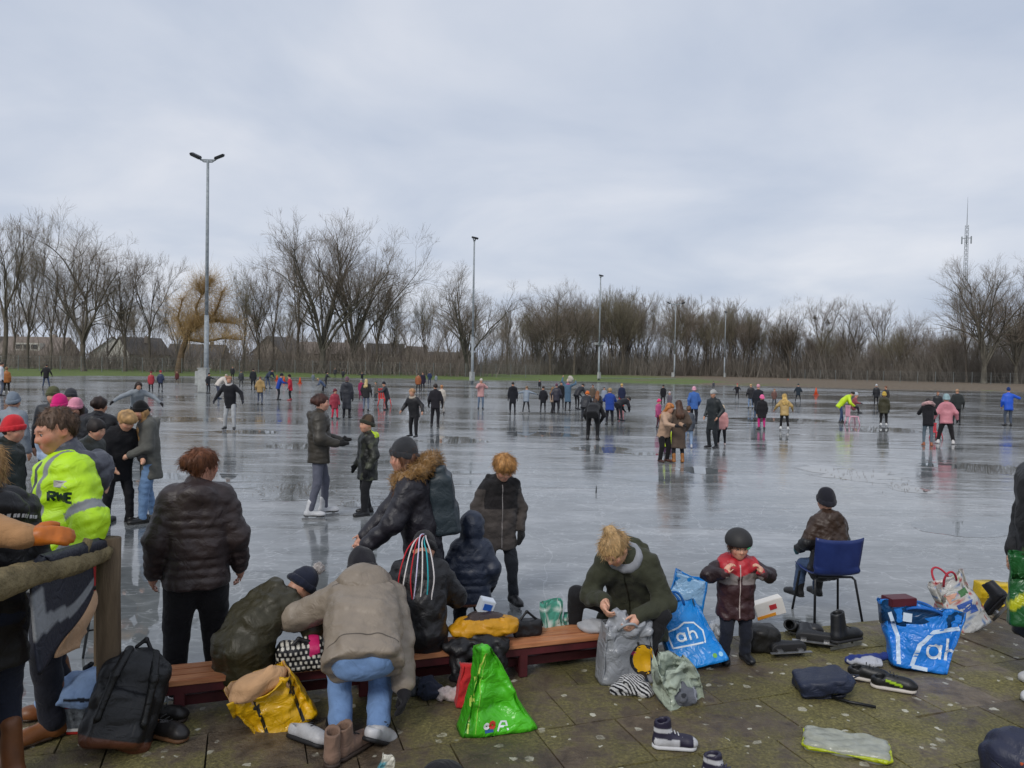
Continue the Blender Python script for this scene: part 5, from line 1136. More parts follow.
person('child with bright red beanie in dark green jacket at the left edge', G(7, 561), 100, 1.52, dict(head=(15, 0, 0)), dict(c='#1c2622', b=.035, len=.15, hood='down'), dict(c='#1b1b1f'), dict(c=BK), ('beanie', '#d22f37'), ('short', '#4a3020'), kid=1, vox=.0172, group=GRP, seed=22)
person('child in dark jacket left of the red beanie, cut by the photo edge', G(-12, 545), 170, 1.5, dict(), dict(c='#23262c', b=.03), dict(c='#1b1b1f'), dict(c=BK), ('beanie', '#394048'), None, kid=1, vox=.0178, group=GRP, seed=23)
# skater with bun and boy in camouflage hat
person('bun haired woman in dark olive jacket, grey leggings and white skates', G(318, 518), A(318, 88), 1.66, dict(lift=.055, head=(2, 0, 0), L=(-.02, .52, -.60), R=(.02, .46, -.62), FL=(.05, .08, 0), FR=(.05, -.10, 0), Lhd=(.2, -1, .1), Rhd=(-.1, -1, .0)),
       dict(c='#3a352d', b=.042, q=.006, sp=.11, len=.08, hood='down'), dict(c='#5e606d', b=.98, wr=.0025, cut=.0), dict(c='#c9cacd', kind='skate', h=.15, sole='#2b2b2b'), None, ('lowbun', '#4d2f26'), '#1c1c1e', '#cfa08a', 0, .0125, GRP, 24)
def camo(V, J=None, c=('#1b1c1a', '#2f3129', '#454839')):
    a = wrinkle(1, 26, 5)(V); b_ = wrinkle(1, 34, 9)(V); return band(V, c[0], [(a > .35, c[1]), (b_ > .8, c[2])])
def camojacket(V, J):
    c = camo(V); hz = J['neck'][2]-.02; m_ = (V[:, 2] > hz) & (V[:, 1] > J['neck'][1]+.03); c[m_] = lin('#b9d400'); return c
person('boy in dark camouflage jacket with lime hood and patterned beanie', G(367, 514), A(367, -70), 1.40, dict(head=(2, 12, 0), L=(.16, .15, -.92), R=(.2, .2, -.88), FL=(.04, .08, 0), FR=(.04, -.06, 0)),
       dict(c=camojacket, b=.035, len=.14, hood='down'), dict(c='#191a1e', b=1.1), dict(c='#1c1c1e'), ('beanie', lambda V, J: camo(V, J, ('#3a3027', '#5a4a3a', '#1f1a17'))), None, '#17181a', '#cc9d84', 1, .0125, GRP, 25)
# woman with fur hood and rucksack
loc = G(422, 656); yw = A(422, -92)
o, J, jo = person('woman in black parka with tan fur hood and grey beanie leaning left', loc, yw, 1.60, dict(lean=8, lean2=13, head=(10, 0, 0), La=to_local(AT(366, 546, 5.35), loc, yw), Ra=to_local(AT(362, 540, 5.6), loc, yw), FL=(.04, .12, 0), FR=(.04, -.12, 0), Lcu=40, Rcu=40),
       dict(c='#201e26', b=.045, q=.004, sp=.14, len=.26, hood='down', fur='#a47d4a', wr=.005), dict(c='#1b1a1e', b=1.1), dict(c='#1c1a1a'), ('beanie', '#3b3c40'), ('longfront', '#6a4630'), None, '#d0a08a', 0, NV_, GRP, 26)
pp = loc+RZ(yw)@((J['waist']*.75+J['shc']*.25)+J['R2']@v3(0, .150, 0))
bp = empty('rucksack', pp, R_(yw), 'slate blue roll top rucksack on the back of the fur hooded woman', 'rucksack')
bpR = RX(8)
rp = [rbox(bpR@v3(0, .04, .02), v3(.115, .055, .18), .035, bpR, .03), rbox(bpR@v3(0, .05, .24), v3(.125, .025, .05), .015, bpR, .03), rbox(bpR@v3(0, .11, -.09), v3(.09, .015, .08), .02, bpR, .02)]
sdf_obj('pack_body', rp, .009, 'nylon', '#2b363d', bp, wrinkle(.005, 30, 4))
for g in (-1, 1): sdf_obj('strap', [cone(bpR@v3(g*.08, -.03, .20), bpR@v3(g*.10, -.24, .17), .016, .016, .02), cone(bpR@v3(g*.10, -.24, .17), bpR@v3(g*.10, -.22, -.1), .016, .014, .02), cone(bpR@v3(g*.10, -.22, -.1), bpR@v3(g*.09, -.02, -.17), .013, .012, .02)], .009, 'nylon', '#20282d', bp)
# small child in navy hooded puffer
person('small child in navy puffer jacket with the hood up, back to the camera', G(470, 646), A(470, 180), 1.03, dict(head=(6, 0, 0), L=(.22, .1, -.85), R=(.22, .1, -.85)), dict(c=lambda V, J: band(V, '#232b3d', [(V[:, 2] < J['pel'][2]-.085, '#6a4535')]), b=.045, q=.008, sp=.062, len=.09, hood='up'), dict(c='#1c1e25', b=1.1), dict(c=BK), None, None, '#1b1c22', kid=2, vox=.009, group=GRP, seed=27)
# boy facing us
def boyj(V, J):
    x = np.abs(V[:, 0]-J['shc'][0]); up = (V[:, 2] > J['waist'][2]+.02) & (x < .15) & (V[:, 2] > J['waist'][2]+.03); return band(V, '#494340', [(up, '#1f1c1d'), (V[:, 2] > J['neck'][2]-.06, '#1a1819')])
person('blond boy in black and grey hooded jacket looking down, facing the camera', G(498, 606), 14, 1.335, dict(lift=.05, head=(30, 8, 0), L=(.16, .12, -.93), R=(.2, .05, -.92), Lp=(.6, .7, 0), FL=(.05, .08, 0), FR=(.04, -.04, 0)),
       dict(c=boyj, b=.016, len=.13, hood='down', zip='#8a8482', wr=.006, mat='cloth'), dict(c='#20242b', b=.98, wr=.006), dict(c='#17171a', kind='skate', h=.13), None, ('fringe', '#b3834c'), ('#141416', 'knit'), '#d6a58d', 1, .0092, GRP, 28, brow='#9a7448', face=1)
# child with pompom hat on the bench
p = on_bench(240, .10); loc = v3(p[0], p[1], BENCH_TOP-.30)
person('child in olive quilted jacket and navy hat with white pompom bent over on the bench', loc, A(262, 128), 1.24, dict(pel=(0, 0, .40), lean=38, lean2=62, side=0, head=(62, -15, 0), L=(0, .6, -.6), R=(.1, .55, -.6), FL=(.05, .40, 0), FR=(.05, .38, 0), seat=.5),
       dict(c='#35311f', b=.055, q=.007, sp=.07, len=.13, hood='down', wr=.006), dict(c='#1b1a1c'), dict(c=BK), ('pom', '#1f2436', '#d9d2cf'), None, '#1b1b1d', kid=1, vox=NV_, group=GRP, seed=29)
# squatting man in taupe jacket
loc = G(362, 736, TZ); yw = A(362, 180)
rh = to_local(G(408, 716, TZ+.12), loc, yw); lh = to_local(AT(338, 610, 4.70), loc, yw)
person('squatting person in taupe padded jacket and blue jeans, back to the camera', loc, yw, 1.70, dict(pel=(0, -.02, .44), lean=58, lean2=76, head=(38, 5, 0), Ra=rh, La=lh, Rp=(-.8, .3, .1), Lp=(.8, .2, .2), FL=(.03, .0, 0), FR=(.0, -.02, 0), KL=(.08, -1, .4), KR=(-.08, -1, .4), fyL=15, fyR=-12, Rcu=25, seat=.15),
       dict(c='#8a7e70', b=.05, len=.03, hood='down', hoodc='#867a6c', seams='#4f463c', wr=.0055, mat='nylon'), dict(c='#6f8db8', b=1.12, wr=.006, leg=1.15), dict(c='#1a191b', h=.08), ('beanie', '#232228'), None, '#17161a', '#c99a80', 0, NV_, GRP, 30)
# child in black with ribbons on the bench
p = on_bench(421, .12); loc = v3(p[0], p[1], BENCH_TOP-.30); yw = 178
o, J, jo = person('child in black jacket sitting on the bench, coloured ribbons hanging from the hat', loc, yw, 1.30, dict(pel=(0, 0, .39), lean=8, lean2=22, head=(58, 0, 0), L=(.1, .6, -.5), R=(.1, .6, -.5), FL=(.05, .38, 0), FR=(.05, .36, 0), seat=.5), dict(c='#19181b', b=.055, len=.11, hood=None, wr=.005), dict(c='#161618'), dict(c=BK), ('beanie', '#1b1a1e'), None, '#1b1b1d', kid=1, vox=NV_, group=GRP, seed=31)
hp_ = J['hc']+J['Rh']@v3(0, .25, .55)*J['hh']; r = random.Random(4)
for k, c in enumerate(('#b8242e', '#d8d3d0', '#b8242e', '#c8c0d8', '#d9d4d0', '#2aa0a8', '#cfc9c9')):
    a = (k-3)*.017; nk = J['neck']; x = -a
    pts = [hp_, nk+v3(x*.8, .06, .19+r.uniform(-.02, .03)), nk+v3(x*1.6, .13, .12), nk+v3(x*2.2, .185+r.uniform(0, .02), -.02), nk+v3(x*2.3+r.uniform(-.02, .02), .20, -.14), nk+v3(x*2.4+r.uniform(-.04, .04), .205, -.18-r.uniform(0, .16))]
    P = []
    for q in range(len(pts)-1):
        p0, p1, p2, p3 = pts[max(q-1, 0)], pts[q], pts[q+1], pts[min(q+2, len(pts)-1)]
        for t_ in np.linspace(0, 1, 5)[:-1]: P.append(.5*((2*p1)+(p2-p0)*t_+(2*p0-5*p1+4*p2-p3)*t_**2+(3*p1-p0-3*p2+p3)*t_**3))
    MB().tube(P+[pts[-1]], .0045, 6).build('ribbon', MATS.setdefault('rib'+c, None) or plain('rib'+c, c, c, 30, .8), o, True)
# seated woman
p = on_bench(640, .14); loc = v3(p[0], p[1], BENCH_TOP-.30); yw = -22
person('woman with blond bun in dark green coat sitting on the bench end, searching a bag', loc, yw, 1.62, dict(pel=(0, 0, .40), lean=22, lean2=42, head=(50, -26, 0), La=to_local(AT(637, 616, 5.0), loc, yw), Ra=to_local(AT(605, 600, 5.05), loc, yw), Lp=(.6, .5, -.5), Rp=(-.6, .5, -.5), FL=(.05, .36, .07), FR=(.34, .12, .07), KR=(-.9, -.5, .35), KL=(.5, -.8, .4), seat=.4, Lcu=45, Rcu=45, Lhd=(-.2, -.8, -.6), Rhd=(.2, -.7, -.6)),
       dict(c='#3a3c2e', b=.022, zip='#17180f', len=.14, hood='down', wr=.006, mat='cloth'), dict(c='#1a1a1d', b=1.0), dict(c=BK), None, ('bun', '#c2a071'), None, '#d3a48c', 0, .0098, GRP, 32, scarf={'c': '#8f9299'}, face=1, brow='#8a6a45')
# toddler with helmet
def todj(V, J):
    z, x = V[:, 2], np.abs(V[:, 0]); ch = J['shc'][2]
    return band(V, '#3a2124', [((z > ch-.13) & (z < ch-.05) & (x < .13) & (x > .02), '#8e8583'), ((z > ch-.075+.45*x) & (x < .14), '#b02530'), (z > ch+.045, '#a01f2b'), ((x > .16), '#2a1c1f')])
hz = .93
person('toddler in maroon and red jacket with black helmet holding the collar', G(734, 659, TZ), 2, hz, dict(head=(14, 0, 0), La=(.125, -.155, .655), Ra=(-.125, -.155, .655), Lp=(1, .1, -.5), Rp=(-1, .1, -.5), Lhd=(-.35, -.1, 1), Rhd=(.35, -.1, 1), Lcu=50, Rcu=50, FL=(.02, 0, 0), FR=(.02, .02, 0)),
       dict(c=todj, b=.035, len=.07, hood='down', zip='#b9aaa6', wr=.005), dict(c='#1c202c', b=1.08, wr=.006), dict(c='#17181c'), ('helmet', '#2b2a2a'), ('short', '#5a4030'), None, '#d8a890', 2, .0082, GRP, 33, face=1)
# child on the plastic chair
CHC = (G(791, 611)+G(819, 626)+G(830, 608)+G(865, 622))/4; CHY = A(830, -154)
person('child in brown jacket and dark beanie sitting on the blue chair facing away', v3(CHC[0], CHC[1], 0), A(830, -140), 1.20, dict(pel=(0, -.04, .475), lean=4, lean2=12, head=(4, -18, 0), L=(.12, .45, -.72), R=(.12, .45, -.72), FLa=(.09, -.27, .17), FRa=(-.08, -.22, .18), seat=.6, lift=.0),
       dict(c=lambda V, J: band(V, '#3d2d23', [(V[:, 2] < J['waist'][2]+.06, '#1c1b1d')]), b=.035, len=.09, hood='down', wr=.005), dict(c='#3f5270', b=1.08), dict(c='#151517', kind='boot', h=.13), ('beanie', '#23232c'), None, '#2f6a70', '#d0a088', 1, .009, GRP, 34)
# person cut by the right edge
loc = G(1047, 690, TZ); yw = -80
person('person in long black coat and white sneakers cut by the right photo edge', loc, yw, 1.74, dict(head=(5, 0, 0), L=(.10, .30, -.9), R=(.1, .12, -.93), FL=(.02, .10, 0), FR=(.02, -.14, 0)), dict(c='#1b1a1a', b=.05, q=.007, sp=.11, len=.50, hood='down'), dict(c='#1e1e20'), dict(c='#d4d4d4', sole='#e6e6e6'), None, ('short', '#4a3a2c'), None, '#c99a80', 0, .011, GRP, 35)
# ---- behind the rail at the left
def hv(V, J):
    z = V[:, 2]; P, W, C = J['pel'][2], J['waist'][2], J['shc'][2]; nk = J['neck']; sl = np.linalg.norm((V-J['elL']), axis=1)
    el = J['elL']; wr = J['wrL']; t_ = ((V-el)@(wr-el))/((wr-el)@(wr-el)); near = np.linalg.norm(V-(el+np.clip(t_, 0, 1)[:, None]*(wr-el)), axis=1) < .11
    sh = J['shL']; t2 = ((V-sh)@(el-sh))/((el-sh)@(el-sh)); near2 = np.linalg.norm(V-(sh+np.clip(t2, 0, 1)[:, None]*(el-sh)), axis=1) < .122
    q = (V-J['neck'])@J['R2']; hoodm = (q[:, 1] > .055) & (q[:, 2] > -.13) & ~near2; col = (q[:, 2] > .015)
    strap = (np.abs(np.abs(q[:, 0])-.115) < .022) & ~near2
    return band(V, (.50, .82, .015), [(strap, '#84878a'), ((z > P+.06) & (z < P+.115) & ~near & ~near2, '#84878a'), ((z > P-.07) & (z < P-.02) & ~near & ~near2, '#84878a'), (near2 & (t2 > .62) & (t2 < .80), '#84878a'), (near & (t_ > .52) & (t_ < .68), '#84878a'), ((z < P-.085) & ~near, '#191b24'), ((q[:, 1] < -.13) & (np.abs(q[:, 0]) < .03), '#3f4148')])
loc = G(58, 724, TZ); yw = A(58, -80)
o, J, jo = person('man in neon yellow work jacket with grey hood behind the rail, looking left', loc, yw, 1.80, dict(lean=-7, lean2=-3, head=(14, 10, -4), L=(.34, .20, -.82), R=(.05, .5, -.6), FL=(.05, .05, 0), FR=(.05, -.05, 0), Lcu=35),
       dict(c=hv, b=.04, len=.20, hood='down', hoodc='#4a4c56', wr=.008, mat='nylon'), dict(c='#1b1d27', b=1.2, wr=.007), dict(c='#7a4a24', kind='boot', h=.25, sole='#3a2a1c'), None, ('man', '#5b4636'), None, '#c68f74', 0, .0098, GRP, 36, brow='#5a4030', face=1)
# lettering and badge on the neon jacket
cx = to_local(AT(60, 494, 4.2), loc, yw); dn = to_local(np.array(loc)+nrm(np.array([0, 0, CAM_H])-AT(60, 494, 4.2)), loc, yw); dn[2] = 0; dn = nrm(dn); rt = nrm(np.cross(v3(0, 0, 1), dn)); up = v3(0, 0, 1)
GL = {'R': [[(0, 0), (0, 1)], [(0, 1), (.6, .95), (.62, .6), (0, .52)], [(.25, .52), (.65, 0)]], 'W': [[(0, 1), (.18, 0), (.38, .8), (.58, 0), (.76, 1)]], 'E': [[(.55, 1), (0, 1), (0, 0), (.55, 0)], [(0, .5), (.45, .5)]]}
def glyphs(txt, org, rt, up, h, adv=.85):
    L = []
    for i, ch in enumerate(txt):
        for st in GL[ch]:
            pts = []
            for a, b_ in zip(st, st[1:]):
                for k in range(6): pts.append((a[0]+(b_[0]-a[0])*k/6, a[1]+(b_[1]-a[1])*k/6))
            pts.append(st[-1]); L.append([np.array(org)+rt*(x+i*adv)*h+up*y*h for x, y in pts])
    return L
conform(jo, glyphs('RWE', cx-rt*.055-up*.02, rt, up, .048), dn, .014, '#14301c', 'lettering', .35)
c0 = cx+up*.075+rt*.0; patch(jo, [c0+rt*x+up*y for x, y in ((-.03, -.018), (.03, -.018), (.03, .018), (-.03, .018))], dn, '#b9b6b2', 'badge', .35)
# woman with blond hair in black jacket with white lettering band
loc = G(-13, 792, TZ); yw = A(-13, 205)
o, J, jo = person('blond woman in black jacket with white printed collar band at the left edge', loc, yw, 1.67, dict(head=(10, 30, 0), L=(.1, .3, -.85), R=(.05, .3, -.85)), dict(c='#1b1b1e', b=.008, len=.2, hood='down', wr=.006), dict(c='#1f2433', b=1.15, cut=.42), dict(c='#74482a', kind='boot', h=.25), None, ('bob', '#b08c5e'), None, '#cc9d84', 0, .010, GRP, 37)
nk = J['neck']; d_ = v3(0, 1, .25); L = []; r = random.Random(2)
x = -.19
while x < .17:
    w_ = r.uniform(.008, .018); L.append([nk+v3(x+w_*k/3, .12, -.052-abs(x)*.12+.0*k) for k in range(4)]); x += w_+r.choice([.004, .004, .012])
conform(jo, L, d_, .016, '#d8d8d8', 'printed_band', .3)
# worker with tan sleeve and orange glove reaching in from the left
loc = G(-120, 850, TZ); yw = A(-120, 95)
person('worker in tan canvas jacket with orange glove on the rail, cut by the left edge', loc, yw, 1.76, dict(head=(10, 0, 0), La=to_local(AT(47, 541, 3.3), loc, yw), Lp=(.6, .3, -.8), lean=10, Lhd=to_local(np.array(loc)+v3(1, .28, .03), loc, yw), Lpn=to_local(np.array(loc)+v3(0, .8, -.6), loc, yw), Lth=to_local(np.array(loc)+v3(0, .6, .8), loc, yw), Lcu=22), dict(c='#a98058', b=.035, len=.15, wr=.005, mat='cloth'), dict(c='#20242f', b=1.15), dict(c='#6a4524', kind='boot', h=.2), None, ('short', '#4a3a2c'), ('#c26a1c', 'leather'), '#c99a80', 0, .0105, GRP, 38)
# ================================================================== things on and around the terrace
plain('bench_wood', '#9a6040', '#c88c62', 3, .5, .3, .004, (1.5, 14, 14), 6)
plain('bench_red', '#3e161a', '#5c2328', 5, .55, .2, .003)
plain('log_bark', '#5f543a', '#958663', 7, .95, 1.0, .03)
plain('post_wood', '#4a3d2e', '#746450', 4, .9, .8, .01, (3, 3, .5))
plain('black_steel', '#101113', '#1d1e21', 6, .4)
# ---- bench
b0 = G(160, 683, BENCH_TOP); BL = 3.28; BW = .27
bn = empty('bench', (b0[0], b0[1], TZ), TANG, 'long low wooden bench with dark red frame along the ice edge', 'bench'); hz = BENCH_TOP-TZ
for k in range(3):
    w_ = BW/3; MB().box((BL/2, w_*(k+.5), hz-.016), (BL/2, w_/2-.0025, .016)).build('seat_plank', MATS['bench_wood'], bn, False, .004)
for y in (.03, BW-.03): MB().box((BL/2, y, hz-.06), (BL/2-.02, .014, .027)).build('side_rail', MATS['bench_red'], bn, False, .004)
for x in (.10, 1.15, 2.2, BL-.10):
    for y in (.035, BW-.035): MB().box((x, y, (hz-.033)/2), (.028, .02, (hz-.033)/2)).build('leg', MATS['bench_red'], bn, False, .004)
    MB().box((x, BW/2, .03), (.022, BW/2-.06, .02)).build('foot_bar', MATS['bench_red'], bn)
MB().box((BL/2, BW/2, .065), (BL/2-.06, .018, .03)).build('balance_beam', MATS['bench_red'], bn, False, .004)
# ---- log rail and post
pb = AT(109, 560, 4.12); pb = np.array([pb[0], pb[1], TZ]); pt = AT(110, 538, 4.12)[2]
po_ = MB().tube([pb-v3(0, 0, .2), pb+v3(.004, 0, .3), pb+v3(-.003, 0, .8), v3(pb[0], pb[1], pt)], [.064, .062, .060, .060], 14).build('fence_post', MATS['post_wood'], None, True)
tag(po_, 'round weathered wooden post holding the log rail', 'post')
ra, rb = AT(-140, 632, 2.35), AT(103, 551, 4.07); RL = []
rgn = random.Random(3)
wl = wrinkle(.010, 6, 3); wl2 = wrinkle(.0035, 40, 4, 6, (1, 1, 1), True)
for k in range(70): p = ra+(rb-ra)*k/69; RL.append(p+v3(0, 0, wl(p[None])[0]))
MBr = MB().tube(RL, [.073-.00030*k+rgn.uniform(-.002, .002) for k in range(70)], 22)
MBr.v = [tuple(np.array(v)+wl2(np.array(v)[None])[0]*nrm(np.array(v)-RL[min(i//22, 69)])) for i, v in enumerate(MBr.v)]
for u_, a_ in ((30, .5), (68, 2.0)): p = ra+(rb-ra)*(.62 if u_ < 50 else .85); MBr.tube([p, p+v3(.02, -.09*math.cos(a_), .10*math.sin(a_))], [.03, .022], 8)
tag(MBr.build('log_rail', MATS['log_bark'], None, True), 'mossy log rail sloping in from the left edge to the post', 'rail')
def RAILP(u):
    lo, hi = 0., 1.
    for _ in range(30):
        m_ = (lo+hi)/2; p = ra+(rb-ra)*m_; uu = 512+FPX*p[0]/p[1]; lo, hi = (m_, hi) if uu < u else (lo, m_)
    return ra+(rb-ra)*lo
# ---- cloth sheets
def sheet(name, fn, n, m_, col, mat, label, cat, th=.008, parent=None):
    P = np.array([[fn(i/(n-1), j/(m_-1)) for i in range(n)] for j in range(m_)]); du = np.gradient(P, axis=1); dv = np.gradient(P, axis=0)
    nn = np.cross(du, dv); nn /= np.linalg.norm(nn, axis=2)[..., None]+1e-9
    V = np.concatenate([(P+nn*th/2).reshape(-1, 3), (P-nn*th/2).reshape(-1, 3)]); F = []; o_ = n*m_
    for j in range(m_-1):
        for i in range(n-1):
            a = j*n+i; F += [[a, a+1, a+n+1, a+n], [o_+a, o_+a+n, o_+a+n+1, o_+a+1]]
    rim = [i for i in range(n)]+[j*n+n-1 for j in range(1, m_)]+[(m_-1)*n+i for i in range(n-2, -1, -1)]+[j*n for j in range(m_-2, 0, -1)]
    for a, b_ in zip(rim, rim[1:]+rim[:1]): F.append([b_, a, o_+a, o_+b_])
    S2 = np.array([(i/(n-1), j/(m_-1)) for j in range(m_) for i in range(n)]); c = np.array([lin(col(x, y)) for x, y in S2]) if callable(col) else np.tile(lin(col), (len(S2), 1))
    o = obj(name, V, F, MATS[mat], parent, True, np.concatenate([c, c]))
    return tag(o, label, cat) if not parent else o
A0, A1 = RAILP(36), RAILP(96)
def drape(s, t_):
    p = A0+(A1-A0)*s; dr = (.42-.22*s)*(t_-.16)/.84 if t_ > .16 else 0
    if t_ <= .16: a = math.pi*(1-t_/.16); q = p+v3(.02, .078*math.cos(a), .078*math.sin(a))*v3(1, -1, 1); return q
    return p+v3(.02+.05*t_*(1-s), -.078-.02*math.sin(9*s+3*t_)*t_, -dr+.02*math.sin(7*s))
sheet('draped_jacket', drape, 26, 26, lambda s, t_: '#85888c' if (abs((t_-.62)-.12*math.sin(s*2)) < .075 or (s < .16 and .3 < t_ < .62)) else '#1b1f2d', 'nylon', 'navy work jacket with grey reflective band hung over the log rail', 'jacket', .016)
B0_, B1_ = RAILP(50)+v3(0, .10, -.26), RAILP(82)+v3(0, .10, -.2)
sheet('tan_cloth', lambda s, t_: B0_+(B1_-B0_)*s+v3(.02*math.sin(5*t_), .03*math.sin(8*s+4*t_), -.24*t_*(1-.4*abs(s-.6))), 18, 14, '#b79474', 'cloth', 'tan canvas cloth hanging below the navy jacket on the rail', 'cloth', .01)
# ---- red board behind the post, black walking pole
p = AT(96, 572, 4.75); rd = empty('red_sign', (p[0], p[1], p[2]-.12), .1, 'red board partly hidden behind the wooden post', 'board'); MB().box((0, 0, .12), (.07, .012, .12)).build('board', plain('sign_red', '#a3262c', '#bd343a', 4, .5), rd, False, .004); MB().box((0, .02, -.35), (.015, .012, .45)).build('stake', MATS['post_wood'], rd)
a, c = AT(94, 588, 4.75), G(83, 658, 0); tp = empty('walking_pole', (c[0], c[1], 0), 0, 'thin black pole standing on the ice behind the wooden post', 'pole'); a = a-c
MB().tube([v3(0, 0, 0), a*.5, a], [.009, .011, .014], 8).build('shaft', MATS['black_steel'], tp, True); MB().tube([a*.42, a*.42+v3(.12, .02, .02)], .007, 6).build('strut', MATS['black_steel'], tp); MB().tube([a, a+v3(.05, 0, .02)], .018, 8).build('grip', MATS['black_steel'], tp, True)
# ---- soft bags
def bag(name, label, cat, loc, yaw, W, D, H, top=(1, 1), lean=(0, 0), cr=.012, col='#888888', mat='plastic', tilt=(0, 0), seed=1, handles=None, group=None, peak=None, mouth=True, lining=None, fold=5, n=56, m_=22):
    o = empty(name, loc, yaw, label, cat, group); o.rotation_euler = (R_(tilt[0]), R_(tilt[1]), yaw)
    f1 = wrinkle(cr, 11/max(W, .2)*.45, seed, fold, (1, 1, .8), True); f2 = wrinkle(cr*.45, 40/max(W, .2)*.4, seed+4, 5, (1, 1, 1), True); r = random.Random(seed)
    V = []; UV = []
    for j in range(m_):
        t_ = j/(m_-1)
        for k in range(n):
            a = 2*math.pi*k/n; c, s_ = math.cos(a), math.sin(a); pw = .38
            x = math.copysign(abs(c)**pw, c); y = math.copysign(abs(s_)**pw, s_)
            w_ = W*(1+(top[0]-1)*t_); d = D*(1+(top[1]-1)*t_); z = H*t_
            if peak: z = H*t_*(1-t_*(1-peak(x)))
            V.append((x*w_/2+lean[0]*t_, y*d/2+lean[1]*t_, z)); UV.append((x, y, t_))
    V = np.array(V); UV = np.array(UV); nr = np.c_[UV[:, 0]*.3, np.sign(UV[:, 1])*(np.abs(UV[:, 1]) > .8), UV[:, 0]*0]
    dsp = (f1(V)+f2(V))[:, None]*np.clip(UV[:, 2:3]*4, .15, 1); V = V+nr*dsp; f5 = wrinkle(cr*.7, 9/max(W, .2), seed+9, 5); V[:, 0] += f5(V)*UV[:, 2]; V[:, 2] += f5(V[:, [1, 2, 0]])*UV[:, 2]**2*1.2
    F = [[j*n+k, j*n+(k+1) % n, (j+1)*n+(k+1) % n, (j+1)*n+k] for j in range(m_-1) for k in range(n)]
    F.append([k for k in range(n)][::-1]); No = len(V)
    if mouth:                                            # inner wall down to the load
        for q, (sc, dz) in enumerate(((.985, -.002), (.95, -.05), (.9, -.14))):
            ct = V[(m_-1)*n:(m_)*n].mean(0); ring = V[(m_-1)*n:m_*n]; nw = ct+(ring-ct)*np.array([sc, sc, 1])+v3(0, 0, dz*H/.4); V = np.vstack([V, nw])
        base = [(m_-1)*n, No, No+n, No+2*n]
        for a, b_ in zip(base, base[1:]):
            F += [[a+k, a+(k+1) % n, b_+(k+1) % n, b_+k] for k in range(n)]
        F.append([No+2*n+k for k in range(n)])
    else: F.append([(m_-1)*n+k for k in range(n)])
    if callable(col): c = np.array([lin(col(*UV[min(i, No-1)])) for i in range(len(V))])
    else: c = np.tile(lin(col), (len(V), 1))
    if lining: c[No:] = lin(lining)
    bo = obj('bag_body', V, F, MATS[mat], o, True, c)
    if handles:
        for sg in (-1, 1):
            hw = W*top[0]*.2; y = sg*D*top[1]*.45+lean[1]; P = []
            for k in range(13):
                a = math.pi*k/12; P.append((lean[0]-hw*math.cos(a), y+sg*.05*math.sin(a), H*(.9 if peak else 1)-.03+.12*math.sin(a)*handles[1]))
            MB().tube(P, .009, 6).build('handle', MATS.setdefault('h'+handles[0], None) or plain('h'+handles[0], handles[0], handles[0], 20, .7), o, True)
    return o, bo
def lozenge(cx, cy, w_, h_): return [(cx-w_, cy-h_), (cx+w_, cy-h_), (cx+w_, cy+h_), (cx-w_, cy+h_)]
def on_bag(bo, pts, width, col, name, seg=8, d=(0, -1, 0)):
    L = []
    for st in pts:
        P = []
        for a, b_ in zip(st, st[1:]):
            for k in range(seg): P.append(v3(a[0]+(b_[0]-a[0])*k/seg, 0, a[1]+(b_[1]-a[1])*k/seg))
        P.append(v3(st[-1][0], 0, st[-1][1])); L.append(P)
    return conform(bo, L, d, width, col, name, .6)
def arc(cx, cy, r, a0, a1, n=9): return [(cx+r*math.cos(R_(a0+(a1-a0)*k/n)), cy+r*math.sin(R_(a0+(a1-a0)*k/n))) for k in range(n+1)]
# bright green shopping bag
o, bo = bag('shopping_bag', 'bright green shopping bag slumped to a peak before the bench', 'bag', G(497, 727, TZ), R_(16), .46, .20, .50, (.14, .4), (-.09, .0), .04, lambda x, y, t_: '#4fbe22' if x > -.72 else '#3c9a1c', seed=3, mouth=False)
on_bag(bo, [[(-.19, .02), (-.16, .20), (-.12, .36), (-.09, .46)]], .008, '#b9d35a', 'piping'); on_bag(bo, [[(-.15, .02), (-.13, .20), (-.10, .36), (-.08, .46)]], .005, '#8fce4a', 'piping')
on_bag(bo, [arc(-.05, .055, .014, 0, 360)], .016, '#c4341f', 'logo'); on_bag(bo, [arc(-.085, .055, .012, 0, 360)], .014, '#e6e6e6', 'logo'); on_bag(bo, [[(-.095, .028), (-.045, .028)]], .016, '#2a5a9a', 'logo'); on_bag(bo, [[(-.02, .02), (.005, .065), (.03, .065), (.04, .02)], [(-.01, .04), (.035, .04)]], .010, '#dfe8ea', 'logo')
# red bag behind it
bag('cloth_bag', 'small red bag half hidden behind the green shopping bag', 'bag', G(470, 703, TZ), R_(10), .19, .14, .24, (.7, .6), (.01, 0), .012, '#c02a2c', 'cloth', seed=5, mouth=False)
# silver bag with a yellow picture
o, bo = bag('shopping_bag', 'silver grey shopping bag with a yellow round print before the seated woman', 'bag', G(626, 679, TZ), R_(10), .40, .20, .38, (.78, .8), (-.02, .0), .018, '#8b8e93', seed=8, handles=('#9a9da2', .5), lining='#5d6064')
patch(bo, [v3(.10+.075*math.cos(a), 0, .15+.095*math.sin(a)) for a in np.linspace(0, 6.28, 24, endpoint=False)], (0, -1, 0), '#d8a514', 'print', .6); on_bag(bo, [arc(.10, .15, .088, 20, 330, 20)], .02, '#202228', 'print_rim'); patch(bo, [v3(x, 0, y) for x, y in lozenge(.175, .13, .035, .06)], (0, -1, 0), '#2a3a66', 'print', .6); patch(bo, [v3(.03+.016*math.cos(a), 0, .19+.016*math.sin(a)) for a in np.linspace(0, 6.28, 12, endpoint=False)], (0, -1, 0), '#c9307c', 'print', .6)
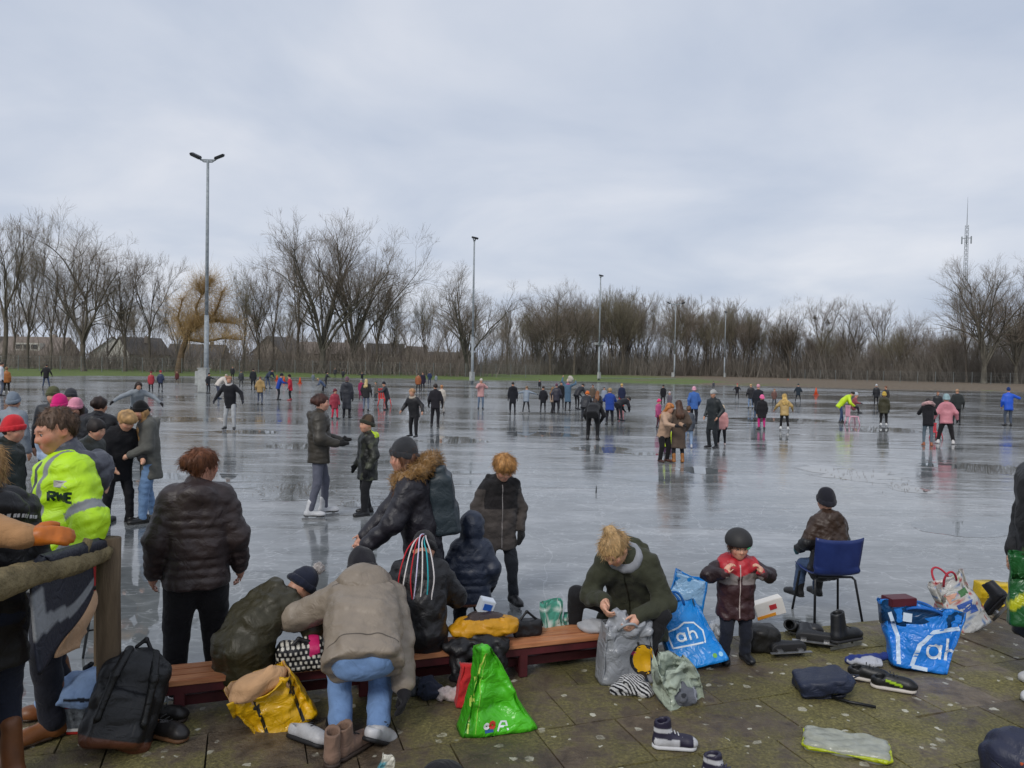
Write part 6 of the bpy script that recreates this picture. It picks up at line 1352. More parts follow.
sdf_obj('crumpled_liner', [ell(v3(-.03, -.02, .36), v3(.11, .06, .06)), ell(v3(.07, -.03, .35), v3(.09, .05, .05)), ell(v3(-.06, -.02, .41), v3(.05, .04, .06))], .009, 'plastic', '#9a9da3', o, wrinkle(.016, 42, 5, 6, (1, 1, 1), True))
# blue shopping bag before the bench end
LOGO = [[(-.12, -.05), (-.13, .06), (-.05, .075), (.0, .10), (.07, .085), (.12, .02), (.11, -.055), (-.12, -.05)]]
LET = [arc(-.045, .0, .026, 0, 360, 12), [(-.018, .026), (-.018, -.028)], [(.015, .055), (.015, -.03)], arc(.038, .0, .023, 180, 0, 8)+[(.061, -.03)]]
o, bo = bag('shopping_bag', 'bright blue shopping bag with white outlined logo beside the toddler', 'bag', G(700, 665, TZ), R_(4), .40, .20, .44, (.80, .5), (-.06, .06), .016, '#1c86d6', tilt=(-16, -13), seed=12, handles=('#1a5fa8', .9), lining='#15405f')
on_bag(bo, [[(x-.04, y+.20) for x, y in st] for st in LOGO], .011, '#e4eef5', 'logo'); on_bag(bo, [[(x-.04, y+.21) for x, y in st] for st in LET], .013, '#e4eef5', 'logo')
patch(bo, [v3(.10+.016*math.cos(a), 0, .05+.016*math.sin(a)) for a in np.linspace(0, 6.28, 12, endpoint=False)], (0, -1, 0), '#6fae4a', 'print', .6); patch(bo, [v3(.145+.016*math.cos(a), 0, .05+.016*math.sin(a)) for a in np.linspace(0, 6.28, 12, endpoint=False)], (0, -1, 0), '#9fd0ee', 'print', .6)
o2, bo2 = bag('shopping_bag', 'pale blue and bright blue bag standing behind the bench end', 'bag', G(680, 628, 0), R_(-20), .36, .16, .46, (.75, .6), (.0, .03), .014, lambda x, y, t_: '#1c86d6' if t_ < .55 or abs(x) > .9 else '#8fb6d8', tilt=(6, 10), seed=14)
# big blue bag at the right
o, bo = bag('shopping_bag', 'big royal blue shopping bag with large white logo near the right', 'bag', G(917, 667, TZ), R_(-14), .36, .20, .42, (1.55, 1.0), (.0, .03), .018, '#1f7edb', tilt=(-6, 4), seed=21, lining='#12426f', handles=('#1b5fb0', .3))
on_bag(bo, [[(-.22, .36), (-.15, .20), (-.14, .02)], [(-.06, .02), (-.02, .17), (.07, .27), (.26, .32)], [(-.06, .02), (.10, .01)]], .026, '#c9dcf0', 'logo'); on_bag(bo, [arc(.075, .14, .045, 0, 360, 14), [(.12, .19), (.12, .09)], [(.16, .24), (.155, .09)], arc(.185, .13, .03, 180, 0, 8)+[(.215, .085)]], .018, '#e6eef6', 'logo')
patch(bo, [v3(x, 0, y) for x, y in lozenge(-.10, .34, .028, .03)], (0, -1, 0), '#cfe0f2', 'label_sticker', .6)
p = G(917, 667, TZ); bx_ = MB().box((0, 0, .03), (.10, .06, .028)).build('shoe_box', plain('box_maroon', '#4a1a22', '#5f2530', 5, .5), None, False, .004, (p[0]-.11, p[1]+.06, TZ+.42)); bx_.rotation_euler = (0, 0, .2); tag(bx_, 'small maroon box lying on top of the royal blue bag', 'box')
# white printed bag, pink bag, yellow bag behind it
def wprint(x, y, t_):
    h = math.sin(x*13+t_*7)*math.sin(t_*19-x*5); return '#b5413c' if h > .72 else ('#5f7fae' if h < -.78 else ('#7c9a6a' if .40 < h < .46 else '#c9c8c4'))
o, bo = bag('carrier_bag', 'white carrier bag with red and blue prints leaning beside royal blue bag', 'bag', G(970, 628, TZ), R_(8), .34, .16, .44, (.9, .6), (-.02, .02), .018, wprint, tilt=(-4, -24), seed=31, handles=('#b03040', .9), lining='#a9a8a4')
patch(bo, [v3(x, 0, y) for x, y in lozenge(.02, .18, .07, .05)], (0, -1, 0), '#3a5fae', 'print', .6); patch(bo, [v3(x, 0, y) for x, y in lozenge(.05, .30, .04, .025)], (0, -1, 0), '#4a7a4a', 'print', .6); patch(bo, [v3(x, 0, y) for x, y in lozenge(-.05, .29, .045, .035)], (0, -1, 0), '#d0a08a', 'print', .6)
bag('cloth_bag', 'small pale pink striped bag between blue and white bags', 'bag', G(945, 620, TZ), 0, .20, .12, .16, (.8, .7), (0, 0), .01, lambda x, y, t_: '#b5606a' if math.sin(t_*26) > .5 else '#cfa8a8', 'cloth', seed=33)
bag('sports_bag', 'yellow bag behind the white carrier bag at the right', 'bag', G(994, 612, 0), 0, .36, .2, .26, (.9, .8), (0, 0), .014, lambda x, y, t_: '#d8b51c' if abs(t_-.45) > .08 else '#a88a12', 'nylon', seed=35, mouth=False)
# yellow roll top bag by the bench
o, bo = bag('dry_bag', 'bright yellow waterproof bag lying open against the bench', 'bag', G(286, 722, TZ), R_(24), .36, .24, .30, (1.0, .8), (-.05, .02), .024, '#d9a80e', tilt=(4, -20), seed=41, lining='#c9a27a', handles=None)
for x in (-.11, .09):
    on_bag(bo, [[(x, .02), (x+.005, .27)]], .018, '#1b1a18', 'strap'); patch(bo, [v3(x+.02*math.cos(a), 0, .20+.014*math.sin(a)) for a in np.linspace(0, 6.28, 10, endpoint=False)], (0, -1, 0), '#2a2824', 'buckle', .6)
sheet('flap', lambda s, t_: v3(-.24+.30*s, -.09+.05*t_+.02*math.sin(6*s), .29-.02*s-.12*t_*(1-s)+.02*math.sin(5*s+2)), 14, 8, '#d8ab18', 'plastic', None, None, .006, o)
sdf_obj('lining_fold', [ell(v3(-.10, -.02, .30), v3(.11, .08, .06)), ell(v3(.0, .0, .30), v3(.09, .07, .05))], .01, 'cloth', '#c39a72', o, wrinkle(.012, 30, 4, 6, (1, 1, 1), True))
# polka dot bag on the bench
p = on_bench(303, .04); 
def dots(V):
    a = np.arctan2(V[:, 1], V[:, 0])*.14; u_ = (V[:, 0]*1.0)/.030; w_ = V[:, 2]/.030; fu, fw = (u_+.5*(np.floor(w_) % 2)) % 1-.5, w_ % 1-.5
    c = band(V, '#18171a', [((fu**2+fw**2) < .085, '#d8d4c8'), ((V[:, 0] > .05) & (V[:, 0] < .11) & (V[:, 2] > .075+.4*(V[:, 0]-.05)), '#c92468')]); return c
pk = empty('polka_dot_bag', (p[0], p[1], BENCH_TOP), TANG, 'black bag with white polka dots and pink lining on the bench', 'bag'); sdf_obj('bag_body', [rbox(v3(0, 0, .06), v3(.10, .05, .04), .035, None, .02), ell(v3(.07, 0, .11), v3(.08, .06, .06), None, .03)], .006, 'nylon', dots, pk, wrinkle(.006, 30, 9, 5, (1, 1, 1), True))
sdf_obj('handle', [cone(v3(-.05, -.03, .13), v3(-.01, -.02, .17), .012, .012, .01), cone(v3(-.01, -.02, .17), v3(.05, -.03, .15), .012, .012, .01)], .005, 'nylon', '#1a191c', pk)
# ---- heaps of clothing
def heap(name, label, cat, loc, parts, col, mat, vox=.008, wr=.012, fq=34, seed=1, yaw=0, sub=()):
    o = empty(name, loc, yaw, label, cat); sdf_obj('fabric', parts, vox*1.2 if vox > .005 else vox, mat, col, o, wrinkle(wr, fq, seed, 6, (1, 1, 1), True))
    for nm, pr, c, mt in sub: sdf_obj(nm, pr, .006, mt, c, o)
    return o
p = on_bench(486, .10); heap('yellow_jacket', 'mustard yellow puffer jacket lying on top of a black jacket on bench', 'jacket', (p[0], p[1], BENCH_TOP), [ell(v3(-.06, 0, .10), v3(.16, .10, .055), None, .03), ell(v3(.10, 0, .10), v3(.15, .10, .06), None, .03), ell(v3(-.0, .02, .14), v3(.16, .08, .045), None, .03)], lambda V: band(V, '#c68d12', [(V[:, 2] > .168, '#3a2c28')]), 'nylon', .007, .009, 40, 4, TANG)
p = on_bench(480, .02); heap('black_jacket', 'black jacket hanging over the bench front under the yellow puffer', 'jacket', (p[0], p[1], BENCH_TOP), [ell(v3(0, -.02, .03), v3(.22, .06, .05), None, .03), cone(v3(-.12, -.06, .0), v3(-.13, -.07, -.12), .05, .05, .03), cone(v3(.02, -.06, .0), v3(.03, -.07, -.15), .06, .05, .03), cone(v3(.14, -.06, .0), v3(.15, -.06, -.10), .05, .04, .03)], '#19191c', 'nylon', .008, .012, 36, 6, TANG)
p = on_bench(487, .19); bx_ = MB().box((0, 0, .05), (.05, .035, .05)).build('carton', plain('carton_white', '#b9c2cf', '#dfe3e8', 3, .6), None, False, .004, (p[0], p[1], BENCH_TOP+.17)); tag(bx_, 'small white and blue carton on top of the yellow puffer heap', 'carton'); bx_.rotation_euler = (.2, .3, .4)
MB().box((.0, -.036, .055), (.03, .002, .022)).build('print', plain('print_blue', '#1f4fa0', '#2a5fb5', 5, .5), bx_)
p = on_bench(531, .16); heap('handbag', 'small black handbag with strap on the bench', 'bag', (p[0], p[1], BENCH_TOP), [rbox(v3(0, 0, .05), v3(.08, .03, .03), .02, None, .02)], '#1a1a1d', 'nylon', .006, .004, 40, 7, TANG, [('strap', [cone(v3(-.06, 0, .09), v3(.0, .0, .16), .009, .009, .01), cone(v3(0, 0, .16), v3(.07, 0, .10), .009, .009, .01)], '#17171a', 'nylon')])
p = on_bench(509, .18); heap('white_scarf', 'crumpled grey white cloth on the bench right of the yellow puffer', 'cloth', (p[0], p[1], BENCH_TOP), [ell(v3(0, 0, .04), v3(.07, .05, .05)), ell(v3(.03, 0, .07), v3(.05, .04, .05))], '#a9adb8', 'cloth', .006, .010, 50, 8)
def green_print(x, y, t_):
    a = abs(math.sin(x*5.5+t_*3)); b_ = abs(math.sin(t_*11)); q = max(abs(((x*1.5) % 1)-.5), abs(((t_*2.2) % 1)-.5)); return '#c9d6cf' if (q*9 % 1) < .42 else '#4f9a86'
p = on_bench(556, .2); bag('patterned_bag', 'mint green bag with white diamond pattern standing behind the bench', 'bag', (p[0]+.03, p[1]+.10, .02), TANG, .20, .12, .46, (.75, .6), (-.03, .0), .012, green_print, 'cloth', seed=51)
p = on_bench(575, .22); bag('patterned_bag', 'lower mint green bag right of the taller mint green bag', 'bag', (p[0]+.02, p[1]+.10, .02), TANG, .18, .10, .36, (.8, .6), (0, .0), .012, green_print, 'cloth', seed=53)
p = on_bench(597, .12); heap('seat_pad', 'folded grey sweater on the bench left of the seated woman', 'clothing', (p[0], p[1], BENCH_TOP), [ell(v3(0, 0, .025), v3(.10, .09, .03), None, .02), ell(v3(.02, 0, .045), v3(.08, .07, .025), None, .02)], '#b3b4b8', 'knit', .007, .006, 40, 12)
p = on_bench(672, .06); heap('black_bag', 'flat black bag on the bench end over the blue bag', 'bag', (p[0]+.05, p[1], BENCH_TOP-.02), [ell(v3(0, 0, .03), v3(.11, .07, .035), None, .02, )], '#17171a', 'nylon', .007, .006, 36, 13)
heap('navy_cloth', 'dark navy cloth crumpled under the bench left of the red bag', 'clothing', G(430, 697, TZ), [ell(v3(0, 0, .04), v3(.07, .06, .05)), ell(v3(-.02, .03, .07), v3(.05, .05, .04))], '#262c3c', 'cloth', .007, .010, 50, 14)
heap('white_cloth', 'small white cloth on the slabs between navy cloth and red bag', 'cloth', G(447, 698, TZ), [ell(v3(0, 0, .025), v3(.08, .05, .035)), ell(v3(.05, 0, .03), v3(.05, .04, .03))], '#c9bcb8', 'cloth', .007, .008, 50, 15)
# grey trouser leg heap beside the squatting person
heap('grey_trousers', 'dark grey padded trousers lying beside the squatting person', 'clothing', G(408, 692, TZ), [cone(v3(-.05, .05, .16), v3(.02, 0, .03), .05, .05, .03), cone(v3(.02, 0, .03), v3(.07, .02, .03), .05, .04, .03)], '#3c4044', 'nylon', .008, .010, 40, 16)
# ---- white bag lying open with stuff, striped scarf, bottle
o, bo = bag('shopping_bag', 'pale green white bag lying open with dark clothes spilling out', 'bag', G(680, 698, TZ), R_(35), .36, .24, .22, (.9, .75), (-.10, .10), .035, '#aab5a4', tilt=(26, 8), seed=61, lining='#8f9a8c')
heap('grey_clothes', 'grey mottled clothes spilling out of the pale green bag', 'clothing', G(674, 702, TZ), [ell(v3(0, 0, .05), v3(.10, .07, .06), None, .03), ell(v3(.07, .01, .04), v3(.07, .06, .05), None, .03), ell(v3(-.04, .03, .10), v3(.06, .05, .05), None, .03)], lambda V: camo(V, None, ('#62656d', '#8f929b', '#2d2f35')), 'cloth', .006, .011, 50, 17)
heap('blue_bottle', 'small bottle with bright blue cap among the grey clothes', 'bottle', G(690, 697, TZ), [cone(v3(0, 0, .03), v3(-.06, .02, .14), .028, .026, .01)], '#aab4c0', 'plastic', .005, .001, 40, 18, 0, [('cap', [ell(v3(.005, -.005, .03), v3(.035, .035, .03))], '#1650c0', 'plastic')])
heap('striped_scarf', 'black and white striped scarf on the slabs before the silver bag', 'scarf', G(630, 694, TZ), [cone(v3(-.09, .0, .03), v3(0, .02, .045), .03, .05, .03), cone(v3(0, .02, .045), v3(.10, -.01, .03), .05, .04, .03), ell(v3(.03, .06, .05), v3(.07, .05, .05), None, .03)], lambda V: band(V, '#d2d2d2', [(np.sin((V[:, 0]*.8+V[:, 1]*.9+V[:, 2]*.5+.01*np.sin(V[:, 0]*40))*260) > 0, '#15171c')]), 'knit', .0045, .008, 45, 19)
# ---- black backpack, light blue jacket on red box, shoes
def backpack(label, loc, yaw, tilt, s, c, c2, flat=False, straps=True, bottom=None):
    o = empty('backpack', loc, yaw, label, 'backpack'); o.rotation_euler = (R_(tilt[0]), R_(tilt[1]), yaw)
    P = [rbox(v3(0, 0, .20)*s, v3(.11, .06, .15)*s, .045*s, None, .03*s), ell(v3(0, 0, .36)*s, v3(.125, .08, .10)*s, None, .04*s), rbox(v3(0, -.10, .14)*s, v3(.085, .02, .09)*s, .03*s, None, .02*s)]
    b_ = sdf_obj('pack', P, .008, 'nylon', (lambda V: band(V, c, [(V[:, 2] < .055*s, bottom)])) if bottom else c, o, wrinkle(.007, 22, 6, 5, (1, 1, 1), True))
    if straps:
        for g in (-1, 1): sdf_obj('shoulder_strap', [cone(v3(g*.06, -.02, .44)*s, v3(g*.085, -.155, .33)*s, .022*s, .02*s, .02), cone(v3(g*.085, -.155, .33)*s, v3(g*.10, -.155, .14)*s, .02*s, .016*s, .02), cone(v3(g*.10, -.155, .14)*s, v3(g*.12, -.06, .04)*s, .012*s, .010*s, .02)], .008, 'nylon', c2, o)
    sdf_obj('grab_handle', [cone(v3(-.035, .02, .455)*s, v3(0, .02, .50)*s, .010*s, .010*s, .01), cone(v3(0, .02, .50)*s, v3(.035, .02, .455)*s, .010*s, .010*s, .01)], .007, 'nylon', c2, o)
    conform(b_, [[v3(-.10+.2*k/12, 0, .27+.02*math.sin(k/12*3.14))*s for k in range(13)], [v3(-.075+.15*k/12, 0, .20)*s for k in range(13)]], (0, -1, 0), .007, '#0a0a0b', 'zip', .5)
    return o
backpack('large black backpack with brown leather bottom leaning by the wooden post', G(112, 749, TZ), R_(20), (-18, 16), 1.12, '#17181b', '#0f1012', bottom='#5a3320')
p = G(86, 726, TZ); rb_ = empty('shoe_box', p, .12, 'red cardboard box with a skate picture under the light blue jacket', 'box')
MB().box((0, 0, .085), (.20, .10, .085)).build('carton', plain('box_red', '#a5221c', '#bf3128', 4, .5), rb_, False, .004); MB().box((.02, -.1015, .09), (.13, .002, .055)).build('picture', plain('box_pic', '#22262c', '#8f969c', 26, .5), rb_); MB().box((0, -.1012, .03), (.17, .0015, .012)).build('print', MATS['frame_white'] if 'frame_white' in MATS else MATS['carton_white'], rb_)
heap('blue_jacket', 'light blue fleece jacket folded on the red box by the post', 'jacket', (p[0]+.01, p[1]-.01, TZ+.17), [ell(v3(0, 0, .05), v3(.25, .14, .055), None, .03), ell(v3(.06, .02, .09), v3(.17, .11, .05), None, .03), cone(v3(-.20, -.10, .02), v3(.14, -.13, .03), .026, .026, .02)], lambda V: band(V, '#8fa9cf', [((V[:, 1] < -.10) & (V[:, 2] > .035) & (V[:, 2] < .055) & (V[:, 0] > -.06), '#20242c')]), 'cloth', .007, .009, 30, 21, .1, [('tool_grip', [cone(v3(.02, .08, .13), v3(.05, .07, .16), .016, .016, .01)], '#c9d020', 'plastic'), ('tool_head', [cone(v3(-.04, .08, .13), v3(-.01, .08, .155), .018, .015, .01)], '#1a1a1a', 'plastic')])
def shoe(name, label, loc, yaw, L, c, sole, hgt=.10, tilt=(0, 0), group=None, cf=None, swoosh=None, vox=.0075, mat='leather', hollow=True):
    o = empty(name, loc, yaw, label, 'shoe', group); o.rotation_euler = (R_(tilt[0]), R_(tilt[1]), yaw); k = L/.27
    P = [cone(v3(0, .09, .045)*k, v3(0, -.09, .045)*k, .040*k, .042*k, .02), ell(v3(0, -.10, .04)*k, v3(.046, .06, .036)*k, None, .02), cone(v3(0, .085, .05)*k, v3(0, .08, hgt/k-.02)*k, .043*k, .041*k, .02), cone(v3(0, .03, .07)*k, v3(0, -.05, .062)*k, .036*k, .03*k, .02)]
    if hgt > .12: P.append(cone(v3(0, .04, .06)*k, v3(0, .055, hgt/k-.01)*k, .04*k, .038*k, .02))
    P += [half(v3(0, 0, .016), v3(0, 0, -1))]
    if hollow: P += [half(v3(0, 0, hgt), v3(0, .25, 1)), ('c', v3(0, .075, .06)*k, v3(0, .07, hgt/k+.05)*k, .030*k, .032*k, .008, 's', 0, .1, 0)]
    u_ = sdf_obj('upper', P, vox, mat, cf or c, o, wrinkle(.0015, 60, 3)); sdf_obj('sole', [cone(v3(0, .09, .012)*k, v3(0, -.10, .012)*k, .046*k, .050*k, .01), half(v3(0, 0, .0), v3(0, 0, -1)), half(v3(0, 0, .022), v3(0, 0, 1))], vox, 'rubber', sole, o)
    for q in range(4): sdf_obj('lace', [cone(v3(-.024, -.055+q*.022, .084+q*.010)*k, v3(.024, -.05+q*.022, .084+q*.010)*k, .005, .005, .002)], .005, 'cloth', swoosh or '#2a2a2a', u_)
    return o
BG = (0, 0)
shoe('ankle_boot', 'left one of the pair of beige suede boots behind squatting person', G(333, 757, TZ), R_(190), .26, '#7d6455', '#3a2e27', .19, group='beige suede boots', mat='cloth')
shoe('ankle_boot', 'right one of the pair of beige suede boots behind squatting person', G(352, 752, TZ), R_(150), .26, '#7d6455', '#3a2e27', .19, group='beige suede boots', mat='cloth')
shoe('white_shoe', 'white shoe with black trim left of the beige boots', G(305, 742, TZ), R_(60), .26, '#b8b8ba', '#1d1d1f', .10, (0, 20), 'white shoes with black trim')
shoe('white_shoe', 'white shoe with black trim right of the beige boots', G(378, 744, TZ), R_(155), .27, '#b8b8ba', '#1d1d1f', .10, (30, 0), 'white shoes with black trim')
shoe('brown_shoe', 'dark shoe with brown trim lying right of the black backpack', G(165, 737, TZ), R_(70), .27, '#262322', '#6a4a30', .09, (0, 0), None, lambda V: band(V, '#262322', [(V[:, 1] > .07, '#7a5230')]))
shoe('brown_shoe', 'dark hiking shoe with yellow heel behind the black backpack', G(160, 722, TZ), R_(100), .27, '#1f1d1c', '#3a3028', .11, (0, 0), None, lambda V: band(V, '#1f1d1c', [((V[:, 2] > .05) & (V[:, 1] > .05) & (np.abs(V[:, 0]) > .02), '#8f8a40')]))
shoe('black_shoe', 'black shoe lying left of the black backpack', G(64, 727, TZ), R_(75), .27, '#191919', '#2a2524', .09)
hs = lambda V: band(V, '#262238', [((V[:, 1] < -.105), '#c9c9cc'), ((np.abs(V[:, 0]) > .024) & (V[:, 2] < .06) & (V[:, 1] > -.03), '#c4c4c8'), ((V[:, 2] > .095) & (V[:, 2] < .115), '#c4c4c8')])
shoe('high_top_sneaker', 'navy and white high top sneaker alone on the slabs', G(673, 748, TZ), R_(85), .23, '#262238', '#c9c9cb', .17, (0, 0), 'navy high top sneakers', hs, '#d0d0d0')
shoe('high_top_sneaker', 'navy high top sneaker cut by the bottom edge of the photo', G(724, 783, TZ), R_(60), .23, '#262238', '#c9c9cb', .15, (0, 0), 'navy high top sneakers', hs, '#3a3550')
bs = lambda V: band(V, '#17181a', [((np.abs(V[:, 0]) > .03) & (np.abs(V[:, 2]-.05-.25*(V[:, 1]+.02)) < .008) & (V[:, 1] < .04) & (V[:, 1] > -.06), '#a9d020')])
shoe('black_sneaker', 'black sneaker with lime mark and white sole, nearer of the two', G(892, 689, TZ), R_(68), .26, '#17181a', '#c6bfb6', .10, (0, 0), 'black sneakers', bs)
shoe('black_sneaker', 'black sneaker with white sole behind the lime marked one', G(868, 680, TZ), R_(60), .26, '#17181a', '#c6bfb6', .10, (0, 0), 'black sneakers')
# ---- skates on the slabs
def skate(label, loc, yaw, tilt, L=.28, c='#1b1c1f', hgt=.24):
    o = shoe('ice_skate', label, loc, yaw, L, c, '#2a2a2c', hgt, tilt, 'black ice skates'); o['category'] = 'skate'
    MB().box((0, 0, -.035), (.002, .16, .012)).build('blade', MATS['metal'], o); 
    for y in (-.08, .08): MB().box((0, y, -.012), (.012, .02, .016)).build('blade_holder', MATS['metal'], o)
skate('black high skate boot standing upright, right of the skate pile', G(846, 641, TZ+.05), R_(115), (0, 6))
skate('black skate lying on its side in the middle of the pile', G(815, 640, TZ+.05), R_(70), (0, 78), .27, '#202124', .20)
skate('black skate lying at the left of the skate pile', G(789, 650, TZ+.04), R_(100), (0, 80), .26, '#18191b', .17)
skate('black skate lying behind, at the back of the skate pile', G(803, 628, TZ+.04), R_(60), (0, -70), .27, '#222326', .2)
skate('skate leaning upright against the yellow bag at the right', G(1000, 606, .28), R_(200), (50, 10), .27, '#1c1d22', .2)
# ---- box and bag behind the toddler
p = G(768, 625, 0); bx_ = MB().box((0, 0, .10), (.12, .05, .07), RY(-18)).build('carton', plain('carton_or', '#c9c4bc', '#e2ded8', 3, .6), None, False, .004, (p[0], p[1], .05)); tag(bx_, 'white carton with red print behind the toddler', 'carton'); MB().box((.02, -.053, .12), (.03, .002, .02), RY(-18)).build('print', MATS['sign_red'], bx_); MB().box((-.03, -.053, .04), (.08, .002, .012), RY(-18)).build('print', plain('print_orange', '#d8861c', '#e09a30', 5, .5), bx_)
heap('black_bag', 'black rounded bag on the slabs right of the toddler', 'bag', G(762, 650, TZ), [rbox(v3(0, .02, .08), v3(.07, .05, .05), .04, None, .03), ell(v3(0, 0, .13), v3(.10, .07, .05), None, .03)], '#1d1c1b', 'nylon', .007, .007, 30, 24)
heap('plastic_wrap', 'crumpled clear wrapping behind the toddler', 'wrapping', G(715, 640, TZ), [ell(v3(0, 0, .06), v3(.05, .04, .07)), ell(v3(.02, .02, .11), v3(.04, .04, .04))], '#a9adb2', 'plastic', .006, .012, 55, 25)
# ---- navy backpack lying flat, strap, blue strap
o = backpack('navy backpack lying flat on the slabs left of the black sneakers', G(796, 684, TZ+.05), R_(84), (80, 0), .78, '#20273c', '#161b2b')
o.scale = (1, .62, 1)
tag(MB().tube([G(832, 697, TZ+.012), G(850, 702, TZ+.012), G(876, 707, TZ+.012)], .010, 6).build('strap', MATS['black_steel'], None, True), 'loose black strap on the slabs before the navy backpack', 'strap')
heap('blue_strap_cloth', 'royal blue and white cloth lying behind the black sneakers', 'cloth', G(868, 664, TZ), [cone(v3(-.14, 0, .03), v3(.16, .05, .04), .025, .025, .02), ell(v3(.0, -.03, .03), v3(.09, .05, .03), None, .02)], lambda V: band(V, '#26397c', [((V[:, 1] < -.02), '#b3b6bf')]), 'cloth', .006, .007, 40, 26)
# ---- flat translucent bag with neon trim
fl = empty('flat_bag', G(846, 748, TZ), R_(-22), 'flat milky plastic bag with neon yellow trim lying on the slabs', 'bag')
V, Q = sdf_mesh([rbox(v3(0, 0, .020), v3(.195, .10, .003), .020, None, .01)], .007, wrinkle(.0055, 30, 5, 6, (1, 1, 1), True)); m_, t, b = mat_new('milky_plastic'); MATS['milky_plastic'] = m_
nz = noise(t, 18, 5, .6); t.links.new(ramp(t, nz.outputs[0], [(.3, '#9a9c8c'), (.7, '#b9bcae')]).outputs[0], b.inputs['Base Color']); b.inputs['Roughness'].default_value = .3; b.inputs['Transmission Weight'].default_value = .25; bump(t, b, nz.outputs[0], .5, .01)
obj('bag_body', V, Q, m_, fl)
sdf_obj('neon_trim', [cone(v3(a, b_, .02), v3(c, d, .02), .007, .007, .003) for a, b_, c, d in ((-.19, -.125, .19, -.125), (.19, -.125, .218, -.095), (.218, -.095, .218, .095), (.218, .095, .19, .125), (.19, .125, -.19, .125), (-.19, .125, -.218, .095), (-.218, .095, -.218, -.095), (-.218, -.095, -.19, -.125))], .005, 'plastic', '#a9b51c', fl, wrinkle(.004, 25, 8))
# ---- round navy bag at the bottom right, white teal bag and black dish at the bottom
nb_ = heap('sports_bag', 'dark navy rounded bag with orange tag cut by the bottom right corner', 'bag', G(1018, 788, TZ), [ell(v3(0, 0, .14), v3(.17, .15, .15), None, .03), rbox(v3(0, -.02, .05), v3(.11, .09, .02), .03, None, .03)], '#262a3f', 'nylon', .008, .008, 22, 27, 0, [('piping', [cone(v3(.165*math.sin(a), -.146*math.cos(a)*.9-.02, .15+.02*math.sin(3*a)), v3(.165*math.sin(a+.3), -.146*math.cos(a+.3)*.9-.02, .15+.02*math.sin(3*a+.9)), .006, .006, .003) for a in np.arange(-1.5, 1.5, .3)], '#14172a', 'nylon')])
sdf_obj('orange_tag', [rbox(v3(-.07, -.135, .19), v3(.012, .004, .006), .003)], .004, 'cloth', '#b5522c', nb_)
bag('carrier_bag', 'small white and teal plastic bag at the bottom edge of the photo', 'bag', G(383, 790, TZ), R_(10), .13, .07, .18, (.35, .5), (.02, 0), .010, lambda x, y, t_: '#5f9aa5' if x < -.1 and t_ < .8 else '#c9c6b8', seed=71, mouth=False)
heap('black_hat', 'round black hat at the bottom edge of the photo', 'hat', G(442, 788, TZ), [ell(v3(0, 0, .05), v3(.11, .11, .075))], '#17181c', 'cloth', .007, .003, 20, 28)
# ---- green bag held by the person at the right edge
o, bo = bag('shopping_bag', 'dark green and yellow bag held at the right photo edge', 'bag', AT(1036, 626, 4.95)-v3(0, 0, 0), R_(-20), .32, .14, .46, (.9, .5), (-.02, 0), .014, lambda x, y, t_: '#b5b81c' if abs((t_-.25)*1.1-(x+1)*.32) < .09 and t_ > .2 else '#1f5a2c', seed=81, handles=('#2a3a1c', 1.2))
# ---- blue plastic chair
plain('chair_blue', '#1d2b5c', '#2a3a72', 6, .35, .08, .002)
ch = empty('plastic_chair', (CHC[0], CHC[1], 0), R_(CHY), 'dark blue plastic school chair with black metal legs on the ice', 'chair'); sz = .40
sheet('seat_shell', lambda s, t_: v3((s-.5)*(.40 if t_ < .55 else .40+.04*(t_-.55)), -.20+.38*min(t_/.55, 1)+.06*max(0, (t_-.55)/.45)+.03*(abs(s-.5)*2)**2*(-1 if t_ > .6 else 0), sz+.02*(abs(s-.5)*2)**3+(.012 if t_ < .1 else 0)-.01*math.sin(min(t_/.55, 1)*3.14)+(.32*max(0, (t_-.5)/.5)**1.2)), 17, 22, '#24336a', 'paint', None, None, .008, ch)
ch.children[0].data.materials[0] = MATS['chair_blue']
for sx in (-1, 1):
    for fy, yy in ((-.21, -.15), (.23, .13)): MB().tube([v3(sx*.15, yy, sz-.015), v3(sx*.175, yy+(fy-yy)*.15, sz-.04), v3(sx*.21, fy, .0)], .0105, 8).build('leg', MATS['black_steel'], ch, True)
MB().tube([v3(-.15, -.15, sz-.018), v3(.15, -.15, sz-.018)], .010, 6).build('cross_bar', MATS['black_steel'], ch); MB().tube([v3(-.15, .13, sz-.018), v3(.15, .13, sz-.018)], .010, 6).build('cross_bar', MATS['black_steel'], ch)
# ---- sleds on the ice
def sled(label, loc, yaw, c, s=1.0):
    o = empty('sled_chair', loc, yaw, label, 'sled'); mt = plain('sled'+c, c, c, 6, .4)
    MB().box((0, 0, .30*s), (.17*s, .16*s, .015)).build('seat', mt, o, False, .006); 
    for x in (-.13, 0, .13): MB().box((x*s, .16*s, .48*s), (.035*s, .015, .17*s)).build('back_slat', mt, o)
    MB().box((0, .16*s, .66*s), (.18*s, .018, .03*s)).build('back_rail', mt, o)
    for x in (-1, 1):
        for y in (-1, 1): MB().tube([v3(x*.15*s, y*.14*s, .29*s), v3(x*.18*s, y*.19*s, .0)], .02*s, 6).build('leg', mt, o, True)
    return o
sled('pale pink plastic chair used as a sled by the neon jacket', G(852, 425), R_(90), '#d9a0b0', 1.15)
sled('red plastic sled beside the child in black on the left', G(384.5, 406), R_(60), '#d03a34', 1.3)
sled('small red sled between the pink jacket and pink fur hood', G(936, 439), R_(20), '#c9404a', .75)
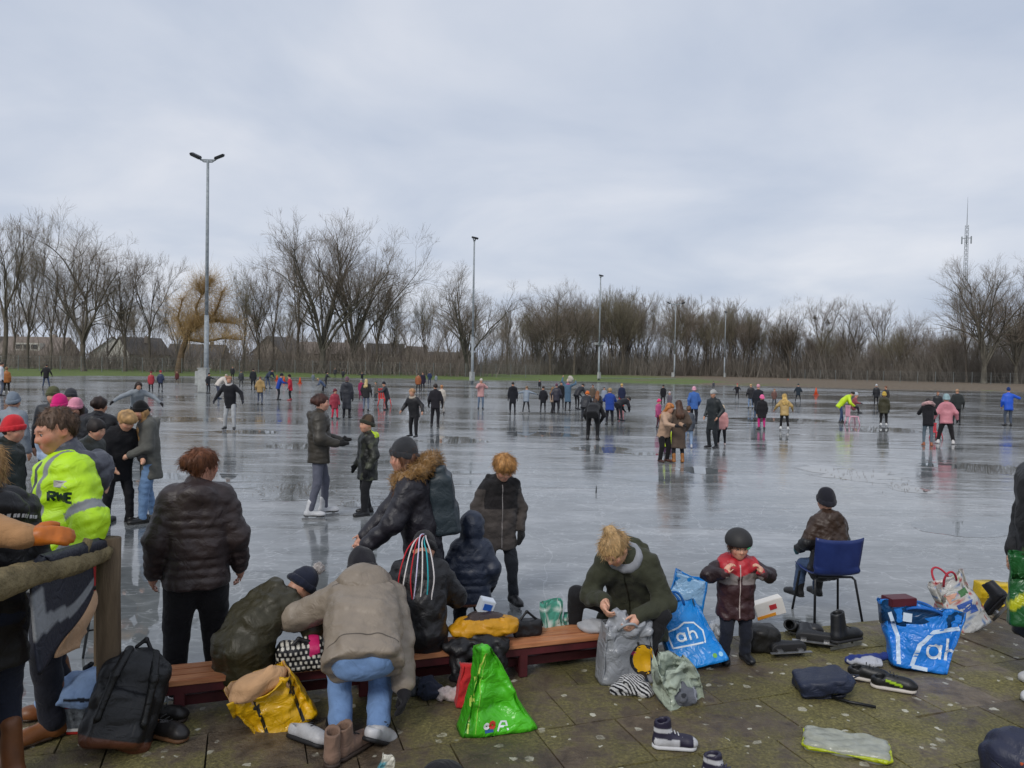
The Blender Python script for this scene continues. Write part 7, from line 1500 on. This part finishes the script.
p = AT(567.5, 380, G(567.5, 411)[1]); heap('white_bag', 'white bag lifted overhead in the busy group on the ice', 'bag', p+v3(.15, 0, .05), [ell(v3(0, 0, .0), v3(.13, .10, .15))], '#b9b2a8', 'cloth', .03, .03, 12, 29)
# orange cones on the far grass edge
for k, (u, v) in enumerate(((277, 377), (284, 378.5), (300, 380), (816, 391), (788, 379))):
    p = G(u, v+3, .1); s = .5
    cn = empty('traffic_cone', (p[0], p[1], .02), 0, ['orange cone left of the blue jacket child at the far edge', 'orange cone just behind the blue jacket child', 'orange cone right of the red jacket child', 'orange cone at the far bank right of the teal jacket', 'orange cone on the far bank left of the airy tree'][k], 'cone', 'orange cones at the far ice edge')
    mo = MATS.get('cone_or') or plain('cone_or', '#c2471c', '#d8572a', 6, .6); MB().tube([(0, 0, .03), (0, 0, s*1.3)], [.17, .03], 10).build('cone_body', mo, cn, True); MB().box((0, 0, .02), (.2, .2, .02)).build('base', mo, cn)
# twigs frozen upright in the ice
for u, v, h, lb in ((596, 493, .13, 'thin dark twig frozen upright in mid ice right of blond boy'), (447, 505, .16, 'thin dark twig frozen upright left of blond boy')):
    p = G(u, v); tag(MB().tube([(0, 0, -.02), (.004, 0, h*.6), (0, 0, h)], [.012, .009, .005], 6).build('twig', MATS['black_steel'], None, True, 0, p), lb, 'twig')
# dry stalks poking through the ice in tufts
rgk = np.random.default_rng(9); S = []
for u, v, n_, ru, rv in ((300, 489, 60, 40, 8), (365, 500, 34, 28, 6), (460, 437, 30, 26, 2), (850, 474, 60, 40, 9), (905, 487, 40, 24, 7), (300, 445, 20, 36, 2), (600, 449, 20, 26, 3)):
    for _ in range(n_):
        p = G(u+rgk.normal()*ru*.5, v+rgk.normal()*rv*.5); L = rgk.uniform(.01, .035); S.append([*p, *(p+v3(rgk.normal()*.02, rgk.normal()*.02, L)), .004, .0015])
V, F = segs_to_mesh(np.array(S), 3) if 'segs_to_mesh' in globals() else (np.zeros((3, 3)), np.array([[0, 1, 2]]))
tag(obj('dry_stalks', V, F, MATS['post_wood'], None, False), 'short dry grass stalks poking through the wet ice', 'grass', None, 'stuff')
